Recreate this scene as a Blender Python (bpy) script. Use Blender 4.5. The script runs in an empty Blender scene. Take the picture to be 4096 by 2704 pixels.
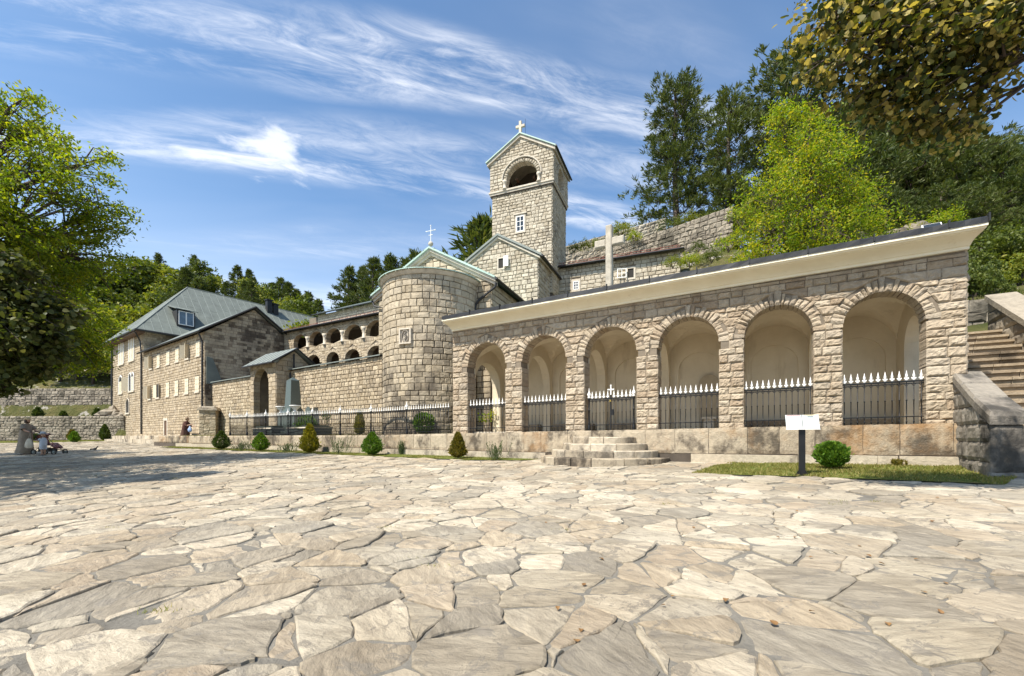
import bpy, math, random
import numpy as np
from mathutils import Vector, Matrix, noise as mnoise

# ------------------------------------------------------------------ camera, sky, sun, exposure
sc = bpy.context.scene
col = sc.collection
F, HZ, K = 1730.0, 1750.0, 4096 / 2375.0      # focal length and horizon row in photo pixels
CX = 2048.0
cam_d = bpy.data.cameras.new("camera")
cam_d.sensor_fit = 'HORIZONTAL'; cam_d.sensor_width = 36.0
cam_d.lens = 36.0 * F / 4096
cam_d.shift_y = (HZ - 1352) / 4096
cam_d.clip_start = 0.05; cam_d.clip_end = 3000
cam = bpy.data.objects.new("camera", cam_d); col.objects.link(cam)
cam.location = (0, 0, 0); cam.rotation_euler = (math.radians(90), 0, 0)
sc.camera = cam

SUN_EL = math.radians(55); SUN_AZ = math.atan2(-0.75, -0.66)     # azimuth measured from +Y towards +X
S = Vector((math.sin(SUN_AZ) * math.cos(SUN_EL), math.cos(SUN_AZ) * math.cos(SUN_EL), math.sin(SUN_EL)))
sun_d = bpy.data.lights.new("sun", 'SUN'); sun_d.energy = 5.0; sun_d.angle = math.radians(0.53)
sun_d.color = (1.0, 0.93, 0.82)
sun = bpy.data.objects.new("sun", sun_d); col.objects.link(sun)
sun.rotation_euler = (-S).to_track_quat('-Z', 'Y').to_euler()
sun.location = S * 60

world = bpy.data.worlds.new("World"); sc.world = world; world.use_nodes = True
wn = world.node_tree; wn.nodes.clear()
def wnode(t, **kw):
    n = wn.nodes.new(t)
    for k, v in kw.items(): setattr(n, k, v)
    return n
wl = wn.links.new
sky = wnode('ShaderNodeTexSky', sky_type='NISHITA', sun_disc=False, sun_elevation=SUN_EL,
            sun_rotation=SUN_AZ, air_density=1.0, dust_density=1.5, ozone_density=1.3, altitude=600)
tc = wnode('ShaderNodeTexCoord')
sep = wnode('ShaderNodeSeparateXYZ'); wl(tc.outputs['Generated'], sep.inputs[0])
def wm(op, a, b=None, c=None):
    n = wnode('ShaderNodeMath', operation=op)
    for i, x in enumerate((a, b, c)):
        if x is None: continue
        if isinstance(x, (int, float)): n.inputs[i].default_value = x
        else: wl(x, n.inputs[i])
    return n.outputs[0]
zc = wm('ADD', wm('MAXIMUM', sep.outputs['Z'], 0.0), 0.13)
cxy = wnode('ShaderNodeCombineXYZ')
wl(wm('DIVIDE', sep.outputs['X'], zc), cxy.inputs[0]); wl(wm('DIVIDE', sep.outputs['Y'], zc), cxy.inputs[1])
def wnoise(rot, scl, scale, detail, rough, dist, off=(0, 0, 0)):
    mp = wnode('ShaderNodeMapping', vector_type='TEXTURE'); mp.inputs['Rotation'].default_value = (0, 0, math.radians(rot))
    mp.inputs['Scale'].default_value = scl; mp.inputs['Location'].default_value = off
    wl(cxy.outputs[0], mp.inputs[0])
    n = wnode('ShaderNodeTexNoise'); n.inputs['Scale'].default_value = scale; n.inputs['Detail'].default_value = detail
    n.inputs['Roughness'].default_value = rough; n.inputs['Distortion'].default_value = dist
    wl(mp.outputs[0], n.inputs['Vector']); return n.outputs[0]
def wramp(x, lo, hi):
    n = wnode('ShaderNodeMapRange', interpolation_type='SMOOTHSTEP')
    n.inputs['From Min'].default_value = lo; n.inputs['From Max'].default_value = hi
    wl(x, n.inputs['Value']); return n.outputs[0]
broad = wnoise(14, (1.6, 0.7, 1), 1.0, 4, 0.55, 0.6, (1.7, 0.4, 0))
streak = wnoise(12, (1.9, 0.42, 1), 1.7, 9, 0.62, 0.9, (0.3, 2.2, 0))
fine = wnoise(22, (1.0, 0.34, 1), 4.5, 10, 0.70, 1.2)
sp2 = wnode('ShaderNodeSeparateXYZ'); wl(cxy.outputs[0], sp2.inputs[0])
def band(x0, y0, sl, w):          # a long drift of cirrus along a straight line of the cloud layer
    d_ = wm('ABSOLUTE', wm('SUBTRACT', sp2.outputs['Y'], wm('ADD', wm('MULTIPLY', wm('SUBTRACT', sp2.outputs['X'], x0), sl), y0)))
    wob = wm('ADD', d_, wm('MULTIPLY', wm('SUBTRACT', broad, 0.5), 0.35)); n_ = wramp(wob, w, 0.0); return n_
bands = wm('MAXIMUM', wm('MULTIPLY', band(-0.856, 0.845, 0.20, 0.105), 0.85), wm('MULTIPLY', band(-0.74, 1.22, 0.27, 0.085), 0.8))
puff = wnode('ShaderNodeVectorMath', operation='DISTANCE'); puff.inputs[1].default_value = (-0.66, 1.20, 0); wl(cxy.outputs[0], puff.inputs[0])
cum = wnoise(24, (1.0, 0.6, 1), 7.0, 8, 0.58, 0.35, (0.4, 0.1, 0))
puffm = wramp(wm('ADD', puff.outputs['Value'], wm('MULTIPLY', wm('SUBTRACT', cum, 0.5), 0.42)), 0.13, 0.0)
bands = wm('MAXIMUM', bands, wm('MULTIPLY', band(0.30, 1.28, 0.12, 0.10), 0.5))
bands = wm('MAXIMUM', bands, wm('MULTIPLY', band(-0.6, 2.25, 0.10, 0.30), 0.55))
cl = wm('MULTIPLY', wm('MAXIMUM', wm('MULTIPLY', wramp(broad, 0.46, 0.74), 0.45), bands), wramp(wm('ADD', wm('MULTIPLY', streak, 0.65), wm('MULTIPLY', fine, 0.35)), 0.41, 0.70))
veil = wm('MULTIPLY', wramp(broad, 0.3, 0.8), 0.12)
veil = wm('ADD', veil, wm('MULTIPLY', wramp(sep.outputs['Z'], 0.50, 0.0), 0.42))
cl = wm('MINIMUM', wm('ADD', wm('MAXIMUM', wm('MULTIPLY', cl, 0.95), wm('MULTIPLY', puffm, 0.62)), veil), 0.9)
hue = wnode('ShaderNodeMix', data_type='RGBA', blend_type='MULTIPLY')
hue.inputs[0].default_value = 1.0; hue.inputs[7].default_value = (0.78, 1.0, 1.10, 1)
wl(sky.outputs[0], hue.inputs[6])
mixc = wnode('ShaderNodeMix', data_type='RGBA')
mixc.inputs[7].default_value = (7.0, 7.0, 7.1, 1)
wl(cl, mixc.inputs[0]); wl(hue.outputs[2], mixc.inputs[6])
bg = wnode('ShaderNodeBackground'); bg.inputs['Strength'].default_value = 0.122
wl(mixc.outputs[2], bg.inputs[0])
wo = wnode('ShaderNodeOutputWorld'); wl(bg.outputs[0], wo.inputs[0])

vs = sc.view_settings
vs.view_transform = 'Standard'; vs.look = 'None'; vs.gamma = 1.0; vs.exposure = 0.76; vs.use_curve_mapping = False
sc.render.engine = 'CYCLES'
sc.cycles.use_denoising = True
sc.cycles.max_bounces = 8; sc.cycles.diffuse_bounces = 4; sc.cycles.transparent_max_bounces = 8
sc.cycles.sample_clamp_indirect = 6

# ------------------------------------------------------------------ helpers
R = random.Random(11)
def tag(o, label=None, cat=None, group=None, kind=None):
    if label: o['label'] = label
    if cat: o['category'] = cat
    if group: o['group'] = group
    if kind: o['kind'] = kind
    return o
def thing(name, label, cat, loc, group=None):
    o = bpy.data.objects.new(name, None); o.empty_display_size = 0.2; col.objects.link(o)
    o.location = loc
    return tag(o, label, cat, group)
def adopt(o, p):
    if p is not None:
        o.parent = p
        o.matrix_parent_inverse = Matrix.Translation(-Vector(p.location))
    return o
def mesh_of(name, V, Fc, mat=None, smooth=False):
    me = bpy.data.meshes.new(name); me.from_pydata([tuple(v) for v in V], [], Fc)
    if mat: me.materials.append(mat)
    if smooth: me.shade_smooth()
    return me
def obj(name, V, Fc, mat, parent=None, smooth=False):
    o = bpy.data.objects.new(name, mesh_of(name, V, Fc, mat, smooth)); col.objects.link(o)
    return adopt(o, parent)
def fast_mesh(name, V, Fa, mat, smooth=False):
    V = np.asarray(V, np.float32); Fa = np.asarray(Fa, np.int32)
    me = bpy.data.meshes.new(name); k = Fa.shape[1]
    me.vertices.add(len(V)); me.vertices.foreach_set('co', V.ravel())
    me.loops.add(Fa.size); me.loops.foreach_set('vertex_index', Fa.ravel())
    me.polygons.add(len(Fa)); me.polygons.foreach_set('loop_start', np.arange(0, Fa.size, k, dtype=np.int32))
    me.update(calc_edges=True)
    if mat: me.materials.append(mat)
    if smooth: me.shade_smooth()
    return me
def link_mesh(name, me, parent=None):
    o = bpy.data.objects.new(name, me); col.objects.link(o); return adopt(o, parent)
class MB:
    def __init__(s): s.V = []; s.F = []
    def add(s, V, Fc):
        b = len(s.V); s.V.extend(V); s.F.extend([tuple(i + b for i in f) for f in Fc]); return s
    def quad(s, a, b, c, d): return s.add([a, b, c, d], [(0, 1, 2, 3)])
    def build(s, name, mat, parent=None, smooth=False): return obj(name, s.V, s.F, mat, parent, smooth)
    def box(s, c, h, ax=None):
        ax = ax or (Vector((1, 0, 0)), Vector((0, 1, 0)), Vector((0, 0, 1)))
        c = Vector(c); P = []
        for dz in (-1, 1):
            for dx, dy in ((-1, -1), (1, -1), (1, 1), (-1, 1)):
                P.append(c + ax[0] * dx * h[0] + ax[1] * dy * h[1] + ax[2] * dz * h[2])
        return s.add(P, BOXF)
    def tube(s, pts, rad, n=6, cap=True):
        pts = [Vector(p) for p in pts]
        if isinstance(rad, (int, float)): rad = [rad] * len(pts)
        V = []; Fc = []; up = Vector((0, 0, 1)); a = None
        for i, p in enumerate(pts):
            t = (pts[min(i + 1, len(pts) - 1)] - pts[max(i - 1, 0)]).normalized()
            if a is None:
                a = t.cross(up if abs(t.z) < 0.95 else Vector((1, 0, 0))).normalized()
            else:
                a = (a - t * a.dot(t)).normalized()
            b = t.cross(a)
            for j in range(n):
                w = 2 * math.pi * j / n
                V.append(p + (a * math.cos(w) + b * math.sin(w)) * rad[i])
        for i in range(len(pts) - 1):
            for j in range(n):
                Fc.append((i * n + j, i * n + (j + 1) % n, (i + 1) * n + (j + 1) % n, (i + 1) * n + j))
        if cap:
            Fc.append(tuple(range(n - 1, -1, -1))); Fc.append(tuple((len(pts) - 1) * n + j for j in range(n)))
        return s.add(V, Fc)
    def lathe(s, c, prof, n=12, sx=1.0, sy=1.0):
        c = Vector(c); V = []; Fc = []
        for r, z in prof:
            for j in range(n):
                w = 2 * math.pi * j / n
                V.append(c + Vector((r * math.cos(w) * sx, r * math.sin(w) * sy, z)))
        for i in range(len(prof) - 1):
            for j in range(n):
                Fc.append((i * n + j, i * n + (j + 1) % n, (i + 1) * n + (j + 1) % n, (i + 1) * n + j))
        Fc.append(tuple(range(n - 1, -1, -1))); Fc.append(tuple((len(prof) - 1) * n + j for j in range(n)))
        return s.add(V, Fc)
BOXF = [(3, 2, 1, 0), (4, 5, 6, 7), (0, 1, 5, 4), (1, 2, 6, 5), (2, 3, 7, 6), (3, 0, 4, 7)]

class PL:
    """A vertical wall plane: u runs to the right as seen from outside, v is height, d stands out of the wall."""
    def __init__(s, o, du):
        l = math.hypot(*du); s.o = (o[0], o[1]); s.du = (du[0] / l, du[1] / l); s.n = (s.du[1], -s.du[0])
    def __call__(s, u, v, d=0.0):
        return Vector((s.o[0] + s.du[0] * u + s.n[0] * d, s.o[1] + s.du[1] * u + s.n[1] * d, v))
    def u_at(s, px, d=0.0):                      # px: photo column (4096 wide)
        k = (px - CX) / F; ox = s.o[0] + s.n[0] * d; oy = s.o[1] + s.n[1] * d
        return (k * oy - ox) / (s.du[0] - k * s.du[1])
    def z_at(s, px, py, d=0.0):
        u = s.u_at(px, d); return s(u, 0, d).y * (HZ - py) / F
    def ax(s): return (Vector((s.du[0], s.du[1], 0)), Vector((s.n[0], s.n[1], 0)), Vector((0, 0, 1)))
    def box(s, mb, u0, u1, v0, v1, d0, d1):
        P = [s(u0, v0, d1), s(u1, v0, d1), s(u1, v0, d0), s(u0, v0, d0), s(u0, v1, d1), s(u1, v1, d1), s(u1, v1, d0), s(u0, v1, d0)]
        return mb.add(P, BOXF)
def at(px, py, Y): return Vector(((px - CX) / F * Y, Y, (HZ - py) / F * Y))

def arched_wall(pl, u0, u1, zb, zt, arches, d0, d1, seg=14, brk=()):
    """Wall with arched openings (uc, half width, z bottom, z spring, rise); zt may be a function of u."""
    mb = MB(); top = zt if callable(zt) else (lambda u: zt)
    def rect(a, b, lo):
        xs = [a] + sorted(x for x in brk if a < x < b) + [b]
        for p, q in zip(xs, xs[1:]):
            mb.quad(pl(p, lo, d1), pl(q, lo, d1), pl(q, top(q), d1), pl(p, top(p), d1))
            mb.quad(pl(q, lo, d0), pl(p, lo, d0), pl(p, top(p), d0), pl(q, top(q), d0))
            mb.quad(pl(p, top(p), d1), pl(q, top(q), d1), pl(q, top(q), d0), pl(p, top(p), d0))
    cur = u0
    for uc, hw, b, spr, rise in sorted(arches):
        rect(cur, uc - hw, zb)
        A = [(uc - hw * math.cos(math.pi * i / seg), spr + rise * math.sin(math.pi * i / seg)) for i in range(seg + 1)]
        if b > zb + 1e-4:
            mb.quad(pl(uc - hw, zb, d1), pl(uc + hw, zb, d1), pl(uc + hw, b, d1), pl(uc - hw, b, d1))
            mb.quad(pl(uc + hw, zb, d0), pl(uc - hw, zb, d0), pl(uc - hw, b, d0), pl(uc + hw, b, d0))
            mb.quad(pl(uc - hw, b, d1), pl(uc + hw, b, d1), pl(uc + hw, b, d0), pl(uc - hw, b, d0))
        for (a0, z0), (a1, z1) in zip(A, A[1:]):
            mb.quad(pl(a0, z0, d1), pl(a1, z1, d1), pl(a1, top(a1), d1), pl(a0, top(a0), d1))
            mb.quad(pl(a1, z1, d0), pl(a0, z0, d0), pl(a0, top(a0), d0), pl(a1, top(a1), d0))
            mb.quad(pl(a0, z0, d0), pl(a1, z1, d0), pl(a1, z1, d1), pl(a0, z0, d1))
            mb.quad(pl(a0, top(a0), d1), pl(a1, top(a1), d1), pl(a1, top(a1), d0), pl(a0, top(a0), d0))
        mb.quad(pl(uc - hw, b, d0), pl(uc - hw, spr, d0), pl(uc - hw, spr, d1), pl(uc - hw, b, d1))
        mb.quad(pl(uc + hw, b, d1), pl(uc + hw, spr, d1), pl(uc + hw, spr, d0), pl(uc + hw, b, d0))
        cur = uc + hw
    rect(cur, u1, zb)
    for u, s_ in ((u0, 1), (u1, -1)):
        q = [pl(u, zb, d0), pl(u, zb, d1), pl(u, top(u), d1), pl(u, top(u), d0)]
        mb.quad(*(q if s_ > 0 else q[::-1]))
    return mb

# ------------------------------------------------------------------ masonry: every stone its own block
def stone_geo(pts, d, back, inset, rough, sub, rg, jit=0.0):
    n0 = len(pts); cu = sum(p[0] for p in pts) / n0; cv = sum(p[1] for p in pts) / n0
    out = []
    for i in range(n0):
        a, b = pts[i], pts[(i + 1) % n0]
        for k in range(sub):
            t = k / sub
            out.append((a[0] + (b[0] - a[0]) * t + rg.uniform(-jit, jit), a[1] + (b[1] - a[1]) * t + rg.uniform(-jit, jit)))
    n = len(out)
    size = max(0.02, min(max(p[0] for p in pts) - min(p[0] for p in pts), max(p[1] for p in pts) - min(p[1] for p in pts)))
    ins = min(inset / (size * 0.5), 0.6)
    V = [(u, v, -back) for u, v in out]
    V += [(u, v, d * 0.45) for u, v in out]
    V += [(u + (cu - u) * ins, v + (cv - v) * ins, d + rg.uniform(-rough, rough)) for u, v in out]
    rings = 3
    if rough > 0.012:
        V += [(u + (cu - u) * 0.5 + rg.uniform(-jit, jit), v + (cv - v) * 0.5, d + rough * 0.6 + rg.uniform(-rough, rough)) for u, v in out]; rings = 4
    V.append((cu, cv, d + rough * rg.uniform(0, 1.2)))
    Fc = []
    for r in range(rings - 1):
        for i in range(n):
            j = (i + 1) % n
            Fc.append((r * n + i, r * n + j, (r + 1) * n + j, (r + 1) * n + i))
    c = rings * n
    for i in range(n): Fc.append(((rings - 1) * n + i, (rings - 1) * n + (i + 1) % n, c))
    return V, Fc

def rock_geo(pts, d, back, rg, nx, ny, freq, amp, edge=0.04):
    """rock-faced block: a gridded front broken up by fractal noise, falling back to its joints"""
    (a0, a1), (b0, b1), (c0, c1), (e0, e1) = pts; sx, sy, sz = rg.uniform(0, 90), rg.uniform(0, 90), rg.uniform(0, 90)
    w = max(abs(b0 - a0), abs(c0 - e0)); h = max(abs(e1 - a1), abs(c1 - b1)); tx, ty = rg.uniform(-.5, .5) * amp, rg.uniform(-.5, .5) * amp
    V = []
    for j in range(ny + 1):
        t = j / ny
        for i in range(nx + 1):
            s_ = i / nx
            u = (a0 * (1 - s_) + b0 * s_) * (1 - t) + (e0 * (1 - s_) + c0 * s_) * t; v = (a1 * (1 - s_) + b1 * s_) * (1 - t) + (e1 * (1 - s_) + c1 * s_) * t
            k = min(1.0, min(s_, 1 - s_) * w / edge, min(t, 1 - t) * h / edge)
            q = (u * freq + sx, v * freq + sy, sz)
            n = mnoise.noise(q) + .55 * mnoise.noise((q[0] * 2.3, q[1] * 2.3, q[2])) + .35 * mnoise.noise((q[0] * 5, q[1] * 5, q[2]))
            jj = 0.004 if 0 < i < nx and 0 < j < ny else 0.005
            V.append((u + rg.uniform(-jj, jj), v + rg.uniform(-jj, jj), d * .25 + (d * .75 + amp * (n * .9 + .35) + tx * (s_ - .5) * 2 + ty * (t - .5) * 2) * k))
    m = nx + 1
    Fc = [(j * m + i, j * m + i + 1, (j + 1) * m + i + 1, (j + 1) * m + i) for j in range(ny) for i in range(nx)]
    bd = list(range(m)) + [j * m + nx for j in range(1, ny + 1)] + [ny * m + i for i in range(nx - 1, -1, -1)] + [j * m for j in range(ny - 1, 0, -1)]
    b0_ = len(V); V += [(V[i][0], V[i][1], -back) for i in bd]; n = len(bd)
    Fc += [(bd[(i + 1) % n], bd[i], b0_ + i, b0_ + (i + 1) % n) for i in range(n)]
    V.append(((a0 + c0) / 2, (a1 + c1) / 2, d))
    return V, Fc
class Masonry:
    def __init__(s, seed): s.items = []; s.rg = random.Random(seed)
    def put(s, fmap, pts, d=0.03, back=0.01, inset=0.012, rough=0.006, sub=2, jit=0.004, grid=None):
        a = abs(sum(pts[i][0] * pts[(i + 1) % len(pts)][1] - pts[(i + 1) % len(pts)][0] * pts[i][1] for i in range(len(pts)))) / 2
        if a < 0.0015: return
        V, Fc = rock_geo(pts, d, back, s.rg, *grid) if grid and len(pts) == 4 else stone_geo(pts, d, back, inset, rough, sub, s.rg, jit)
        W = [fmap(*v) for v in V]
        c = W[-1]
        s.items.append((a / max(1.0, c.y * c.y + c.x * c.x), W, Fc))
    def rows(s, fmap, v0, v1, ch, cw, uL, uR, openings=(), ring=0.0, snaps=(), joint=0.012, d=0.03, dvar=0.008, back=0.01, deep=None, **kw):
        rg = s.rg
        fL = uL if callable(uL) else (lambda v: uL); fR = uR if callable(uR) else (lambda v: uR)
        br = [v0] + sorted(x for x in snaps if v0 + 0.05 < x < v1 - 0.05) + [v1]
        ys = [v0]
        for a, b in zip(br, br[1:]):
            n = max(1, round((b - a) / ch)); w = [rg.uniform(0.75, 1.25) for _ in range(n)]; t = sum(w); y = a
            for k in range(n): y += (b - a) * w[k] / t; ys.append(y)
        def excl(o, v, lo, hi):
            uc, hw, b, spr, rise = o
            if rise <= 0:
                ov = min(hi, spr) - max(lo, b); return hw if ov > 0.45 * (hi - lo) else 0
            if v < b - 1e-6: return 0
            if v <= spr + 1e-6 and hi <= spr + 1e-4: return hw
            rr = hw + ring; rz = rise + ring
            if v >= spr + rz: return 0
            return rr * math.sqrt(max(0, 1 - (max(0, v - spr) / rz) ** 2))
        for lo, hi in zip(ys, ys[1:]):
            L = (fL(lo), fL(hi)); Rr = (fR(lo), fR(hi)); segs = []; lt = False
            for o in sorted(openings):
                a, b = excl(o, lo, lo, hi), excl(o, hi, lo, hi)
                if a <= 0 and b <= 0: continue
                segs.append((L, (o[0] - a, o[0] - b), lt, True)); L = (o[0] + a, o[0] + b); lt = True
            segs.append((L, Rr, lt, False))
            for (a0, a1), (b0, b1), tl, tr in segs:
                lo_u, hi_u = max(a0, a1), min(b0, b1)
                if max(b0 - a0, b1 - a1) < 0.04: continue
                cuts = []
                if hi_u - lo_u > 1.25 * cw:
                    n = max(1, round((hi_u - lo_u) / cw)); w = [rg.uniform(0.55, 1.45) for _ in range(n)]; t = sum(w); x = lo_u
                    for k in range(n - 1): x += (hi_u - lo_u) * w[k] / t; cuts.append(x)
                E = [(a0, a1)] + [(c, c) for c in cuts] + [(b0, b1)]
                for k, ((p0, p1), (q0, q1)) in enumerate(zip(E, E[1:])):
                    j = joint / 2 * rg.uniform(0.6, 1.5)
                    pts = [(p0 + j, lo + j), (q0 - j, lo + j), (q1 - j, hi - j), (p1 + j, hi - j)]
                    if q0 - p0 < 2.5 * j: pts = pts[1:3] + [((p1 + j), hi - j)] if q1 - p1 > 2.5 * j else None
                    elif q1 - p1 < 2.5 * j: pts = [pts[0], pts[1], (p1, hi - j)]
                    if not pts: continue
                    bk = back
                    if deep and ((k == 0 and tl) or (k == len(E) - 2 and tr)): bk = deep
                    s.put(fmap, pts, d=d + rg.uniform(-dvar, dvar), back=bk, **kw)
    def ring(s, fmap, uc, spr, r0, r1, n, rise=None, d=0.04, dvar=0.01, back=0.01, joint=0.012, wild=False, **kw):
        rg = s.rg; e = 1.0 if rise is None else rise / r0
        ang = [math.pi * i / n for i in range(n + 1)]
        for i in range(1, n): ang[i] += rg.uniform(-0.2, 0.2) * math.pi / n
        for a, b in zip(ang, ang[1:]):
            g = joint / 2 / r0; a += g; b -= g; ro = r1 * (rg.uniform(0.88, 1.12) if wild else rg.uniform(0.95, 1.04))
            P = lambda r, t: (uc - r * math.cos(t), spr + r * e * math.sin(t))
            s.put(fmap, [P(ro, b), P(ro, a), P(r0, a), P(r0, b)], d=d + rg.uniform(-dvar, dvar), back=back, **kw)
    def finish(s, parent, mat, nmax=280, name='stone', rest='stonework'):
        s.items.sort(key=lambda t: -t[0])
        for _, V, Fc in s.items[:nmax]: obj(name, V, Fc, mat, parent)
        if len(s.items) > nmax:
            mb = MB()
            for _, V, Fc in s.items[nmax:]: mb.add(V, Fc)
            tag(mb.build(rest, mat, parent), kind='stuff')

# ------------------------------------------------------------------ materials
class Mat:
    def __init__(s, name, rough=0.8, metal=0.0, spec=0.5):
        s.m = bpy.data.materials.new(name); s.m.use_nodes = True; s.t = s.m.node_tree
        s.p = s.t.nodes['Principled BSDF']; s.p.inputs['Roughness'].default_value = rough
        s.p.inputs['Metallic'].default_value = metal; s.p.inputs['Specular IOR Level'].default_value = spec
        s.g = None
    def n(s, t, **kw):
        x = s.t.nodes.new(t)
        for k, v in kw.items(): setattr(x, k, v)
        return x
    def l(s, a, b): s.t.links.new(a, b)
    def geo(s):
        if not s.g: s.g = s.n('ShaderNodeNewGeometry')
        return s.g
    def math(s, op, a, b=0.0):
        x = s.n('ShaderNodeMath', operation=op)
        for i, q in enumerate((a, b)):
            if isinstance(q, (int, float)): x.inputs[i].default_value = q
            else: s.l(q, x.inputs[i])
        return x.outputs[0]
    def rand(s):
        oi = s.n('ShaderNodeObjectInfo')
        return s.math('FRACT', s.math('ADD', s.geo().outputs['Random Per Island'], s.math('MULTIPLY', oi.outputs['Random'], 7.31)))
    def noise(s, scale, detail=4, rough=0.55, stretch=None, dist=0.0, src=None):
        v = src or s.geo().outputs['Position']
        if stretch:
            mp = s.n('ShaderNodeMapping'); mp.inputs['Scale'].default_value = stretch; s.l(v, mp.inputs[0]); v = mp.outputs[0]
        x = s.n('ShaderNodeTexNoise'); x.inputs['Scale'].default_value = scale; x.inputs['Detail'].default_value = detail
        x.inputs['Roughness'].default_value = rough; x.inputs['Distortion'].default_value = dist
        s.l(v, x.inputs['Vector']); return x.outputs[0]
    def mr(s, x, lo, hi, a=0.0, b=1.0, smooth=True):
        n = s.n('ShaderNodeMapRange', interpolation_type='SMOOTHSTEP' if smooth else 'LINEAR')
        for k, v in (('From Min', lo), ('From Max', hi), ('To Min', a), ('To Max', b)): n.inputs[k].default_value = v
        s.l(x, n.inputs['Value']); return n.outputs[0]
    def ramp(s, x, cols):
        n = s.n('ShaderNodeValToRGB'); e = n.color_ramp.elements
        while len(e) < len(cols): e.new(0.5)
        for i, c in enumerate(cols):
            pos, c = (c if isinstance(c[0], (int, float)) and len(c) == 2 else (i / max(1, len(cols) - 1), c))
            e[i].position = pos; e[i].color = (*c, 1)
        s.l(x, n.inputs[0]); return n.outputs[0]
    def mix(s, f, a, b, mode='MIX'):
        n = s.n('ShaderNodeMix', data_type='RGBA', blend_type=mode)
        for i, q in ((0, f), (6, a), (7, b)):
            if isinstance(q, (int, float)): n.inputs[i].default_value = q
            elif isinstance(q, tuple): n.inputs[i].default_value = (*q, 1)
            else: s.l(q, n.inputs[i])
        return n.outputs[2]
    def col(s, c):
        if isinstance(c, tuple): s.p.inputs['Base Color'].default_value = (*c, 1)
        else: s.l(c, s.p.inputs['Base Color'])
    def bump(s, h, strength=0.5, dist=0.02):
        b = s.n('ShaderNodeBump'); b.inputs['Strength'].default_value = strength; b.inputs['Distance'].default_value = dist
        s.l(h, b.inputs['Height']); s.l(b.outputs[0], s.p.inputs['Normal'])

def stone_mat(name, cols, dark, stain=(0.6, 0.75), sscale=0.5, bump=0.6, bscale=14, amount=0.85, per=0.25, extra=None, zlow=None):
    M = Mat(name, 0.88, 0, 0.25); r = M.rand()
    c = M.ramp(r, cols)
    c = M.mix(1.0, c, M.ramp(M.noise(9, 5, 0.65), [(0.25, (0.72, 0.72, 0.72)), (0.75, (1.16, 1.15, 1.13))]), 'MULTIPLY')
    n = M.math('ADD', M.noise(sscale, 6, 0.66, (1, 1, 0.7)), M.math('MULTIPLY', M.math('SUBTRACT', r, 0.5), per))
    if zlow:
        sp = M.n('ShaderNodeSeparateXYZ'); M.l(M.geo().outputs['Position'], sp.inputs[0])
        n = M.math('ADD', n, M.mr(sp.outputs['Z'], zlow[0], zlow[1], zlow[2], 0.0))
    c = M.mix(M.math('MULTIPLY', M.mr(n, stain[0], stain[1]), amount), c, dark)
    c = M.mix(M.mr(M.noise(1.3, 5, 0.6, (1, 1, 0.10)), 0.52, 0.74, 0, 0.45), c, M.mix(1.0, c, (0.42, 0.39, 0.36), 'MULTIPLY'))
    if extra:
        c = M.mix(M.mr(M.noise(extra[2], 5, 0.7), extra[1][0], extra[1][1], 0, extra[3]), c, extra[0])
    M.col(M.mix(1.0, c, (0.84, 0.81, 0.755), 'MULTIPLY'))
    M.bump(M.noise(bscale, 8, 0.7), bump, 0.03)
    return M.m
def plain(name, c, rough=0.6, metal=0.0, var=0.12, vs_=6.0, bump=0.0, bs=20, spec=0.4):
    M = Mat(name, rough, metal, spec)
    lo = tuple(x * (1 - var) for x in c); hi = tuple(min(1, x * (1 + var)) for x in c)
    M.col(M.ramp(M.noise(vs_, 6, 0.65), [(0.3, lo), (0.7, hi)]))
    if bump: M.bump(M.noise(bs, 6, 0.65), bump, 0.02)
    return M.m
def leaf_mat(name, cols, trans=0.4, tcol=None, rough=0.55):
    M = Mat(name, rough, 0, 0.3); r = M.rand()
    c = M.ramp(M.mr(M.math('ADD', M.math('MULTIPLY', r, 0.62), M.math('MULTIPLY', M.noise(0.55, 3), 0.38)), 0.1, 0.9, smooth=False), cols)
    M.col(c)
    tb = M.n('ShaderNodeBsdfTranslucent'); M.l(M.mix(1.0, c, tcol or (1.5, 1.5, 0.7), 'MULTIPLY'), tb.inputs['Color'])
    ms = M.n('ShaderNodeMixShader'); ms.inputs[0].default_value = trans
    M.l(M.p.outputs[0], ms.inputs[1]); M.l(tb.outputs[0], ms.inputs[2])
    M.l(ms.outputs[0], M.t.nodes['Material Output'].inputs[0])
    return M.m

m_mortar = plain('mortar', (0.19, 0.155, 0.115), 0.95, var=0.2, vs_=3, bump=0.4, bs=40)
m_mortar_dk = plain('old_mortar', (0.085, 0.068, 0.052), 0.95, var=0.25, vs_=2, bump=0.4, bs=40)
m_rock = stone_mat('rockfaced_limestone', [(0.46, 0.385, 0.295), (0.54, 0.465, 0.37), (0.40, 0.32, 0.24), (0.56, 0.49, 0.40), (0.44, 0.38, 0.31)], (0.18, 0.15, 0.12), (0.58, 0.80), 1.0, 1.0, 22, 0.6, 0.18)
m_ash = stone_mat('cut_limestone', [(0.48, 0.40, 0.29), (0.60, 0.52, 0.40), (0.38, 0.31, 0.22), (0.54, 0.46, 0.35), (0.44, 0.38, 0.30)], (0.15, 0.12, 0.09), (0.52, 0.82), 0.45, 0.6, 14, 0.75, 0.14)
m_apse = stone_mat('weathered_limestone', [(0.52, 0.45, 0.34), (0.62, 0.55, 0.44), (0.42, 0.36, 0.27), (0.57, 0.50, 0.39), (0.48, 0.43, 0.35)], (0.10, 0.085, 0.07), (0.50, 0.80), 0.6, 0.7, 14, 0.9, 0.10, zlow=(0.2, 5.4, 0.20))
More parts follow.
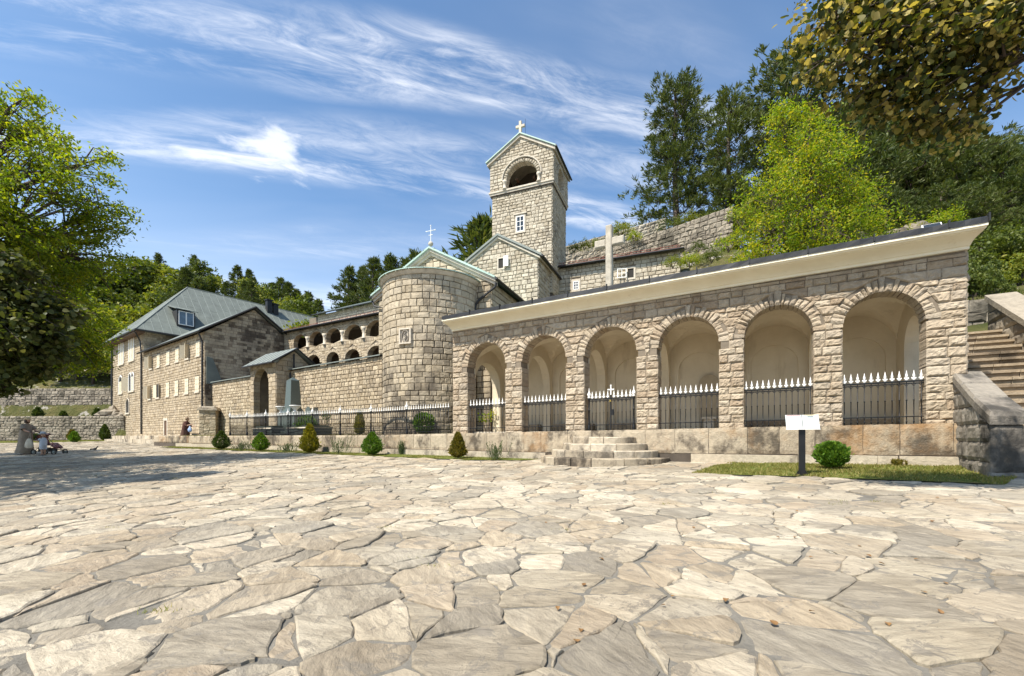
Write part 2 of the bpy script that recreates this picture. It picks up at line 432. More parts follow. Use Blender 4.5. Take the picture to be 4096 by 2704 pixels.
m_gable = stone_mat('blackened_limestone', [(0.52, 0.44, 0.33), (0.60, 0.52, 0.40), (0.42, 0.34, 0.25)], (0.075, 0.058, 0.046), (0.38, 0.66), 0.28, 0.6, 14, 0.9, 0.2)
m_tower = stone_mat('pale_limestone', [(0.55, 0.50, 0.41), (0.66, 0.61, 0.52), (0.43, 0.38, 0.30), (0.60, 0.55, 0.46), (0.50, 0.46, 0.39)], (0.16, 0.135, 0.11), (0.57, 0.80), 0.7, 0.9, 10, 0.75, 0.2)
m_plinth = stone_mat('pitted_limestone', [(0.47, 0.40, 0.31), (0.54, 0.475, 0.38), (0.40, 0.335, 0.25)], (0.075, 0.062, 0.05), (0.46, 0.64), 1.9, 1.0, 26, 0.85, 0.1, ((0.36, 0.20, 0.08), (0.50, 0.70), 0.55, 0.7))
m_dark = stone_mat('lichened_stone', [(0.30, 0.28, 0.25), (0.38, 0.35, 0.31), (0.24, 0.22, 0.20)], (0.06, 0.058, 0.055), (0.48, 0.68), 1.3, 1.0, 20, 0.85, 0.15)
m_field = stone_mat('field_stone', [(0.32, 0.285, 0.235), (0.42, 0.38, 0.32), (0.24, 0.21, 0.175)], (0.07, 0.065, 0.05), (0.48, 0.68), 0.5, 1.0, 10, 0.8, 0.2)
m_step = stone_mat('step_stone', [(0.52, 0.46, 0.37), (0.60, 0.54, 0.45), (0.44, 0.38, 0.30)], (0.09, 0.08, 0.07), (0.50, 0.70), 1.8, 0.8, 18, 0.85, 0.2)
m_trim = plain('trim_stone', (0.52, 0.46, 0.37), 0.85, var=0.22, vs_=4, bump=0.4, bs=20)
_P = Mat('cream_plaster', 0.88, 0, 0.2)
_pc = _P.ramp(_P.noise(1.1, 6, 0.65), [(0.3, (0.57, 0.49, 0.36)), (0.7, (0.68, 0.60, 0.46))])
_pc = _P.mix(_P.mr(_P.noise(2.2, 6, 0.7, (1, 1, 0.18)), 0.56, 0.72, 0, 0.45), _pc, (0.36, 0.29, 0.20))
_P.col(_pc); _P.bump(_P.noise(9, 6), 0.25, 0.02); m_plaster = _P.m
_P = Mat('cornice_paint', 0.82, 0, 0.2)
_pc = _P.ramp(_P.noise(1.6, 6, 0.65), [(0.3, (0.78, 0.71, 0.55)), (0.7, (0.87, 0.81, 0.65))])
_pc = _P.mix(_P.mr(_P.noise(3.0, 7, 0.72, (1, 1, 0.25)), 0.60, 0.72, 0, 0.4), _pc, (0.50, 0.42, 0.30))
_P.col(_pc); m_cornice = _P.m
m_copper = plain('green_copper', (0.36, 0.48, 0.42), 0.6, 0.0, var=0.16, vs_=1.2)
m_seam = plain('roof_seam', (0.19, 0.215, 0.205), 0.75, 0.0, spec=0.2)
m_zinc = plain('grey_roof_sheet', (0.15, 0.168, 0.148), 0.68, 0.0, var=0.22, vs_=0.8)
m_tin = plain('dark_tin', (0.035, 0.035, 0.036), 0.45, 0.4, var=0.2, spec=0.4)
m_coping = plain('grey_coping_sheet', (0.19, 0.21, 0.19), 0.6, 0.0, var=0.2)
m_iron = plain('black_iron', (0.020, 0.020, 0.021), 0.42, 0.5, var=0.2)
m_white = plain('white_paint', (0.80, 0.79, 0.76), 0.5, var=0.04)
m_shut = plain('cream_shutter', (0.62, 0.54, 0.39), 0.6, var=0.06)
m_blackstep = stone_mat('blackened_step', [(0.42, 0.36, 0.28), (0.50, 0.44, 0.35), (0.36, 0.30, 0.23)], (0.06, 0.05, 0.042), (0.44, 0.64), 2.2, 0.9, 18, 0.9, 0.2)
m_stair = stone_mat('stair_stone', [(0.36, 0.29, 0.21), (0.44, 0.37, 0.28), (0.30, 0.24, 0.18)], (0.10, 0.08, 0.06), (0.52, 0.72), 1.5, 0.9, 14, 0.8, 0.2)
m_crossst = plain('cross_stone', (0.40, 0.36, 0.29), 0.9, var=0.25, vs_=5, bump=0.5, bs=25)
m_glass = plain('window_glass', (0.02, 0.025, 0.03), 0.08, 0.0, var=0.1, spec=0.8)
m_void = plain('dark_room', (0.03, 0.027, 0.023), 0.9)
m_redrail = plain('rust_red_rail', (0.20, 0.055, 0.035), 0.6)
m_granite = plain('green_granite', (0.075, 0.095, 0.085), 0.28, var=0.25, vs_=40, spec=0.5)
m_wood = plain('brown_door', (0.10, 0.055, 0.03), 0.6, var=0.2)
m_bark = plain('bark', (0.085, 0.065, 0.05), 0.95, var=0.3, vs_=5, bump=0.8, bs=14)
m_pinebark = plain('pine_bark', (0.13, 0.095, 0.075), 0.95, var=0.35, vs_=4, bump=0.8, bs=10)

PV = Mat('paving_stone', 0.82, 0, 0.25); _r = PV.rand()
_c = PV.ramp(_r, [(0.43, 0.39, 0.32), (0.30, 0.275, 0.235), (0.54, 0.50, 0.425), (0.37, 0.315, 0.25), (0.49, 0.45, 0.38), (0.28, 0.262, 0.23), (0.43, 0.37, 0.29)])
_o = PV.n('ShaderNodeVectorMath', operation='ADD'); PV.l(PV.geo().outputs['Position'], _o.inputs[0])
_cr = PV.n('ShaderNodeCombineXYZ'); PV.l(PV.math('MULTIPLY', _r, 31.0), _cr.inputs[0]); PV.l(PV.math('MULTIPLY', _r, 17.0), _cr.inputs[1]); PV.l(_cr.outputs[0], _o.inputs[1])
_rot = PV.n('ShaderNodeVectorRotate', rotation_type='Z_AXIS'); PV.l(_o.outputs[0], _rot.inputs['Vector']); PV.l(PV.math('MULTIPLY', _r, 1.4), _rot.inputs['Angle'])
_st = PV.noise(3.2, 8, 0.68, (1, 3.5, 1), 0.8, _rot.outputs[0])
_c = PV.mix(1.0, _c, PV.ramp(_st, [(0.28, (0.62, 0.60, 0.57)), (0.5, (1.0, 0.98, 0.94)), (0.72, (1.36, 1.33, 1.27))]), 'MULTIPLY')
_pt = PV.noise(5.0, 9, 0.75, None, 0.6, _o.outputs[0])
_c = PV.mix(PV.mr(_pt, 0.54, 0.58, 0, 0.8), _c, (0.25, 0.23, 0.20))
_c = PV.mix(1.0, _c, PV.ramp(PV.noise(0.45, 5, 0.65), [(0.3, (0.74, 0.71, 0.67)), (0.55, (1.0, 1.0, 1.0)), (0.75, (1.12, 1.12, 1.1))]), 'MULTIPLY')
_c = PV.mix(PV.mr(PV.noise(14, 8, 0.75, None, 1.2, _o.outputs[0]), 0.60, 0.66, 0, 0.55), _c, (0.17, 0.15, 0.125))
PV.col(PV.mix(1.0, _c, (0.93, 0.90, 0.845), 'MULTIPLY'))
PV.bump(PV.math('ADD', PV.noise(7, 9, 0.72, (1, 2.5, 1), 0.5, _rot.outputs[0]), PV.math('ADD', PV.math('MULTIPLY', _pt, 0.6), PV.math('MULTIPLY', PV.noise(38, 6, 0.7), 0.25))), 0.9, 0.03)
m_pave = PV.m
m_joint = plain('paving_joint', (0.155, 0.142, 0.118), 0.95, var=0.35, vs_=2.5, bump=0.9, bs=30)
GR = Mat('lawn_soil', 0.95, 0, 0.1)
GR.col(GR.ramp(GR.noise(3.5, 6, 0.7), [(0.3, (0.10, 0.085, 0.03)), (0.5, (0.10, 0.13, 0.025)), (0.7, (0.19, 0.15, 0.06))])); GR.bump(GR.noise(30, 6), 0.8, 0.04)
m_soil = GR.m
m_grass = leaf_mat('grass_blade', [(0.09, 0.11, 0.02), (0.15, 0.17, 0.03), (0.24, 0.21, 0.06), (0.32, 0.25, 0.10)], 0.3)
HL = Mat('hillside', 0.95, 0, 0.1)
_h = HL.noise(0.35, 8, 0.7)
HL.col(HL.mix(HL.mr(HL.noise(0.9, 8, 0.75), 0.56, 0.62), HL.ramp(_h, [(0.3, (0.045, 0.055, 0.018)), (0.5, (0.10, 0.10, 0.035)), (0.7, (0.17, 0.13, 0.06))]), (0.36, 0.33, 0.28)))
HL.bump(HL.noise(1.5, 8, 0.7), 1.0, 0.4)
m_hill = HL.m
# ------------------------------------------------------------------ ground
def gz(x, y):
    y = min(max(y, -30), 44.0); x = max(x, -60)
    return -1.25 + 0.012 * x + 0.035 * y + (0.018 * min(x, 12) if x > 0 else 0)
def sstep(a, b, x):
    t = min(1, max(0, (x - a) / (b - a))); return t * t * (3 - 2 * t)
LOG = PL((-2.26, 16.53), (0.870, -0.494))          # loggia front, u from its far end to its near end
LLEN = 14.15
def ptop(u): return 0.15 + 0.17 * max(-0.3, u / LLEN)   # plinth top, climbing gently towards the near end

# plaza bed: one sheet out to the horizon
def grid(name, xs, ys, fz, mat):
    V = [(x, y, fz(x, y)) for y in ys for x in xs]; n = len(xs)
    Fc = [(j * n + i, j * n + i + 1, (j + 1) * n + i + 1, (j + 1) * n + i) for j in range(len(ys) - 1) for i in range(n - 1)]
    o = obj(name, V, Fc, mat, None, True); tag(o, kind='structure'); return o
plaza = grid('plaza', [-900, -300, -100, -60] + [-60 + 4 * i for i in range(1, 30)] + [100, 300, 900],
             [-900, -200, -40] + [-30 + 3 * i for i in range(0, 26)] + [80, 300, 900], lambda x, y: gz(x, y) - 0.012, m_joint)

# ---- crazy paving: irregular flagstones
def stair_front(x, y):
    c = LOG(6.02, 0, 0.3); return math.hypot(x - c.x, y - c.y) < 1.85
def foot(px, py):                                  # where a photo ray (2375 grid) meets the ground
    for Y in np.arange(4, 48, .02):
        x = (px * K - CX) / F * Y
        if (HZ - py * K) / F * Y < gz(x, Y): return Vector((x, Y, gz(x, Y)))
    return Vector((0, 20, -.6))
LAWN = [LOG(LOG.u_at(1690 * K, 0.4), 0, 0.4), foot(1650, 1083), foot(1602, 1099), foot(1700, 1102), foot(1860, 1106), foot(2050, 1114), foot(2240, 1121), foot(2330, 1126), LOG(14.6, 0, 1.2), LOG(14.5, 0, 0.3)]
LAWN2 = []
for u, w in ((-21.5, 0.9), (-19.0, 1.2), (-12, 1.3), (-4, 1.35), (1.5, 1.35), (3.4, 0.9), (3.9, 0.4)): LAWN2.append(LOG(u, 0, w))
LAWN2 += [LOG(3.9, 0, 0.2), LOG(-21.5, 0, 0.2)]
LAWN3 = [Vector((-60, 37.2, 0)), Vector((-47.5, 37.0, 0)), Vector((-40, 37.6, 0)), Vector((-36.6, 39.0, 0)), Vector((-38.6, 42.2, 0)), Vector((-60, 42.2, 0))]
def inpoly(x, y, P):
    c = False; n = len(P)
    for i in range(n):
        a, b = P[i], P[(i + 1) % n]
        if (a.y > y) != (b.y > y) and x < (b.x - a.x) * (y - a.y) / (b.y - a.y) + a.x: c = not c
    return c
DW = Vector((-0.813, 0.582, 0)); C1 = Vector((-22.4, 31.5, 0))
RES = PL((C1.x - 0.813 * 14.1, C1.y + 0.582 * 14.1), (0.813, -0.582))     # residence front, u=14.1 at its gable corner
def behind_front(x, y):
    w = -((x - LOG.o[0]) * LOG.n[0] + (y - LOG.o[1]) * LOG.n[1])           # distance behind the loggia front
    u = (x - LOG.o[0]) * LOG.du[0] + (y - LOG.o[1]) * LOG.du[1]
    if u > -22.5: return w > -0.25
    w2 = -((x - RES.o[0]) * RES.n[0] + (y - RES.o[1]) * RES.n[1])
    return w2 > -2.3
def paving():
    rg = random.Random(5); cx_, cy_ = 0.52, 0.35
    sites = {}
    def site(i, j):
        if (i, j) not in sites:
            q = random.Random(i * 7919 + j * 104729 + 13)
            wx = 0.30 * mnoise.noise((i * cx_ * .45, j * cy_ * .45, 1.5)); wy = 0.22 * mnoise.noise((i * cx_ * .45, j * cy_ * .45, 9.5))
            sites[(i, j)] = (wx + (i + 0.5 * (j & 1) + q.uniform(-0.49, 0.49)) * cx_, wy + (j + q.uniform(-0.47, 0.47)) * cy_, q.uniform(-0.06, 0.08))
        return sites[(i, j)]
    cells = []
    for j in range(int(0.6 / cy_), int(42 / cy_)):
        y0 = j * cy_
        for i in range(int((-1.25 * y0 - 3) / cx_), int(min(1.25 * y0 + 3, 14) / cx_)):
            x, y, w = site(i, j)
            if behind_front(x, y) or stair_front(x, y) or inpoly(x, y, LAWN) or inpoly(x, y, LAWN2) or inpoly(x, y, LAWN3): continue
            if x > 8.2 and y > 7.6: continue
            poly = [(x - 1.2, y - 1.0), (x + 1.2, y - 1.0), (x + 1.2, y + 1.0), (x - 1.2, y + 1.0)]
            for dj in (-2, -1, 0, 1, 2):
                for di in (-2, -1, 0, 1, 2):
                    if di == 0 and dj == 0: continue
                    sx, sy, sw = site(i + di, j + dj)
                    nx, ny = sx - x, sy - y; dd = nx * nx + ny * ny
                    t = 0.5 + (w - sw) / (2 * dd)
                    px, py = x + nx * t, y + ny * t
                    out = []
                    for a, b in zip(poly, poly[1:] + poly[:1]):
                        da = (a[0] - px) * nx + (a[1] - py) * ny; db = (b[0] - px) * nx + (b[1] - py) * ny
                        if da <= 0: out.append(a)
                        if (da < 0) != (db < 0):
                            s_ = da / (da - db); out.append((a[0] + (b[0] - a[0]) * s_, a[1] + (b[1] - a[1]) * s_))
                    poly = out
                    if len(poly) < 3: break
                if len(poly) < 3: break
            if len(poly) >= 3: cells.append(poly)
    # a share of the near cells is split into two stones so that sizes vary
    more = []
    for P in cells:
        ar = abs(sum(a[0] * b[1] - b[0] * a[1] for a, b in zip(P, P[1:] + P[:1]))) / 2
        if ar > 0.16 and rg.random() < 0.42 and len(P) > 4:
            k = rg.randrange(len(P)); h = len(P) // 2 + rg.choice((0, 0, -1)); h = max(2, h)
            Q = P[k:] + P[:k]
            more += [Q[:h + 1], Q[h:] + Q[:1]]
        else: more.append(P)
    items = []
    for P in more:
        n = len(P)
        if n < 3: continue
        cx = sum(p[0] for p in P) / n; cy = sum(p[1] for p in P) / n
        ar = abs(sum(a[0] * b[1] - b[0] * a[1] for a, b in zip(P, P[1:] + P[:1]))) / 2
        if ar < 0.006: continue
        r = math.sqrt(ar / math.pi); near = cy < 15
        j = rg.uniform(0.003, 0.010) if rg.random() < 0.76 else rg.uniform(0.012, 0.028)
        sh = max(0.4, 1 - j / r)
        P = [(cx + (p[0] - cx) * sh, cy + (p[1] - cy) * sh) for p in P]
        if near:
            Q = []
            for a, b in zip(P, P[1:] + P[:1]):
                L = math.hypot(b[0] - a[0], b[1] - a[1]); c = min(0.28, 0.022 / max(L, 1e-3)) + 0.03
                m = 1 if L < 0.12 else (2 if L < 0.22 else (3 if L < .36 else 4))
                ts = [c] + [c + (1 - 2 * c) * (q + 1) / m for q in range(m)]
                for t in ts:
                    jt = min(0.02, L * 0.08)
                    Q.append((a[0] + (b[0] - a[0]) * t + rg.uniform(-jt, jt), a[1] + (b[1] - a[1]) * t + rg.uniform(-jt, jt)))
            P = Q; n = len(P)
        h = rg.uniform(-0.008, 0.014); tx, ty = rg.uniform(-0.026, 0.026), rg.uniform(-0.026, 0.026)
        zf = lambda x, y, dz: gz(x, y) + h + tx * (x - cx) + ty * (y - cy) + dz
        V = [Vector((x, y, gz(x, y) - 0.05)) for x, y in P]
        if near:
            V += [Vector((x, y, zf(x, y, -0.010))) for x, y in P]
            k = min(0.25, 0.014 / r)
            V += [Vector((x + (cx - x) * k, y + (cy - y) * k, zf(x, y, rg.uniform(-0.004, 0.003)))) for x, y in P]; rings = 3
        else:
            V += [Vector((x, y, zf(x, y, 0))) for x, y in P]; rings = 2
        V.append(Vector((cx, cy, zf(cx, cy, 0.003))))
        Fc = [(q * n + i, q * n + (i + 1) % n, (q + 1) * n + (i + 1) % n, (q + 1) * n + i) for q in range(rings - 1) for i in range(n)]
        Fc += [((rings - 1) * n + i, (rings - 1) * n + (i + 1) % n, rings * n) for i in range(n)]
        vis = 1 if abs(cx) < 1.22 * cy and cy > 1.9 else 0.01
        items.append((vis * ar / max(1, cy) ** 3, V, Fc))
    M = Masonry(1); M.items = items
    M.finish(plaza, m_pave, 300, 'paving_stone', 'paving_field')
paving()

def poly_sheet(name, P, dz, mat, parent=None, n=14):
    V = [Vector((p.x, p.y, gz(p.x, p.y) + dz)) for p in P]
    return obj(name, V, [tuple(range(len(V)))][::1], mat, parent)
def blades(name, P, count, h, fz, mat, parent, seed, dens=None):
    q = np.random.default_rng(seed); xs = [p.x for p in P]; ys = [p.y for p in P]; pts = []
    while len(pts) < count:
        x = q.uniform(min(xs), max(xs)); y = q.uniform(min(ys), max(ys))
        if inpoly(x, y, P) and (dens is None or mnoise.noise((x * dens, y * dens, 3.3)) > q.uniform(-0.5, 0.25)): pts.append((x, y, fz(x, y)))
    B = np.array(pts); N = len(B); a = q.uniform(0, 2 * np.pi, N); hh = h * q.uniform(0.4, 1.2, N); w = 0.006 + 0.005 * q.random(N)
    lean = q.normal(0, 0.45, (N, 2)) * hh[:, None]
    V = np.zeros((N, 3, 3)); V[:, 0] = B; V[:, 1] = B; V[:, 2] = B
    V[:, 0, 0] -= np.cos(a) * w; V[:, 0, 1] -= np.sin(a) * w; V[:, 1, 0] += np.cos(a) * w; V[:, 1, 1] += np.sin(a) * w
    V[:, 2, :2] += lean; V[:, 2, 2] += hh
    o = link_mesh(name, fast_mesh(name, V.reshape(-1, 3), np.arange(3 * N).reshape(-1, 3), mat), parent); return o
for k, (P, nb, h) in enumerate(((LAWN, 16000, 0.05), (LAWN2, 15000, 0.05), (LAWN3, 9000, 0.10))):
    lw = tag(poly_sheet('lawn', P if k != 1 else P, 0.01, m_soil), kind='structure')
    tag(blades('grass', P, nb, h, lambda x, y: gz(x, y) + 0.008, m_grass, lw, 40 + k, 1.3), kind='stuff')

# ------------------------------------------------------------------ terrace plinth, terrace, steps
PIN = LOG(6, 0, 0).x
p_root = thing('terrace_plinth', 'long low plinth of pitted limestone blocks under the arcade and iron fence', 'plinth', LOG(-4, gz(-6, 19), 0.2))
mb = MB()
us = [-24.2, -16, -8, 0, 5, 10, LLEN + 0.1]
for a, b in zip(us, us[1:]):
    P = []
    for d in (0.22, -0.35):
        P += [LOG(a, gz(*LOG(a, 0, d).xy) - 0.3, d), LOG(b, gz(*LOG(b, 0, d).xy) - 0.3, d), LOG(b, ptop(b) - 0.012, d), LOG(a, ptop(a) - 0.012, d)]
    mb.add(P, [(0, 1, 2, 3), (5, 4, 7, 6), (3, 2, 6, 7), (0, 3, 7, 4), (1, 5, 6, 2)])
mb.build('plinth_core', m_mortar_dk, p_root)
PLP = PL(tuple(LOG(0, 0, 0.225).xy), LOG.du); Mp = Masonry(3); rg = random.Random(8); u = -24.2
while u < LLEN:
    w = rg.uniform(0.62, 0.98); b = min(u + w, LLEN + 0.1)
    zb_ = gz(*LOG(u, 0, 0.3).xy) + 0.24
    j = 0.006
    Mp.put(PLP, [(u + j, zb_), (b - j, zb_), (b - j, ptop(b)), (u + j, ptop(u))], d=0.022, back=0.3, grid=(9, 7, 11.0, 0.009, 0.016))
    u = b
Mp.finish(p_root, m_plinth, 60, 'block')
mb = MB(); rg = random.Random(9); u = -21.0; led = []
while u < LLEN - 0.5:
    b = min(u + rg.uniform(1.4, 2.6), LLEN)
    a0, b0 = gz(*LOG(u, 0, 0.5).xy), gz(*LOG(b, 0, 0.5).xy)
    z = (a0 + b0) / 2 + 0.235
    e = MB(); LOG.box(e, u + 0.006, b - 0.006, min(a0, b0) - 0.2, z + rg.uniform(-0.015, 0.01), 0.2, 0.36 + rg.uniform(-0.02, 0.02))
    if not (3.9 < (u + b) / 2 < 8.1): e.build('foundation_slab', m_step, p_root)
    u = b
# terrace lawn behind the fence
TER = [LOG(-22.5, 0, -0.35), LOG(0.3, 0, -0.35), Vector((-1.4, 18.2, 0)), Vector((-3.5, 19.5, 0)), Vector((-6.0, 20.9, 0)), Vector((-12.9, 25.6, 0)), Vector((-21.6, 31.6, 0)), Vector((-21.0, 29.0, 0))]
ter = obj('terrace', [Vector((p.x, p.y, 0.09)) for p in TER], [tuple(range(len(TER)))], m_soil); tag(ter, kind='structure')
tag(blades('grass', TER, 9000, 0.07, lambda x, y: 0.09, m_grass, ter, 51), kind='stuff')

# curved entrance steps
st_root = thing('entrance_steps', 'half-round flight of worn stone steps up to the iron gate', 'steps', LOG(6.02, gz(3, 12), 0.3))
g0 = gz(*LOG(6.02, 0, 1.6).xy); zt0 = ptop(6.02); rise = (zt0 - g0) / 5
rg = random.Random(21)
for k, r in enumerate((1.94, 1.61, 1.28, 0.95)):
    z0, z1 = g0 - 0.1 if k == 0 else g0 + rise * k - 0.02, g0 + rise * (k + 1)
    n = (9, 8, 6, 5)[k]; ang = [math.pi * i / n for i in range(n + 1)]
    for i in range(1, n): ang[i] += rg.uniform(-0.25, 0.25) * math.pi / n
    for a, b in zip(ang, ang[1:]):
        a += 0.006; b -= 0.006; e = MB(); seg = 4; rr = r + rg.uniform(-0.02, 0.02); zz = z1 + rg.uniform(-0.012, 0.008); ri = max(0.1, r - 0.42)
        ring = []
        for q in range(seg + 1):
            t = a + (b - a) * q / seg; ca, sa = -math.cos(t), math.sin(t)
            col_ = [LOG(6.02 + ca * rd, z, 0.25 + sa * rd) for rd, z in ((ri, z0), (rr, z0), (rr + rg.uniform(-.006, .006), zz - 0.025), (rr - 0.025, zz + rg.uniform(-.004, .004)), (ri, zz))]
            ring.append(col_)
        V = [p for c in ring for p in c]; Fc = []
        for q in range(seg):
            for w in range(5): Fc.append((q * 5 + w, q * 5 + (w + 1) % 5, (q + 1) * 5 + (w + 1) % 5, (q + 1) * 5 + w))
        Fc += [(4, 3, 2, 1, 0), tuple(seg * 5 + w for w in range(5))]
        e.add(V, Fc); e.build('step_block', m_blackstep if k == 0 else m_step, st_root)

# ------------------------------------------------------------------ loggia
lg = thing('arcade', 'low stone arcade with six round arches and a cream cornice', 'arcade', LOG(7, ptop(7), -1))
AP = [(1085, 1172, 800), (1211, 1312, 785), (1356, 1476, 763), (1527, 1667, 737), (1726, 1886, 706), (1955, 2147, 672)]
ARC = []
for a, b, c in AP:
    ua, ub = LOG.u_at(a * K), LOG.u_at(b * K); uc = (ua + ub) / 2; hw = (ub - ua) / 2
    zc_ = 3.46
    ARC.append((uc, hw, ptop(uc), zc_ - hw, hw))
ZC0, ZC1 = 4.07, 4.17
ZCB = lambda u: ZC0 + (ZC1 - ZC0) * u / LLEN
core = [(uc, hw + 0.05, b - 0.05, s_, r + 0.05) for uc, hw, b, s_, r in ARC]
arched_wall(LOG, 0.03, LLEN - 0.03, -0.1, ZCB, core, -0.5, -0.01).build('wall_core', m_mortar, lg)
M = Masonry(31)
rk = dict(rough=0.02, inset=0.02, sub=3, jit=0.008, grid=(8, 6, 12.0, 0.030, 0.022))
spr = sum(a[3] for a in ARC) / 6
M.rows(LOG, ptop(7) - 0.16, 4.0, 0.195, 0.31, 0.0, LLEN, [(a, h, -1.0, s_, r) for a, h, b, s_, r in ARC], ring=0.25, snaps=(spr,), joint=0.012, d=0.025, dvar=0.016, back=0.04, deep=0.5, **rk)
for uc, hw, b, s_, r in ARC:
    M.ring(LOG, uc, s_, hw, hw + 0.27, 23, d=0.022, dvar=0.018, back=0.5, joint=0.014, wild=True, rough=0.02, grid=(4, 6, 12.0, 0.028, 0.022))
# thin top course under the cornice
M.rows(LOG, 4.0, 4.09, 0.1, 0.5, 0.0, LLEN, joint=0.015, d=0.02, dvar=0.01, back=0.03, rough=0.01, inset=0.02, sub=2)
LEND = PL(tuple(LOG(LLEN, 0, 0).xy), (0.494, 0.870))
M.rows(LEND, ptop(14) - 0.2, 4.15, 0.27, 0.42, 0.0, 3.0, [(1.5, 0.72, 0.3, 2.4, 0.72)], ring=0.25, joint=0.018, d=0.03, dvar=0.015, back=0.04, deep=0.3, **rk)
M.finish(lg, m_rock, 280)
# interior: floor, back wall with blind arches, vault, cross arches
DEP = 3.0
mb = MB(); LOG.box(mb, 0.05, LLEN - 0.05, 0.0, ptop(7) - 0.02, -DEP - 0.1, -0.36); mb.build('floor', m_trim, lg)
bl = [(uc, hw * 0.86, ptop(uc) + 0.05, 2.35, 0.62) for uc, hw, b, s_, r in ARC]
arched_wall(LOG, 0.3, LLEN - 0.3, 0.1, 3.6, bl, -DEP - 0.08, -DEP, 16).build('back_wall', m_plaster, lg)
mb = MB(); LOG.box(mb, 0.0, LLEN, 0.0, 4.2, -DEP - 0.4, -DEP - 0.075); mb.build('rear_wall', m_plaster, lg)
bays = [0.5] + [(ARC[i][0] + ARC[i][1] + ARC[i + 1][0] - ARC[i + 1][1]) / 2 for i in range(5)] + [LLEN - 0.5]
for k in range(6):                                       # one groin vault to each bay
    a, b = bays[k] - 0.02, bays[k + 1] + 0.02; n = 16; V = []; d0, d1 = -0.54, -DEP
    for j in range(n + 1):
        for i in range(n + 1):
            s_, t_ = 2 * i / n - 1, 2 * j / n - 1
            V.append(LOG(a + (b - a) * i / n, 2.38 + 1.22 * max(math.sqrt(max(0, 1 - s_ * s_)), math.sqrt(max(0, 1 - t_ * t_))), d0 + (d1 - d0) * j / n))
    obj('vault', V, [(j * (n + 1) + i, (j + 1) * (n + 1) + i, (j + 1) * (n + 1) + i + 1, j * (n + 1) + i + 1) for j in range(n) for i in range(n)], m_plaster, lg)
CRP = lambda u: PL(tuple(LOG(u, 0, -0.45).xy), (-LOG.n[0], -LOG.n[1]))
for i in range(5):
    up = (ARC[i][0] + ARC[i][1] + ARC[i + 1][0] - ARC[i + 1][1]) / 2
    arched_wall(CRP(up), 0, DEP - 0.46, ptop(up), 3.72, [((DEP - 0.46) / 2, 0.98, ptop(up) + 0.001, 2.15, 0.98)], -0.16, 0.16, 14).build('cross_arch', m_plaster, lg)
arched_wall(CRP(0.3), 0, DEP - 0.45, 0.1, 3.72, [((DEP - 0.46) / 2, 0.95, ptop(0) + 0.001, 2.1, 0.95)], -0.2, 0.2, 14).build('end_arch', m_plaster, lg)
arched_wall(CRP(LLEN - 0.3), 0, DEP - 0.45, 0.1, 3.72, [(1.5 - 0.45, 0.72, ptop(14) + 0.001, 2.4, 0.72)], -0.26, 0.24, 14).build('end_wall', m_plaster, lg)
# flat niche panel, recess shade in its colour, and small stone wall-fountain, fourth bay
un = ARC[3][0] + 0.30
A = [LOG(un - 0.32 * math.cos(math.pi * i / 12), 1.85 + 0.32 * math.sin(math.pi * i / 12), -DEP + 0.012) for i in range(13)]
mb = MB(); mb.add([LOG(un - 0.32, 0.35, -DEP + 0.012)] + A + [LOG(un + 0.32, 0.35, -DEP + 0.012)], [tuple(range(14, -1, -1))]); mb.build('niche', plain('niche_shade', (0.40, 0.33, 0.23), .9), lg)
mb = MB(); LOG.box(mb, un - 0.24, un + 0.24, 0.62, 0.70, -DEP + 0.02, -DEP + 0.30); LOG.box(mb, un - 0.16, un + 0.16, 0.25, 0.619, -DEP + 0.02, -DEP + 0.22); mb.build('niche_shelf', m_trim, lg)
for i in range(6):                                        # low stone bench along the rear wall
    mb = MB(); LOG.box(mb, ARC[i][0] - ARC[i][1], ARC[i][0] + ARC[i][1], ptop(7), ptop(7) + 0.30, -DEP + 0.05, -DEP + 0.38) if i != 3 else None
    if mb.V: mb.build('bench', m_stair, lg)
# inner plaster lining of the front wall
arched_wall(LOG, 0.1, LLEN - 0.1, 0.1, 3.72, [(uc, hw + 0.03, b, s_, r + 0.03) for uc, hw, b, s_, r in ARC], -0.56, -0.5, 14).build('front_lining', m_plaster, lg)
# cornice: moulded profile swept along the front and round both ends
def cornice_sweep(prof, mat, name):
    mb = MB(); rows = []
    for (e, z) in prof:
        q = 0.10
        e2 = e * 0.24; e1 = e * 0.12
        rows.append([LOG(-e1, z + ZC0, -0.6), LOG(-e1, z + ZC0, e), LOG(LLEN + e2, z + ZC1, e), LOG(LLEN + e2, z + ZC1, -DEP - 0.4)])
    for r0, r1 in zip(rows, rows[1:]):
        for k in range(3): mb.quad(r0[k], r0[k + 1], r1[k + 1], r1[k])
    return mb.build(name, mat, lg)
prof = [(-0.02, -0.03), (0.07, -0.03), (0.07, 0.035), (0.10, 0.04), (0.13, 0.07), (0.20, 0.115), (0.30, 0.155), (0.42, 0.185), (0.47, 0.19), (0.47, 0.205), (0.53, 0.21), (0.55, 0.235), (0.585, 0.245), (0.585, 0.30), (-0.02, 0.30)]
cornice_sweep(prof, m_cornice, 'cornice')
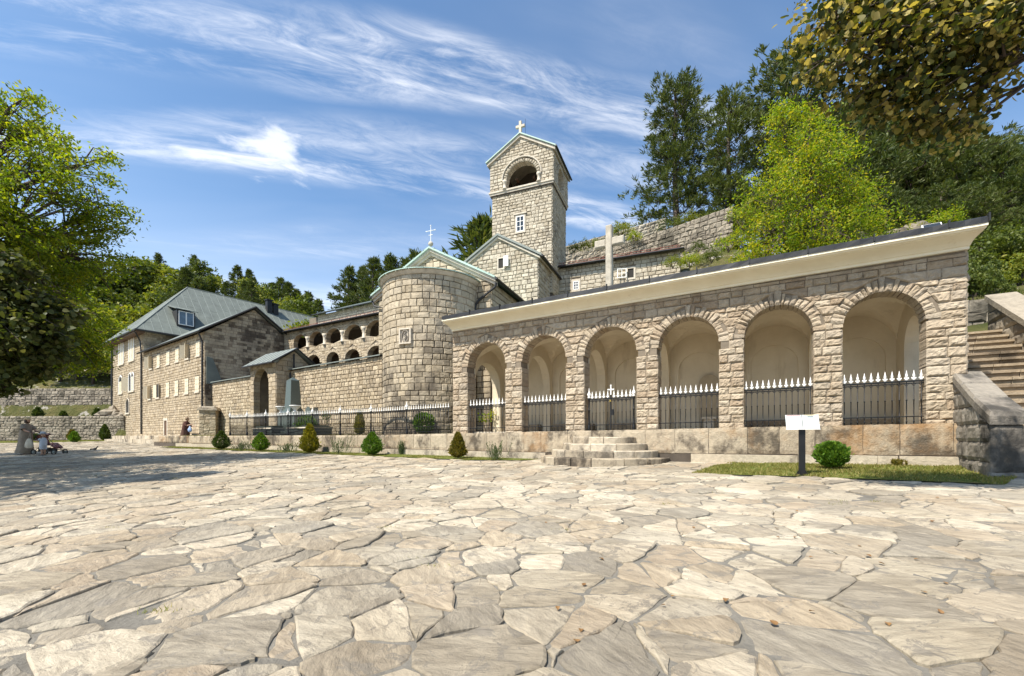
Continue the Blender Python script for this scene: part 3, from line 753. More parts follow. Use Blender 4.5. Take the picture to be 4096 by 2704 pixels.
# sheet roof with turned-up edge, joints as clips
mb = MB()
zr = lambda u: ZCB(u) + 0.305
P = [LOG(-0.08, zr(0), 0.50), LOG(LLEN + 0.15, zr(LLEN), 0.50), LOG(LLEN + 0.15, zr(LLEN) + 0.60, -DEP - 0.5), LOG(-0.1, zr(0) + 0.5, -DEP - 0.5)]
up = Vector((0, 0, 0.03))
mb.add(P + [p + up for p in P], BOXF); roofp = mb.build('roof', m_coping, lg)
rg = random.Random(77); u = -0.06; k = 0
while u < LLEN + 0.1:
    b = min(u + 1.25, LLEN + 0.15)
    e = MB(); zl, zh = zr(u), zr(b)
    w = [rg.uniform(-0.012, 0.012) for _ in range(6)]
    V = []
    for q in range(6):
        t = q / 5; uu = u + 0.012 + (b - u - 0.024) * t; z = zl + (zh - zl) * t
        V += [LOG(uu, z - 0.012, 0.60 + w[q] * .5), LOG(uu, z + 0.11 + w[q] * 0.6, 0.595 + w[q]), LOG(uu, z + 0.145 + w[q] * 0.5, 0.52), LOG(uu, z + 0.10, 0.10)]
    Fc = [(q * 4 + r_, (q + 1) * 4 + r_, (q + 1) * 4 + r_ + 1, q * 4 + r_ + 1) for q in range(5) for r_ in range(3)]
    e.add(V, Fc); e.build('gutter_sheet', m_tin, lg)
    e = MB(); LOG.box(e, b - 0.012, b + 0.012, zh + 0.01, zh + 0.18, 0.54, 0.625); e.build('gutter_clip', m_tin, lg)
    u = b

# stone cross on the arcade roof
uc = LOG.u_at(2437, -1.0)
cr = thing('stone_cross', 'tall pale stone cross with short arms standing on the arcade roof', 'cross', LOG(uc, zr(uc) + 0.15, -1.0))
def cross_part(mb, u0, u1, z0, z1, t, d):
    b = 0.03
    P = [LOG(u0, z0, d - t), LOG(u1, z0, d - t), LOG(u1, z1, d - t), LOG(u0, z1, d - t), LOG(u0, z0, d + t - b), LOG(u1, z0, d + t - b), LOG(u1, z1, d + t - b), LOG(u0, z1, d + t - b),
         LOG(u0 + b, z0 + b, d + t), LOG(u1 - b, z0 + b, d + t), LOG(u1 - b, z1 - b, d + t), LOG(u0 + b, z1 - b, d + t)]
    mb.add(P, [(1, 0, 3, 2), (0, 1, 5, 4), (1, 2, 6, 5), (2, 3, 7, 6), (3, 0, 4, 7), (4, 5, 9, 8), (5, 6, 10, 9), (6, 7, 11, 10), (7, 4, 8, 11), (8, 9, 10, 11)])
yz = LOG(uc, 0, -1.0).y
zz = lambda py: (HZ - py) / F * yz
mb = MB(); cross_part(mb, uc - 0.105, uc + 0.105, zr(uc) + 0.1, zz(903), 0.10, -1.0); mb.build('shaft', m_crossst, cr)
mb = MB(); cross_part(mb, LOG.u_at(2381, -1.0), uc - 0.107, zz(986), zz(956), 0.09, -1.0); mb.build('cross_arm', m_crossst, cr)
mb = MB(); cross_part(mb, uc + 0.107, LOG.u_at(2497, -1.0), zz(986), zz(956), 0.09, -1.0); mb.build('cross_arm', m_crossst, cr)
def floodlight(u, d, label, s_=1.0, yaw=0.0):
    c = LOG(u, zr(u) + 0.16 * -d + 0.17, d)
    f = thing('floodlight', label, 'lamp', c, 'floodlights on the arcade roof')
    ax = LOG.ax(); mb = MB(); mb.box(c + Vector((0, 0, 0.14)) * s_, (0.15 * s_, 0.07 * s_, 0.10 * s_), (ax[0], (ax[1] * 0.8 + Vector((0, 0, 0.6))).normalized(), (ax[2] * 0.8 - ax[1] * 0.6).normalized())); mb.build('housing', m_white, f)
    mb = MB(); mb.box(c + Vector((0, 0, 0.0)), (0.03 * s_, 0.03 * s_, 0.16 * s_)); mb.build('bracket', m_tin, f)
    mb = MB(); mb.box(c + Vector((0, 0, 0.14)) * s_ + (ax[1] * 0.8 + Vector((0, 0, 0.6))).normalized() * 0.075 * s_, (0.13 * s_, 0.006, 0.08 * s_), (ax[0], (ax[1] * 0.8 + Vector((0, 0, 0.6))).normalized(), (ax[2] * 0.8 - ax[1] * 0.6).normalized())); mb.build('lens', m_glass, f)
floodlight(LOG.u_at(2160 * K, -0.4), -0.4, 'white floodlight on the arcade roof above the widest end pier', 1.15)
floodlight(LOG.u_at(2413, -0.8), -0.8, 'small white floodlight at the foot of the stone cross', 0.6)

# ------------------------------------------------------------------ iron railings
def bar_mesh():
    mb = MB(); mb.lathe((0, 0, 0), [(0.011, 0), (0.011, 0.05), (0.022, 0.06), (0.011, 0.075), (0.011, 0.17), (0.024, 0.185), (0.011, 0.20), (0.010, 0.55), (0.021, 0.565), (0.010, 0.58), (0.010, 1.0)], 6)
    return mesh_of('bar', mb.V, mb.F, m_iron, True)
def finial_mesh():
    mb = MB(); mb.lathe((0, 0, 0), [(0.012, 0), (0.030, 0.02), (0.034, 0.045), (0.016, 0.075), (0.018, 0.085), (0.030, 0.105), (0.026, 0.13), (0.012, 0.18), (0.002, 0.245)], 6, 1.0, 0.55)
    for s_ in (-1, 1): mb.lathe((s_ * 0.034, 0, 0.035), [(0.004, 0.0), (0.014, 0.012), (0.012, 0.03), (0.004, 0.045)], 5)
    return mesh_of('finial', mb.V, mb.F, m_white, True)
def ball_mesh():
    mb = MB(); mb.lathe((0, 0, 0), [(0.04, 0), (0.06, 0.02), (0.03, 0.045), (0.055, 0.08), (0.065, 0.115), (0.045, 0.16), (0.018, 0.2), (0.012, 0.27), (0.002, 0.33)], 8)
    return mesh_of('post_finial', mb.V, mb.F, m_white, True)
def post_mesh():
    mb = MB(); mb.lathe((0, 0, 0), [(0.05, 0), (0.055, 0.02), (0.05, 0.16), (0.032, 0.19), (0.045, 0.21), (0.028, 0.24), (0.028, 0.62), (0.045, 0.64), (0.028, 0.66), (0.028, 0.95), (0.04, 0.97), (0.04, 1.03)], 8)
    return mesh_of('post', mb.V, mb.F, m_iron, True)
BAR, FIN, BALL, POST = bar_mesh(), finial_mesh(), ball_mesh(), post_mesh()
YAW = math.atan2(LOG.du[1], LOG.du[0])
def shared(name, me, loc, parent, yaw=YAW):
    o = bpy.data.objects.new(name, me); col.objects.link(o); o.location = loc; o.rotation_euler = (0, 0, yaw)
    o.parent = parent; o.matrix_parent_inverse = Matrix.Translation(-Vector(parent.location)) if parent.type == 'EMPTY' else Matrix.Identity(4)
    return o
def bar_with_finial(loc, parent, h=1.0, fs=1.0):
    b = shared('bar', BAR, loc, parent); b.scale = (1, 1, h)
    f = bpy.data.objects.new('finial', FIN); col.objects.link(f); f.parent = b; f.location = (0, 0, 1.02); f.scale = (fs, fs, fs / h)
def rails(parent, u0, u1, d, zf, hs=((0.18, 0.012), (0.955, 0.012), (1.005, 0.018))):
    for h, t in hs:
        mb = MB(); P = [LOG(u0, zf(u0) + h - t, d + 0.016), LOG(u1, zf(u1) + h - t, d + 0.016), LOG(u1, zf(u1) + h - t, d - 0.016), LOG(u0, zf(u0) + h - t, d - 0.016)]
        mb.add(P + [p + Vector((0, 0, 2 * t)) for p in P], BOXF); mb.build('rail', m_iron, parent)
def scrolls(parent, us_, d, zf):
    mb = MB()
    for a, b in zip(us_, us_[1:]):
        c = (a + b) / 2; r = (b - a) / 2 * 0.8
        pts = [LOG(c - r * math.cos(math.pi * i / 6), zf(c) + 0.95 - 0.05 * (1 - math.sin(math.pi * i / 6)), d) for i in range(7)]
        mb.tube(pts, 0.006, 4)
    mb.build('scrollwork', m_iron, parent)
DR = -0.12
NB = ['beside the apse wall', 'between the gate and the first opening', '', 'beside the entrance steps', 'behind the information board', 'next to the stair parapet']
for i, (uc, hw, b, s_, r) in enumerate(ARC):
    if i == 2: continue
    t = thing('iron_railing', f'black iron railing with white spearheads in the arch {NB[i]}' if i != 1 else 'black iron railing with white spearheads in the second arch from the apse', 'railing', LOG(uc, ptop(uc), DR), 'railings in the arcade arches')
    n = 12; us_ = [uc - hw * 0.94 + 2 * hw * 0.94 * k / (n - 1) for k in range(n)]
    for u in us_: bar_with_finial(LOG(u, ptop(u) + 0.0, DR), t)
    rails(t, uc - hw, uc + hw, DR, ptop); scrolls(t, us_, DR, ptop)
uc, hw, b, s_, r = ARC[2]
gt = thing('iron_gate', 'double iron gate with white spearheads, small white cross and padlock', 'gate', LOG(uc, ptop(uc), DR))
for s2 in (-1, 1):
    leaf_us = [uc + s2 * hw * (0.12 + 0.62 * k / 4) for k in range(5)]
    for u in leaf_us: bar_with_finial(LOG(u, ptop(u), DR), gt)
    rails(gt, *sorted((uc + s2 * 0.02, uc + s2 * hw * 0.84)), DR, ptop); scrolls(gt, sorted(leaf_us), DR, ptop)
    p = shared('post', POST, LOG(uc + s2 * hw * 0.87, ptop(uc), DR), gt); p.scale = (1, 1, 1.02)
    shared('post_finial', BALL, LOG(uc + s2 * hw * 0.87, ptop(uc) + 1.04, DR), gt)
mb = MB(); LOG.box(mb, uc - 0.018, uc + 0.018, ptop(uc), ptop(uc) + 1.12, DR - 0.02, DR + 0.025); mb.build('meeting_stile', m_iron, gt)
mb = MB(); z = ptop(uc) + 1.1
LOG.box(mb, uc - 0.016, uc + 0.016, z, z + 0.30, DR - 0.012, DR + 0.012); LOG.box(mb, uc - 0.075, uc - 0.0165, z + 0.17, z + 0.205, DR - 0.012, DR + 0.012); LOG.box(mb, uc + 0.0165, uc + 0.075, z + 0.17, z + 0.205, DR - 0.012, DR + 0.012)
for du_, dz_ in ((-0.085, 0.187), (0.085, 0.187), (0, 0.315)): mb.lathe(LOG(uc + du_, z + dz_ - 0.025, DR), [(0.004, 0), (0.026, 0.012), (0.026, 0.036), (0.004, 0.05)], 6)
mb.build('gate_cross', m_white, gt)
mb = MB(); LOG.box(mb, uc + 0.03, uc + 0.10, ptop(uc) + 0.48, ptop(uc) + 0.66, DR + 0.018, DR + 0.05); mb.build('lock_case', m_iron, gt)
mb = MB(); LOG.box(mb, uc - 0.03, uc + 0.02, ptop(uc) + 0.90, ptop(uc) + 0.96, DR + 0.03, DR + 0.06); mb.build('padlock', plain('brass', (0.45, 0.30, 0.08), 0.35, 0.9), gt)

fe = thing('iron_fence', 'long black iron fence with white spearheads along the plinth', 'fence', LOG(-10, ptop(-10), 0.0))
posts = [920, 988, 1063, 1152, 1250, 1361, 1484, 1627]
pus = [LOG.u_at(p, 0.05) for p in posts] + [-0.05]
for k, (a, b) in enumerate(zip(pus, pus[1:])):
    shared('post', POST, LOG(a, ptop(a), 0.05), fe); shared('post_finial', BALL, LOG(a, ptop(a) + 1.03, 0.05), fe)
    n = max(2, round((b - a) / 0.125)); us_ = [a + (b - a) * q / n for q in range(1, n)]
    for u in us_: bar_with_finial(LOG(u, ptop(u), 0.05), fe, 0.98, .78)
    mb = MB()
    for q in range(n):                                     # short dog bars in the lower third
        u = a + (b - a) * (q + 0.5) / n; mb.lathe(LOG(u, ptop(u), 0.05), [(0.008, 0), (0.008, 0.46), (0.016, 0.48), (0.002, 0.53)], 5)
    mb.build('short_bars', m_iron, fe)
    rails(fe, a, b, 0.05, ptop, ((0.10, 0.01), (0.30, 0.01), (0.94, 0.012), (0.99, 0.016))); scrolls(fe, us_, 0.05, ptop)
# ------------------------------------------------------------------ church: gabled nave end with round apse
CD = (0.927, -0.374); CS = (0.374, 0.927)
def plane_at(c, du, half): return PL((c[0] - du[0] * half, c[1] - du[1] * half), du)
def slab(mb, pl, a, b, d0, d1, t=0.10):
    """roof slab between (u,z) points a and b, from depth d1 (front) to d0 (back), thickness t upward"""
    P = [pl(a[0], a[1], d1), pl(b[0], b[1], d1), pl(b[0], b[1], d0), pl(a[0], a[1], d0)]
    n = Vector((0, 0, t)); return mb.add(P + [p + n for p in P], BOXF)
HWc = 3.05
CF = plane_at((-3.76, 20.3), CD, HWc)
ch = thing('church', 'church end with round stone apse and green copper gable roof', 'church', (-3.7, 20.2, -0.1))
zE, zA = 6.95, 8.62
gt_ = lambda u: zA - abs(u - HWc) * (zA - zE) / HWc
arched_wall(CF, 0.0, 2 * HWc, -0.3, gt_, [], -9.0, -0.01, brk=(HWc,)).build('nave_wall', m_mortar_dk, ch)
M = Masonry(41)
gL = lambda v: 0.0 if v < zE else (v - zE) / (zA - zE) * HWc
M.rows(CF, 0.1, zA, 0.235, 0.34, gL, lambda v: 2 * HWc - gL(v), d=0.03, sub=2, joint=0.028)
CR = PL(tuple(CF(2 * HWc, 0, 0).xy), CS)
M.rows(CR, 2.5, zE, 0.235, 0.34, 0.0, 4.6, d=0.03, sub=2, joint=0.028)
CL = PL(tuple(CF(0, 0, -5.0).xy), (-CS[0], -CS[1]))
M.rows(CL, 2.5, zE, 0.235, 0.34, 0.0, 5.0, d=0.03, sub=2)
AC, AR = Vector((-3.70, 20.05, 0)), 2.17
a0 = math.atan2(-AC.y, -AC.x)
def cyl(u, v, d):          # u is arc length, u=0 faces the camera
    a = a0 + u / AR; return Vector((AC.x + math.cos(a) * (AR + d), AC.y + math.sin(a) * (AR + d), v))
zT = 6.78
half = AR * math.radians(108)
M.rows(cyl, 0.0, zT, 0.262, 0.36, -half, half, d=0.028, dvar=0.008, joint=0.021, inset=0.016, rough=0.010, sub=2, jit=0.008)
M.finish(ch, m_apse, 300)
mb = MB(); mb.lathe((AC.x, AC.y, 0), [(AR - 0.012, -0.3), (AR - 0.012, zT)], 48); mb.build('apse_wall', m_mortar_dk, ch, True)
mb = MB(); mb.lathe((AC.x, AC.y, zT), [(AR, 0), (AR + 0.05, 0.0), (AR + 0.07, 0.05), (AR + 0.14, 0.11), (AR + 0.17, 0.18), (AR, 0.185)], 56); mb.build('apse_cornice', m_trim, ch, True)
# half-cone copper cap in separate sheets
apx = CF(HWc, 7.92, -0.02)
ns = 13
for k in range(ns):
    a = a0 + math.radians(-104 + 208 * k / ns); b = a0 + math.radians(-104 + 208 * (k + 1) / ns) - 0.008
    e = MB(); V = []
    for an in (a, (a + b) / 2, b):
        for t in (0.0, 1.0):
            base = Vector((AC.x + math.cos(an) * (AR + 0.24), AC.y + math.sin(an) * (AR + 0.24), zT + 0.19)); p = base.lerp(apx + Vector((0, 0, 0.02 if an != (a + b) / 2 else 0.035)), t * 0.985); V.append(p)
    e.add(V + [p + Vector((0, 0, -0.035)) for p in V], [(0, 2, 3, 1), (2, 4, 5, 3), (6, 8, 2, 0), (8, 10, 4, 2), (6, 7, 9, 8), (8, 9, 11, 10), (0, 1, 7, 6), (4, 10, 11, 5)])
    e.build('cap_sheet', m_copper, ch)
# raking stone cornice and copper roof
for s_ in (-1, 1):
    e = HWc + s_ * (HWc + 0.30)
    zz_ = zE - 0.165
    for k, (t0, t1, d1) in enumerate(((-0.16, -0.02, 0.10), (-0.02, 0.10, 0.20))):
        mb = MB(); lo, hi = sorted((HWc, e))
        P = []
        for d in (d1, -0.05):
            P += [CF(HWc, zA + 0.06 + t0, d), CF(e, zz_ + 0.06 + t0, d), CF(e, zz_ + 0.06 + t1, d), CF(HWc, zA + 0.06 + t1, d)]
        Fq = [(0, 1, 2, 3), (7, 6, 5, 4), (0, 4, 5, 1), (3, 2, 6, 7), (1, 5, 6, 2)]
        mb.add(P, Fq if s_ > 0 else [f[::-1] for f in Fq]); mb.build('raking_cornice', m_trim, ch)
    mb = MB(); slab(mb, CF, (e, zz_ + 0.165), (HWc, zA + 0.165), -9.0, 0.28, 0.09) if s_ < 0 else slab(mb, CF, (HWc, zA + 0.165), (e, zz_ + 0.165), -9.0, 0.28, 0.09)
    rf = mb.build('copper_roof', m_copper, ch)
    for q in range(6):
        mb = MB(); t = (q + 0.5) / 6.0
        c = CF(HWc + (e - HWc) * t, zA + 0.255 + (zz_ - zA) * t + 0.012, 0.1); mb.box(c, (0.012, 0.2, 0.02), CF.ax()); mb.build('seam', m_copper, rf)
    mb = MB(); mb.tube([CF(e + s_ * 0.05, zz_ + 0.14, 0.26), CF(e + s_ * 0.05, zz_ + 0.14, -6.0)], 0.06, 8); mb.build('gutter', m_tin, ch)
e = 2 * HWc + 0.3
mb = MB(); mb.tube([CF(e, 6.78, 0.1), CF(e - 0.05, 6.62, 0.1), CF(2 * HWc - 0.55, 6.1, 0.12), CF(2 * HWc - 0.72, 5.9, 0.13), CF(2 * HWc - 0.72, 0.2, 0.13)], 0.055, 8); mb.build('downpipe', m_tin, ch)
mb = MB(); mb.tube([CF(-0.35, 6.78, 0.1), CF(-0.2, 6.5, 0.1), CF(0.35, 6.35, 0.12), CF(0.4, 0.2, 0.12)], 0.05, 8); mb.build('downpipe', m_tin, ch)
c = CF(HWc, zA + 0.26, 0.1)
mb = MB(); mb.lathe(c, [(0.03, 0), (0.03, 0.06), (0.10, 0.10), (0.12, 0.17), (0.08, 0.25), (0.02, 0.29)], 10); mb.build('cross_ball', m_trim, ch, True)
mb = MB()
for p, q in (((0, 0, 0.28), (0, 0, 1.02)), ((-0.24, 0, 0.78), (0.24, 0, 0.78)), ((-0.11, 0, 0.58), (0.11, 0, 0.58))):
    mb.tube([c + Vector((CD[0] * p[0], CD[1] * p[0], p[2])), c + Vector((CD[0] * q[0], CD[1] * q[0], q[2]))], 0.016, 5)
for p in ((-0.24, 0.78), (0.24, 0.78), (0, 1.02)): mb.lathe(c + Vector((CD[0] * p[0], CD[1] * p[0], p[1] - 0.03)), [(0.004, 0), (0.035, 0.02), (0.035, 0.04), (0.004, 0.06)], 6)
mb.build('roof_cross', m_white, ch)
# carved panel on the apse
u_c = -0.50 * 1.0
pa = math.asin(max(-1, min(1, ((943 * K - CX) / F * 18.0 - (AC.x / AC.y * 18.0)) / AR)))
u_c = AR * pa
zc1, zc0 = 17.95 * (HZ - (950 + 632 / 1.742)) / F, 17.95 * (HZ - (950 + 742 / 1.742)) / F
mb = MB()
for (ua, ub, va, vb) in ((-0.27, 0.27, zc0, zc0 + 0.06), (-0.27, 0.27, zc1 - 0.06, zc1), (-0.27, -0.21, zc0 + 0.06, zc1 - 0.06), (0.21, 0.27, zc0 + 0.06, zc1 - 0.06)):
    P = [cyl(u_c + x, v, d) for d in (0.13, 0.0) for x, v in ((ua, va), (ub, va), (ub, vb), (ua, vb))]
    mb.add(P, [(0, 1, 2, 3), (0, 4, 5, 1), (1, 5, 6, 2), (2, 6, 7, 3), (3, 7, 4, 0)])
fr = mb.build('carved_panel', m_trim, ch)
mb = MB(); P = [cyl(u_c + x, v, 0.05) for x, v in ((-0.21, zc0 + 0.06), (0.21, zc0 + 0.06), (0.21, zc1 - 0.06), (-0.21, zc1 - 0.06))]; mb.quad(*P); mb.build('panel_field', m_trim, fr)
mb = MB(); zm = (zc0 + zc1) / 2
mb.tube([cyl(u_c + 0.15 * math.cos(t), zm + 0.24 * math.sin(t), 0.075) for t in [2 * math.pi * i / 20 for i in range(21)]], 0.028, 5)
mb.tube([cyl(u_c + 0.02, zm + 0.17, 0.07), cyl(u_c - 0.06, zm + 0.05, 0.08), cyl(u_c + 0.05, zm - 0.05, 0.08), cyl(u_c - 0.03, zm - 0.17, 0.07)], 0.028, 5)
mb.tube([cyl(u_c - 0.08, zm + 0.16, 0.07), cyl(u_c + 0.07, zm + 0.02, 0.08), cyl(u_c - 0.05, zm - 0.14, 0.07)], 0.02, 5)
mb.build('relief', m_dark, fr)
# open white window casement beside the arcade
wa = AR * 0.93
def win_frame(mb, pl, u0, u1, z0, z1, d, t=0.05, nx=2, ny=3, b=0.022):
    pl.box(mb, u0, u0 + t, z0, z1, d, d + 0.04); pl.box(mb, u1 - t, u1, z0, z1, d, d + 0.04)
    pl.box(mb, u0 + t, u1 - t, z0, z0 + t, d, d + 0.04); pl.box(mb, u0 + t, u1 - t, z1 - t, z1, d, d + 0.04)
    for k in range(1, nx): x = u0 + (u1 - u0) * k / nx; pl.box(mb, x - b, x + b, z0 + t, z1 - t, d + 0.004, d + 0.034)
    for k in range(1, ny):
        z = z0 + (z1 - z0) * k / ny; xs = [u0 + t] + [u0 + (u1 - u0) * q / nx for q in range(1, nx)] + [u1 - t]
        for xa, xb in zip(xs, xs[1:]): pl.box(mb, xa + (b if xa > u0 + t else 0), xb - (b if xb < u1 - t else 0), z - b * .8, z + b * .8, d + 0.006, d + 0.032)
wp = cyl(AR * math.radians(50), 0, 0.05)
WPL = PL((wp.x - 0.02, wp.y), (0.78, -0.62))
yw = wp.y
zw1, zw0 = yw * (HZ - 1312) / F, yw * (HZ - 1380) / F
mb = MB(); WPL.box(mb, 0.0, 0.62, zw0, zw1, -0.3, 0.03); wv = mb.build('window', m_void, ch)
mb = MB(); win_frame(mb, WPL, 0.05, 0.6, zw0, zw1, 0.035, 0.03, 4, 5, 0.008); mb.build('grille', m_iron, wv)
OPL = PL(tuple(WPL(0.0, 0, 0.04).xy), (-0.55, -0.84)); OPL = PL(tuple(OPL(0.45, 0, 0).xy), (0.55, 0.84))
OPL = PL((wp.x - 0.42, wp.y - 0.16), (0.94, 0.34))
mb = MB(); win_frame(mb, OPL, 0.0, 0.42, zw0, zw1, 0.0, 0.045, 2, 3, 0.016); mb.build('casement', m_white, wv)
mb = MB(); OPL.box(mb, 0.03, 0.39, zw0 + 0.03, zw1 - 0.03, 0.012, 0.02); mb.build('pane', m_glass, wv)

# ------------------------------------------------------------------ gabled chapel behind the church
def opening_set(parent, pl, u0, u1, z0, z1, kind='window', shutter=None, nx=2, ny=3, surround=0.10):
    mb = MB(); pl.box(mb, u0, u1, z0, z1, -0.05, 0.012); w = mb.build('window', m_void, parent)
    mb = MB(); s_ = surround
    for a, b, c, e in ((u0 - s_, u0, z0 - s_, z1 + s_), (u1, u1 + s_, z0 - s_, z1 + s_), (u0, u1, z0 - s_, z0), (u0, u1, z1, z1 + s_)): pl.box(mb, a, b, c, e, -0.04, 0.055)
    mb.build('frame', m_trim, w)
    if kind == 'window':
        mb = MB(); win_frame(mb, pl, u0 + .01, u1 - .01, z0 + .01, z1 - .01, 0.02, 0.045, nx, ny, 0.018); mb.build('sash', m_white, w)
        mb = MB(); pl.box(mb, u0 + 0.04, u1 - 0.04, z0 + 0.04, z1 - 0.04, 0.013, 0.024); mb.build('pane', m_glass, w)
    return w
HW2 = 2.25
C2 = plane_at((-0.72, 23.5), CD, HW2)
c2 = thing('gabled_chapel', 'plain stone gable building with grey roof tucked below the bell tower', 'chapel', (-0.7, 23.6, 0))
z2, za2 = 9.55, 10.88
g2 = lambda u: za2 - abs(u - HW2) * (za2 - z2) / HW2
arched_wall(C2, 0, 2 * HW2, 3.0, g2, [], -4.2, -0.01, brk=(HW2,)).build('wall_core', m_mortar, c2)
M = Masonry(51)
gl2 = lambda v: 0.0 if v < z2 else (v - z2) / (za2 - z2) * HW2
wu0, wu1 = C2.u_at(1700 + 578 / 1.96), C2.u_at(1700 + 616 / 1.96)
wz1, wz0 = C2.z_at(1995, 450 + 1150 / 1.96), C2.z_at(1995, 450 + 1226 / 1.96)
M.rows(C2, 4.4, za2, 0.215, 0.30, gl2, lambda v: 2 * HW2 - gl2(v), [((wu0 + wu1) / 2, (wu1 - wu0) / 2 + 0.06, wz0 - 0.05, wz1 + 0.05, 0)], d=0.03, rough=0.011, jit=0.012, joint=0.024)
C2R = PL(tuple(C2(2 * HW2, 0, 0).xy), CS)
M.rows(C2R, 5.0, z2, 0.215, 0.30, 0.0, 4.2, d=0.03, rough=0.011, jit=0.012, joint=0.024)
M.finish(c2, m_tower, 150)
w = opening_set(c2, C2, wu0, wu1, wz0, wz1, 'hole', surround=0.07)
mb = MB(); C2.box(mb, wu1 + 0.05, wu1 + 0.05 + (wu1 - wu0) * 1.0, wz0 + 0.03, wz1 + 0.06, 0.14, 0.17); mb.build('shutter', m_white, w)
for s_ in (-1, 1):
    e = HW2 + s_ * (HW2 + 0.24); ze = z2 - 0.14
    mb = MB(); slab(mb, C2, (e, ze + 0.03), (HW2, za2 + 0.03), -4.2, 0.20, 0.12) if s_ < 0 else slab(mb, C2, (HW2, za2 + 0.03), (e, ze + 0.03), -4.2, 0.20, 0.12)
    mb.build('roof', m_coping, c2)
    mb = MB(); slab(mb, C2, (e - s_ * 0.1, ze - 0.07), (HW2, za2 - 0.10), -4.1, 0.13, 0.11) if s_ < 0 else slab(mb, C2, (HW2, za2 - 0.10), (e - s_ * 0.1, ze - 0.07), -4.1, 0.13, 0.11)
    mb.build('raking_cornice', m_trim, c2)
mb = MB(); mb.tube([C2(2 * HW2 + 0.28, z2 - 0.1, 0.2), C2(2 * HW2 + 0.28, z2 - 0.1, -4.2)], 0.06, 8); mb.build('gutter', m_tin, c2)

# ------------------------------------------------------------------ bell tower
TW, TS = 3.72, 2.95
tb = Vector((0.0925 * 24.5, 24.5, 0))
TF = PL((tb.x - CD[0] * TW, tb.y - CD[1] * TW), CD)
tw = thing('bell_tower', 'square stone bell tower with arched belfry, green gable roof and cross', 'bell tower', TF(TW / 2, 5.0, -TS / 2))
ZB, ZEt, ZAt = 14.42, 16.32, 17.45
mb = MB(); TF.box(mb, 0, TW, 4.5, ZB, -TS, -0.01); mb.build('shaft_core', m_mortar_dk, tw)
M = Masonry(61)
tu0, tu1 = TF.u_at(2066), TF.u_at(2098); tz1, tz0 = TF.z_at(2080, 865), TF.z_at(2080, 928)
M.rows(TF, 8.2, ZB, 0.185, 0.27, 0, TW, [((tu0 + tu1) / 2, (tu1 - tu0) / 2 + 0.09, tz0 - 0.1, tz1 + 0.12, 0)], d=0.03, rough=0.012, jit=0.014, joint=0.020)
TR = PL(tuple(TF(TW, 0, 0).xy), CS)
M.rows(TR, 8.2, ZB, 0.185, 0.27, 0, TS, d=0.03, rough=0.012, jit=0.014, joint=0.020)
o_ = 0.10
BF = PL(tuple(TF(-o_, 0, o_).xy), CD); BW = TW + 2 * o_; BS = TS + 2 * o_
BR = PL(tuple(BF(BW, 0, 0).xy), CS)
gB = lambda u: ZAt - abs(u - BW / 2) * (ZAt - ZEt) / (BW / 2)
ua, ub = BF.u_at(1700 + 640 / 1.96), BF.u_at(1700 + 880 / 1.96); hwB = (ub - ua) / 2; ucB = (ua + ub) / 2
crB = BF.z_at(1700 + 760 / 1.96, 450 + 388 / 1.96)
archB = (ucB, hwB, ZB + 0.12, crB - hwB * 0.92, hwB * 0.92)
arched_wall(BF, 0, BW, ZB, gB, [(archB[0], hwB + 0.04, archB[2], archB[3], archB[4] + 0.04)], -0.4, -0.01, brk=(BW / 2,)).build('belfry_wall', m_mortar, tw)
archR = (BS / 2, 0.62, ZB + 0.12, 15.35, 0.62)
arched_wall(BR, 0.40, BS, ZB, ZEt + 0.05, [(archR[0], 0.66, archR[2], archR[3], 0.66)], -0.4, -0.01).build('belfry_wall', m_mortar, tw)
mb = MB(); BF.box(mb, 0, 0.4, ZB, ZEt + 0.05, -BS, -0.42); mb.build('belfry_wall', m_mortar, tw)
mb = MB(); BF.box(mb, 0.4, BW - 0.4, ZB, ZAt - 0.4, -BS, -BS + 0.3); mb.build('belfry_wall', m_mortar, tw)
mb = MB(); BF.box(mb, 0.02, BW - 0.02, ZB - 0.1, ZB + 0.02, -BS, -0.02); mb.build('belfry_floor', m_mortar_dk, tw)
glB = lambda v: 0.0 if v < ZEt else (v - ZEt) / (ZAt - ZEt) * BW / 2
M.rows(BF, ZB + 0.17, ZAt, 0.185, 0.27, glB, lambda v: BW - glB(v), [(archB[0], hwB, archB[2], archB[3], archB[4])], ring=0.28, snaps=(archB[3],), d=0.03, rough=0.010, jit=0.008, deep=0.4, joint=0.026)
M.ring(BF, ucB, archB[3], hwB, hwB + 0.22, 21, rise=archB[4], d=0.05, back=0.4, rough=0.014, inset=0.03)
M.rows(BR, ZB + 0.17, ZEt, 0.185, 0.27, 0, BS, [archR], ring=0.22, snaps=(archR[3],), d=0.03, rough=0.010, jit=0.008, deep=0.4, joint=0.026)
M.ring(BR, archR[0], archR[3], 0.62, 0.82, 15, d=0.05, back=0.4, rough=0.012)
M.finish(tw, m_tower, 220)
# hood mould over the belfry arch
mb = MB()
mb.tube([BF(ucB - (hwB + 0.26) * math.cos(t), archB[3] + (hwB + 0.26) * 0.95 * math.sin(t), 0.06) for t in [math.pi * i / 20 for i in range(21)]], 0.05, 6); mb.build('hood_mould', m_trim, tw)
for s_ in (-1, 1):
    mb = MB(); mb.lathe(BF(ucB + s_ * (hwB + 0.11), ZB + 0.17, 0.03), [(0.14, 0), (0.14, 0.06), (0.09, 0.10), (0.085, archB[3] - ZB - 0.34), (0.13, archB[3] - ZB - 0.28), (0.14, archB[3] - ZB - 0.18)], 10); mb.build('column', m_trim, tw, True)
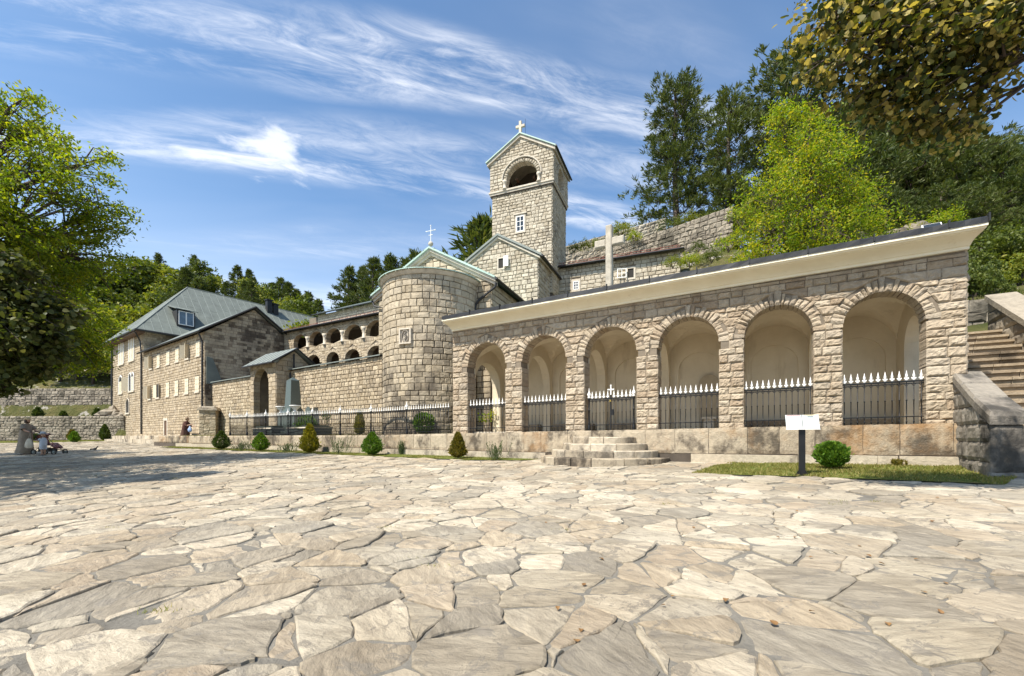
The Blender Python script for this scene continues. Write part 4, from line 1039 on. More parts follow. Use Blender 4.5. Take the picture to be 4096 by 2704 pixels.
# string course
mb = MB(); BF.box(mb, -0.06, BW + 0.06, ZB + 0.08, ZB + 0.17, -BS, 0.07); BF.box(mb, -0.01, BW + 0.01, ZB - 0.03, ZB + 0.08, -BS, 0.02); mb.build('string_course', m_trim, tw)
# roof
for s_ in (-1, 1):
    e = BW / 2 + s_ * (BW / 2 + 0.20); ze = ZEt - 0.12
    A, B_ = (e, ze + 0.10), (BW / 2, ZAt + 0.10)
    mb = MB(); slab(mb, BF, *((A, B_) if s_ < 0 else (B_, A)), -BS - 0.2, 0.20, 0.07); rf = mb.build('copper_roof', m_copper, tw)
    A, B_ = (e - s_ * 0.06, ze - 0.05), (BW / 2, ZAt - 0.06)
    mb = MB(); slab(mb, BF, *((A, B_) if s_ < 0 else (B_, A)), -BS - 0.15, 0.13, 0.155); mb.build('raking_cornice', m_trim, tw)
mb = MB(); mb.tube([BF(BW + 0.22, ZEt - 0.02, 0.2), BF(BW + 0.22, ZEt - 0.02, -BS - 0.2)], 0.05, 6); mb.build('gutter', m_tin, tw)
cc = BF(BW / 2, ZAt + 0.17, 0.05)
mb = MB(); s_ = 0.07
BF.box(mb, BW / 2 - s_, BW / 2 + s_, ZAt + 0.14, ZAt + 0.86, -0.02, 0.12); BF.box(mb, BW / 2 - 0.27, BW / 2 - s_ - .001, ZAt + 0.5, ZAt + 0.63, -0.015, 0.115); BF.box(mb, BW / 2 + s_ + .001, BW / 2 + 0.27, ZAt + 0.5, ZAt + 0.63, -0.015, 0.115)
mb.build('roof_cross', m_trim, tw)
mb = MB(); mb.tube([BF(BW / 2 + 0.25, ZAt + 0.05, -0.1), BF(BW / 2 + 0.25, ZAt + 1.05, -0.1)], 0.008, 4); mb.build('lightning_rod', m_iron, tw)
w = opening_set(tw, TF, tu0, tu1, tz0, tz1, 'window', surround=0.08)
mb = MB(); TF.box(mb, tu0 - 0.16, tu1 + 0.16, tz1 + 0.09, tz1 + 0.16, 0.0, 0.10); mb.build('lintel', m_trim, w)
for k, (x, y, s_) in enumerate(((-0.5, -1.1, 0.34), (0.45, -1.5, 0.42), (0.0, -2.0, 0.3))):
    bell = thing('bell', ('dark bronze bell hanging nearest the belfry opening', 'largest dark bell hanging inside the belfry', 'small bell hanging at the rear of the belfry')[k], 'bell', BF(BW / 2 + x, ZB + 0.5, y))
    mb = MB(); mb.lathe(BF(BW / 2 + x, ZB + 0.45, y), [(s_, 0), (s_ * 0.92, 0.06), (s_ * 0.68, s_ * 0.8), (s_ * 0.6, s_ * 1.3), (s_ * 0.3, s_ * 1.55), (0.05, s_ * 1.6)], 14); mb.build('bell_body', plain('bronze', (0.06, 0.05, 0.035), 0.45, 0.8), bell, True)
    mb = MB(); BF.box(mb, BW / 2 + x - 0.06, BW / 2 + x + 0.06, ZB + 0.45 + s_ * 1.58, ZB + 0.45 + s_ * 1.9, y - 0.5, y + 0.5); mb.build('yoke', m_wood, bell)

# ------------------------------------------------------------------ annex on the slope
AN = PL((2.80, 25.8), CD); ALEN = 6.75; AZ = 10.05
an = thing('annex_building', 'low stone annex with small windows and red snow guards on its grey roof', 'building', AN(3, 6, -1.5))
arched_wall(AN, 0, ALEN, 5.0, AZ, [], -3.0, -0.01).build('wall_core', m_mortar, an)
M = Masonry(71)
def pw(pl, x0, x1, y0, y1, sc_=1.96, ox=1700, oy=450):
    a, b = pl.u_at(ox + x0 / sc_), pl.u_at(ox + x1 / sc_); m = ox + (x0 + x1) / 2 / sc_
    return a, b, pl.z_at(m, oy + y1 / sc_), pl.z_at(m, oy + y0 / sc_)
w1 = pw(AN, 1163, 1207, 1322, 1392); w2 = pw(AN, 1590, 1637, 1225, 1297)
M.rows(AN, 6.3, AZ, 0.215, 0.34, 0, ALEN, [((a + b) / 2, (b - a) / 2 + 0.1, c - .1, e + .1, 0) for a, b, c, e in (w1, w2)], d=0.03, rough=0.011, jit=0.010, joint=0.024)
M.finish(an, m_tower, 110)
opening_set(an, AN, *w1, kind='window', ny=3); w = opening_set(an, AN, *w2, kind='hole')
mb = MB(); q = PL(tuple(AN(w2[0] - 0.55, 0, 0.25).xy), (CD[0] * .97 + CS[0] * .2, CD[1] * .97 + CS[1] * .2)); win_frame(mb, q, 0, 0.5, w2[2], w2[3], 0.0, 0.04, 2, 2, 0.015); mb.build('casement', m_white, w)
mb = MB(); P = [AN(-0.1, AZ, 0.30), AN(ALEN + 0.2, AZ, 0.30), AN(ALEN + 0.2, AZ + 1.15, -3.2), AN(-0.1, AZ + 1.15, -3.2)]
mb.add(P + [p + Vector((0, 0, 0.06)) for p in P], BOXF); rf = mb.build('roof', m_coping, an)
for k in range(9):
    mb = MB(); u = 0.3 + k * 0.78; P0, P1 = AN(u, AZ + 0.075, 0.3), AN(u, AZ + 1.22, -3.2); mb.tube([P0, P1], 0.022, 5); mb.build('seam', m_zinc, rf)
    mb = MB(); mb.tube([AN(u, AZ + 0.09, 0.2), AN(u, AZ + 0.30, 0.12)], 0.018, 5); mb.build('snow_guard_bracket', m_redrail, rf)
for h in (0.15, 0.26):
    mb = MB(); mb.tube([AN(-0.05, AZ + h, 0.15), AN(ALEN, AZ + h, 0.15)], 0.016, 5); mb.build('snow_guard_rail', m_redrail, rf)
mb = MB(); mb.tube([AN(0.0, AZ + 0.0, 0.35), AN(ALEN + 0.2, AZ + 0.0, 0.35)], 0.05, 6); mb.build('gutter', m_tin, an)

# ------------------------------------------------------------------ two-storey gallery
GA = PL((-9.2 - 0.870 * 11.7, 30.6 + 0.494 * 11.7), (0.870, -0.494)); GLEN = 14.5
ga = thing('gallery_building', 'two-storey cloister gallery with rows of round arches behind the courtyard wall', 'gallery', GA(6, 0, -2))
s3 = lambda x: 1000 + x / 1.742
ysg = lambda px, y: GA.z_at(s3(px), 950 + y / 1.742)
SILL = 7.22; EAVE = 8.72
up_ar = []
for a, b, c in ((303, 395, 662), (412, 513, 632), (530, 636, 608), (655, 785, 585), (806, 950, 556)):
    ua, ub = GA.u_at(s3(a)), GA.u_at(s3(b)); hw = (ub - ua) / 2 - 0.05
    zc_ = ysg((a + b) / 2, c) ; up_ar.append(((ua + ub) / 2, hw, SILL, 8.36 - hw * 0.75, hw * 0.75))
lo_ar = []
for a, b, c in ((395, 490, 795), (535, 622, 785), (665, 766, 762), (820, 935, 742)):
    ua, ub = GA.u_at(s3(a)), GA.u_at(s3(b)); hw = (ub - ua) / 2
    lo_ar.append(((ua + ub) / 2, hw, 3.0, 6.55 - hw * 0.8, hw * 0.8))
arched_wall(GA, 0, GLEN, 2.5, 7.20, [(u, h + .04, z, s_, r + .04) for u, h, z, s_, r in lo_ar], -0.45, -0.01, 12).build('lower_wall', m_mortar, ga)
springU = min(a[3] for a in up_ar)
arched_wall(GA, 0, GLEN, 7.205, EAVE, [(u, h + .03, 7.206, s_, r + .03) for u, h, z, s_, r in up_ar], -0.4, -0.01, 12).build('upper_wall', m_mortar, ga)
M = Masonry(81)
M.rows(GA, 3.2, 7.2, 0.21, 0.30, 0, GLEN - 2, lo_ar, ring=0.22, d=0.03, deep=0.4, rough=0.011)
M.rows(GA, 7.2, EAVE, 0.2, 0.28, 0, GLEN - 2, up_ar, ring=0.16, d=0.03, deep=0.35, rough=0.009)
for u, h, z, s_, r in lo_ar: M.ring(GA, u, s_, h, h + 0.24, 13, rise=r, d=0.04, back=0.4)
for u, h, z, s_, r in up_ar: M.ring(GA, u, s_, h, h + 0.18, 13, rise=r, d=0.04, back=0.35)
M.finish(ga, m_ash, 120)
for (u, h, z, s_, r), (u2, h2, *_x) in zip(up_ar, up_ar[1:]):
    c = GA((u + h + u2 - h2) / 2, 7.2, -0.0)
    mb = MB(); mb.lathe(c, [(0.19, 0), (0.19, 0.06), (0.13, 0.11), (0.12, 0.62), (0.14, 0.66), (0.22, 0.85)], 10); mb.build('column', m_trim, ga, True)
mb = MB(); GA.box(mb, 0, GLEN, 3.0, 10.6, -2.9, -2.6); mb.build('rear_wall', m_mortar, ga)
mb = MB(); GA.box(mb, 0.0, 0.3, 2.6, EAVE, -2.6, -0.46); mb.build('end_wall', m_mortar, ga)
mb = MB(); GA.box(mb, 0.05, GLEN, 6.9, 7.1, -2.6, -0.46); mb.build('gallery_floor', m_wood, ga)
for k, (u, h, *_x) in enumerate(up_ar):
    mb = MB(); GA.box(mb, u + 0.3, u + 1.0, 7.1, 8.25, -2.6, -2.56); mb.build('door', m_wood, ga)
UW = PL(tuple(GA(1.2, 0, -2.6).xy), (0.870, -0.494))
M = Masonry(82); M.rows(UW, 8.9, 10.75, 0.2, 0.30, 0, GLEN - 4, d=0.03, rough=0.010); M.finish(ga, m_tower, 40, 'upper_stone', 'upper_stonework')
mb = MB(); UW.box(mb, 0, GLEN - 2, 8.5, 10.75, -2.5, -0.01); mb.build('upper_core', m_ash, ga)
mb = MB(); P = [GA(-0.2, EAVE, 0.35), GA(GLEN, EAVE, 0.35), GA(GLEN, EAVE + 0.55, -2.6), GA(-0.2, EAVE + 0.55, -2.6)]; mb.add(P + [p + Vector((0, 0, 0.06)) for p in P], BOXF); rf = mb.build('gallery_roof', m_zinc, ga)
for k in range(15):
    mb = MB(); u = 0.3 + k * 0.9; mb.tube([GA(u, EAVE + 0.08, 0.25), GA(u, EAVE + 0.24, 0.18)], 0.02, 5); mb.build('snow_guard_bracket', m_redrail, rf)
for h in (0.14, 0.22):
    mb = MB(); mb.tube([GA(0, EAVE + h, 0.2), GA(GLEN - 1, EAVE + h, 0.2)], 0.016, 5); mb.build('snow_guard_rail', m_redrail, rf)
mb = MB(); mb.tube([GA(-0.2, EAVE, 0.4), GA(GLEN, EAVE, 0.4)], 0.06, 6); mb.build('gutter', m_tin, ga)
# upper green sheet roof in panels
NP = 17; L_ = GLEN - 3.2
for k in range(NP):
    a, b = -0.4 + (L_ + 0.4) * k / NP, -0.4 + (L_ + 0.4) * (k + 1) / NP - 0.015
    e = MB(); P = [UW(a, 10.72, 0.35), UW(b, 10.72, 0.35), UW(b, 12.35, -3.2), UW(a, 12.35, -3.2)]
    if k == 0: P[3] = UW(a + 2.0, 12.35, -3.2); 
    e.add(P + [p + Vector((0, 0, 0.05)) for p in P], BOXF); e.build('roof_sheet', m_copper, ga)
    e = MB(); e.tube([UW(b + 0.007, 10.79, 0.35), UW(b + 0.007, 12.42, -3.2)], 0.022, 5); e.build('roof_seam', m_seam, ga)
mb = MB(); mb.tube([UW(-0.4, 10.7, 0.4), UW(L_, 10.7, 0.4)], 0.05, 6); mb.build('gutter', m_tin, ga)

# ------------------------------------------------------------------ courtyard walls and gatehouse
WD = (0.828, -0.56)
W0 = Vector((-12.96, 25.3, 0))
CW = PL((W0.x - 0.828 * 10.3, W0.y + 0.56 * 10.3), WD); CT = 3.92          # u=10.3 at gatehouse flank
def court_wall(name, label, u0, u1, seed, nmax):
    t = thing(name, label, 'wall', CW((u0 + u1) / 2, 0.05, -0.3))
    mb = MB(); CW.box(mb, u0, u1, -0.5, CT - 0.02, -0.55, -0.01); mb.build('wall_core', m_mortar, t)
    M = Masonry(seed); M.rows(CW, 0.0, CT - 0.02, 0.205, 0.27, u0, u1, d=0.028, rough=0.010, jit=0.010, joint=0.024); M.finish(t, m_ash, nmax)
    n = max(2, round((u1 - u0) / 1.7))
    for k in range(n):
        a, b = u0 + (u1 - u0) * k / n, u0 + (u1 - u0) * (k + 1) / n - 0.01
        e = MB(); P = [CW(a, CT, 0.16), CW(b, CT, 0.16), CW(b, CT + 0.22, -0.7), CW(a, CT + 0.22, -0.7)]; e.add(P + [p + Vector((0, 0, 0.05 + 0.006 * (k % 2))) for p in P], BOXF); e.build('coping_sheet', m_coping, t)
    return t
court_wall('courtyard_wall', 'ashlar courtyard wall with grey metal coping between gatehouse and apse', 10.32, 10.3 + 8.15, 91, 200)
court_wall('courtyard_wall', 'ashlar courtyard wall with grey metal coping between residence gable and gatehouse', 0.0, 10.3 - 2.95, 92, 110)
GF = PL(tuple(CW(10.3 - 2.92, 0, 0.84).xy), WD); GW = 2.92; GE = 4.28
gh = thing('gatehouse', 'small stone gatehouse with round entrance arch and grey pitched roof', 'gatehouse', GF(GW / 2, 0.05, -1))
ga0, ga1 = GF.u_at(1016), GF.u_at(1076); gh_c, gh_h = (ga0 + ga1) / 2, (ga1 - ga0) / 2
gcr = GF.z_at(1048, 1474); garch = (gh_c, gh_h, 0.1, gcr - gh_h, gh_h)
arched_wall(GF, 0, GW, -0.5, GE, [(gh_c, gh_h + .04, 0.08, garch[3], gh_h + .04)], -0.35, -0.01, 14).build('front_core', m_mortar, gh)
GRS = PL(tuple(GF(GW, 0, 0).xy), (0.56, 0.828)); GDp = 2.1
gz_ = lambda u: 5.10 - abs(u - GDp / 2) * 0.8 / (GDp / 2)
arched_wall(GRS, 0.35, GDp, -0.3, lambda u: gz_(u) - 0.02, [], -0.3, -0.01, brk=(GDp / 2,)).build('flank_core', m_mortar, gh)
mb = MB(); GF.box(mb, 0, 0.3, -0.5, GE, -GDp, -0.352); GF.box(mb, 0.3, GW - 0.3, -0.5, GE, -GDp, -GDp + 0.3); mb.build('rear_core', m_mortar, gh)
M = Masonry(95)
M.rows(GF, 0.05, GE, 0.25, 0.36, 0, GW, [garch], ring=0.22, snaps=(garch[3],), d=0.03, deep=0.35, rough=0.008)
M.ring(GF, gh_c, garch[3], gh_h, gh_h + 0.25, 13, d=0.035, back=0.35, rough=0.006)
M.rows(GRS, 0.05, 5.08, 0.24, 0.36, lambda v: 0 if v < 4.3 else (v - 4.3) / 0.8 * GDp / 2, lambda v: GDp if v < 4.3 else GDp - (v - 4.3) / 0.8 * GDp / 2, d=0.03, rough=0.008)
INB = PL(tuple(GF(0.3, 0, -GDp + 0.31).xy), WD)
M.rows(INB, 0.05, 4.2, 0.25, 0.4, 0.0, GW - 0.6, d=0.03, rough=0.008)
M.finish(gh, m_ash, 110)
mb = MB(); GF.box(mb, gh_c - 0.35, gh_c + 0.32, 1.95, 2.35, -GDp + 0.35, -GDp + 0.38); mb.build('plaque', plain('ochre_plaque', (0.36, 0.24, 0.09), 0.6), gh)
zr0, zr1 = 4.22, 5.18
for s_ in (0, 1):
    d0, d1 = ((-GDp / 2, 0.32), (-GDp - 0.32, -GDp / 2))[s_]; za_, zb_ = ((zr1, zr0), (zr0, zr1))[s_]
    n = 6
    for k in range(n):
        a, b = -0.3 + (GW + 0.6) * k / n, -0.3 + (GW + 0.6) * (k + 1) / n - 0.012
        e = MB(); P = [GF(a, zb_, d1), GF(b, zb_, d1), GF(b, za_, d0), GF(a, za_, d0)]; e.add(P + [p + Vector((0, 0, 0.07)) for p in P], BOXF); e.build('roof_sheet', m_coping, gh)
        if k: e = MB(); e.tube([GF(a - 0.006, zb_ + 0.08, d1), GF(a - 0.006, za_ + 0.08, d0)], 0.022, 5); e.build('roof_seam', m_seam, gh)
mb = MB(); mb.tube([GF(-0.3, zr0, 0.36), GF(GW + 0.32, zr0, 0.36)], 0.055, 6); mb.build('gutter', m_tin, gh)
mb = MB(); mb.tube([GF(GW + 0.33, zr0 + .04, 0.36), GF(GW + 0.33, zr1 + .03, -GDp / 2), GF(GW + 0.33, zr0 + .04, -GDp - 0.32)], 0.05, 6); mb.build('verge', m_tin, gh)
mb = MB(); mb.tube([GRS(1.0, 4.9, 0.09), GRS(1.0, 3.9, 0.09), GRS(0.78, 3.75, 0.09), GRS(0.78, 0.1, 0.09)], 0.045, 6); mb.build('downpipe', m_tin, gh)
# ------------------------------------------------------------------ residence wing (two rows of shutters, gable end)
rs = thing('residence_wing', 'long stone residence with cream shutters and a soot-blackened gable end', 'building', RES(7, 0, -3))
RL = 14.1; RE = 7.72; GB = 6.75; RA = 10.12
s1 = lambda x: x / 1.742
mb = MB(); RES.box(mb, 0, RL, -0.6, RE, -GB, -0.012); mb.build('wall_core', m_mortar, rs)
RG = PL(tuple(RES(RL, 0, 0).xy), (0.582, 0.813))
gr = lambda u: RA - abs(u - GB / 2) * (RA - RE) / (GB / 2)
arched_wall(RG, 0.02, GB, RE - 0.02, lambda u: max(RE - 0.01, gr(u)), [], -0.4, -0.012, brk=(GB / 2,)).build('gable_core', m_mortar_dk, rs)
cols1 = [(1038, 1070), (1098, 1116), (1164, 1185), (1227, 1249), (1288, 1326), (1371, 1395)]
cols2 = [(1030, 1062), (1090, 1115), (1161, 1182), (1222, 1245), (1292, 1316), (1364, 1391)]
def zrow(x, y): return RES.z_at(s1(x), 1000 + y / 1.742)
r1 = (zrow(1383, 735), zrow(1383, 636)); r2 = (zrow(1377, 985), zrow(1377, 880))
wins = []
for cols_, (za_, zb_) in ((cols1, r1), (cols2, r2)):
    for k, (a, b) in enumerate(cols_):
        um = RES.u_at(s1((a + b) / 2)); wins.append((um, 0.36, za_, zb_, k, cols_ is cols1))
dz0, dz1 = 0.2, zrow(1157, 1190); du_ = RES.u_at(s1(1157))
M = Masonry(101)
M.rows(RES, -0.1, RE, 0.205, 0.30, 0, RL, [(u, h + 0.05, a - .05, b + .05, 0) for u, h, a, b, k, f in wins] + [(du_, 0.45, 0.1, dz1 + 0.15, 0)], d=0.028, rough=0.008, joint=0.024)
M.finish(rs, m_ash, 150)
M = Masonry(102)
M.rows(RG, 1.0, RA, 0.215, 0.36, lambda v: 0 if v < RE else (v - RE) / (RA - RE) * GB / 2, lambda v: GB if v < RE else GB - (v - RE) / (RA - RE) * GB / 2, d=0.03, rough=0.008)
M.finish(rs, m_gable, 150, 'gable_stone', 'gable_stonework')
def shutters(parent, pl, um, hw, z0, z1, state, arch=0.0):
    mb = MB(); pl.box(mb, um - hw, um + hw, z0, z1, -0.04, 0.005); w = mb.build('window', m_void, parent)
    mb = MB(); pl.box(mb, um - hw - 0.10, um + hw + 0.10, z0 - 0.12, z0, -0.03, 0.09); mb.build('sill', m_trim, w)
    for s_ in (-1, 1):
        if state == 'closed':
            mb = MB(); a, b = sorted((um + s_ * 0.012, um + s_ * hw)); pl.box(mb, a, b, z0 + .01, z1, 0.022, 0.05); sh = mb.build('shutter', m_shut, w)
            for q in range(3):
                z = z0 + (z1 - z0) * (q + 0.5) / 3; mb = MB(); pl.box(mb, a + 0.02, b - 0.02, z - 0.03, z + 0.03, 0.05, 0.062); mb.build('batten', m_shut, sh)
        else:
            o = pl(um + s_ * (hw + 0.01), 0, 0.03)
            ang = 1.15 if state == 'open' else 0.35
            dv = Vector((pl.du[0], pl.du[1], 0)) * s_ * math.cos(ang) + Vector((pl.n[0], pl.n[1], 0)) * math.sin(ang)
            q = PL((o.x, o.y), (dv.x, dv.y)) if s_ > 0 else PL((o.x + dv.x * hw, o.y + dv.y * hw), (-dv.x, -dv.y))
            mb = MB(); q.box(mb, 0, hw, z0 + .01, z1, -0.015, 0.015); mb.build('shutter', m_shut, w)
    return w
for u, h, a, b, k, first in wins:
    shutters(rs, RES, u, h, a, b, 'open' if (first and k in (0, 4)) or (not first and k == 0) else ('ajar' if (not first and k == 1) else 'closed'))
mb = MB(); RES.box(mb, du_ - 0.32, du_ + 0.32, 0.0, dz1, -0.04, 0.006); dr = mb.build('door', m_wood, rs)
mb = MB(); RES.box(mb, du_ - 0.5, du_ - 0.32, 0.0, dz1 + 0.02, -0.03, 0.05); RES.box(mb, du_ + 0.32, du_ + 0.5, 0.0, dz1 + 0.02, -0.03, 0.05); RES.box(mb, du_ - 0.5, du_ + 0.5, dz1 + 0.02, dz1 + 0.22, -0.03, 0.06); mb.build('door_frame', m_trim, dr)
# roof
for s_ in (0, 1):
    n = 22
    A = (0.35, RE - 0.06) if s_ == 0 else (-GB - 0.35, RE - 0.06)
    T = (-GB / 2, RA + 0.14)
    for k in range(n):
        a, b = 0.1 + (RL + 0.25) * k / n, 0.1 + (RL + 0.25) * (k + 1) / n - 0.012
        P = [RES(a, A[1], A[0]), RES(b, A[1], A[0]), RES(b, T[1], T[0]), RES(a, T[1], T[0])]
        if s_: P = [P[3], P[2], P[1], P[0]]
        e = MB(); e.add(P + [p + Vector((0, 0, 0.06)) for p in P], BOXF); e.build('roof_sheet', m_zinc, rs)
mb = MB(); mb.tube([RES(-0.1, RE - 0.06, 0.40), RES(RL + 0.3, RE - 0.06, 0.40)], 0.07, 6); mb.build('gutter', m_tin, rs)
mb = MB(); mb.tube([RES(RL + 0.33, RE - 0.02, 0.38), RES(RL + 0.33, RA + 0.16, -GB / 2), RES(RL + 0.33, RE - 0.02, -GB - 0.35)], 0.085, 6); mb.build('verge', m_tin, rs)
mb = MB(); mb.tube([RES(RL - 0.1, RE - 0.1, 0.38), RES(RL - 0.12, RE - 0.35, 0.25), RES(RL - 0.15, RE - 0.7, 0.1), RES(RL - 0.15, 1.2, 0.1)], 0.06, 8); mb.build('downpipe', m_tin, rs)
mb = MB(); P = [RG(0.1, CT - 0.0, 0.03), RG(1.6, CT + 0.1, 0.03), RG(1.1, CT + 0.3, 0.05), RG(0.5, CT + 1.9, 0.05), RG(0.1, CT + 2.0, 0.05)]; mb.add(P + [p + RG.ax()[1] * 0.05 for p in P], [(5, 6, 7, 8, 9), (0, 1, 6, 5), (1, 2, 7, 6), (2, 3, 8, 7), (3, 4, 9, 8), (4, 0, 5, 9)]); mb.build('lead_flashing', m_zinc, rs)

# ------------------------------------------------------------------ corner residence with the great hipped roof
TBL = 10.0; TE = 9.75
TB = PL((RES.o[0] - 0.813 * TBL, RES.o[1] + 0.582 * TBL), (0.813, -0.582))
tbk = thing('corner_residence', 'tall stone residence with paired arched windows under a great grey hipped roof', 'building', TB(5, 0, -6))
BD = 26.0
mb = MB(); TB.box(mb, 0, TBL, -0.6, TE, -BD, -0.012); mb.build('wall_core', m_mortar, tbk)
def zt(x, y): return TB.z_at(s1(x), 1000 + y / 1.742)
bif = []
for a, b, y0, y1, n in ((828, 870, 640, 795, 2), (898, 942, 605, 770, 2), (830, 858, 880, 998, 1), (898, 941, 858, 982, 2), (880, 908, 1038, 1135, 1)):
    m_ = (a + b) / 2; ua, ub = TB.u_at(s1(a)), TB.u_at(s1(b)); bif.append(((ua + ub) / 2, (ub - ua) / 2 * 0.8, zt(m_, y1), zt(m_, y0), n))
M = Masonry(111)
M.rows(TB, -0.1, TE, 0.21, 0.31, 0, TBL, [(u, h + 0.05, a - .05, b, 0) for u, h, a, b, n in bif], d=0.028, rough=0.008, joint=0.024)
TBR = PL(tuple(TB(TBL, 0, 0).xy), (0.582, 0.813))
M.rows(TBR, RE - 0.5, TE, 0.21, 0.31, 0, 6, d=0.028, rough=0.008)
M.finish(tbk, m_ash, 130)
for q, (u, h, z0, z1, n) in enumerate(bif):
    hw = h / n - 0.03
    mb = MB(); TB.box(mb, u - h - 0.02, u + h + 0.02, z0, z1 - hw, -0.04, 0.004); w = mb.build('window', m_void, tbk)
    mb = MB(); TB.box(mb, u - h - 0.18, u + h + 0.18, z0 - 0.14, z0, -0.03, 0.12); mb.build('sill', m_trim, w)
    cs = [u] if n == 1 else [u - h / 2, u + h / 2]
    for c in cs:
        spz = z1 - hw
        mb = MB(); pts = [TB(c - hw - .03, z0, 0.05), TB(c - hw - .03, spz, 0.05)] + [TB(c - (hw + .03) * math.cos(math.pi * i / 10), spz + (hw + .03) * math.sin(math.pi * i / 10), 0.05) for i in range(1, 10)] + [TB(c + hw + .03, spz, 0.05), TB(c + hw + .03, z0, 0.05)]
        mb.tube(pts, 0.05, 6); fr = mb.build('arch_frame', m_white if q < 4 else m_trim, w)
        A = [TB(c - hw * math.cos(math.pi * i / 10), spz + hw * math.sin(math.pi * i / 10), 0.02) for i in range(11)]
        mb = MB(); mb.add([TB(c - hw, spz, 0.02)] + A + [TB(c + hw, spz, 0.02)], [tuple(range(12, -1, -1))]); mb.build('fanlight', m_shut if q < 2 else m_glass, w)
        if q in (0, 1, 2) or (q == 3 and c == cs[1]):
            mb = MB(); TB.box(mb, c - hw, c + hw, z0, spz, 0.01, 0.04); sh = mb.build('shutter', m_shut, w)
            ns_ = 14 if q < 2 else 8
            mb = MB()
            for k in range(ns_):
                z = z0 + (spz - z0) * (k + 0.5) / ns_; e = MB(); TB.box(e, c - hw + 0.06, c + hw - 0.06, z - 0.028, z + 0.028, 0.04, 0.055); mb.add(e.V, e.F)
            mb.build('louvre', m_shut, sh)
    if q == 3:
        o = TB(u - h - 0.03, 0, 0.05); dv = TB.ax()[0] * -0.45 + TB.ax()[1] * 0.9; p = PL((o.x + dv.x * 0.55, o.y + dv.y * 0.55), (-dv.x, -dv.y)); mb = MB(); p.box(mb, 0, 0.55, z0, z1 - hw, -0.02, 0.02); mb.build('shutter', m_shut, w)
# hipped roof: four slopes, sheet by sheet on the two that show
OV = 0.75; zR = 16.2; hw = TBL / 2
eL, eR = -OV, TBL + OV; yF, yB = OV, -BD - OV
zE_ = TE - 0.05
ap0, ap1 = (hw, -hw), (hw, -BD + hw)
Rf = lambda u, d, z: TB(u, z, d)
def hip_z(u, d):
    t = min(u - eL, eR - u, yF - d, d - yB) / (hw + OV); return zE_ + (zR - zE_) * max(0, min(1, t))
mb = MB()
E4 = [Rf(eL, yF, zE_), Rf(eR, yF, zE_), Rf(eR, yB, zE_), Rf(eL, yB, zE_)]; A0, A1 = Rf(hw, -hw, zR), Rf(hw, -BD + hw, zR)
mb.add(E4 + [A0, A1], [(0, 1, 4), (1, 2, 5, 4), (2, 3, 5), (3, 0, 4, 5), (3, 2, 1, 0)]); rf = mb.build('roof', m_zinc, tbk)
def hip_sheets(org, along, upv, width, height, inset_l, inset_r, cw_, chh, seed):
    rg = random.Random(seed); n = int(width / cw_) + 1; cnt = 0
    nrm = along.cross(upv).normalized()
    for i in range(n):
        a, b = i * cw_, min(width, (i + 1) * cw_)
        if b - a < 0.05: continue
        y = -rg.uniform(0, chh)
        y = -(i % 3) * chh / 3
        while y < height:
            y0, y1 = max(0, y), min(height, y + chh); y += chh
            if y1 - y0 < 0.1: continue
            poly = [(a + 0.012, y0 + 0.008), (b - 0.012, y0 + 0.008), (b - 0.012, y1 - 0.008), (a + 0.012, y1 - 0.008)]
            for sgn, kk, cc_ in ((1, inset_l / height, 0.0), (-1, inset_r / height, width)):   # clip to the hips
                f = (lambda p: p[0] - kk * p[1] - 0.02) if sgn > 0 else (lambda p: cc_ - kk * p[1] - p[0] - 0.02)
                out = []
                for p, q in zip(poly, poly[1:] + poly[:1]):
                    fp, fq = f(p), f(q)
                    if fp >= 0: out.append(p)
                    if (fp < 0) != (fq < 0): t = fp / (fp - fq); out.append((p[0] + (q[0] - p[0]) * t, p[1] + (q[1] - p[1]) * t))
                poly = out
                if len(poly) < 3: break
            if len(poly) < 3: continue
            lift = 0.012 + rg.uniform(0, 0.012)
            P = [org + along * p[0] + upv * p[1] + nrm * lift for p in poly]; Q = [p - nrm * lift for p in P]; m_ = len(P)
            obj('roof_sheet', P + Q, [tuple(range(m_))] + [(k, k + m_, (k + 1) % m_ + m_, (k + 1) % m_) for k in range(m_)], m_zinc, rf); cnt += 1
        sx = b; lo_, hi_ = 0.0, height
        t_l = (sx / (inset_l / height)) if inset_l else height; t_r = ((width - sx) / (inset_r / height)) if inset_r else height
        hi_ = min(height, t_l, t_r)
        if hi_ > 0.2 and i < n - 1:
            e = MB(); e.tube([org + along * sx + nrm * 0.02, org + along * sx + upv * hi_ + nrm * 0.02], 0.020, 4); e.build('roof_seam', m_seam, rf)
    return cnt
D_ = BD + 2 * OV
runl = math.hypot(hw + OV, zR - zE_)
axu, axn, axz = TB.ax()
upF = (axn * -(hw + OV) + axz * (zR - zE_)).normalized()
hip_sheets(E4[0], axu, upF, eR - eL, runl, hw + OV, hw + OV, 0.62, 1.7, 1)
upR = (axu * -(hw + OV) + axz * (zR - zE_)).normalized()
hip_sheets(E4[1], axn * -1, upR, D_, runl, hw + OV, hw + OV, 0.70, 1.9, 2)
for a, b in ((E4[0], A0), (E4[1], A0), (A0, A1)):
    mb = MB(); mb.tube([a, b], 0.07, 6); mb.build('hip_roll', m_zinc, rf)
mb = MB(); mb.tube([E4[0], E4[1], E4[2]], 0.09, 6); mb.build('gutter', m_tin, tbk)
mb = MB(); TB.box(mb, eL + 0.1, eR - 0.1, TE - 0.25, TE - 0.07, 0.02, OV - 0.08); mb.build('eaves_soffit', m_wood, tbk)
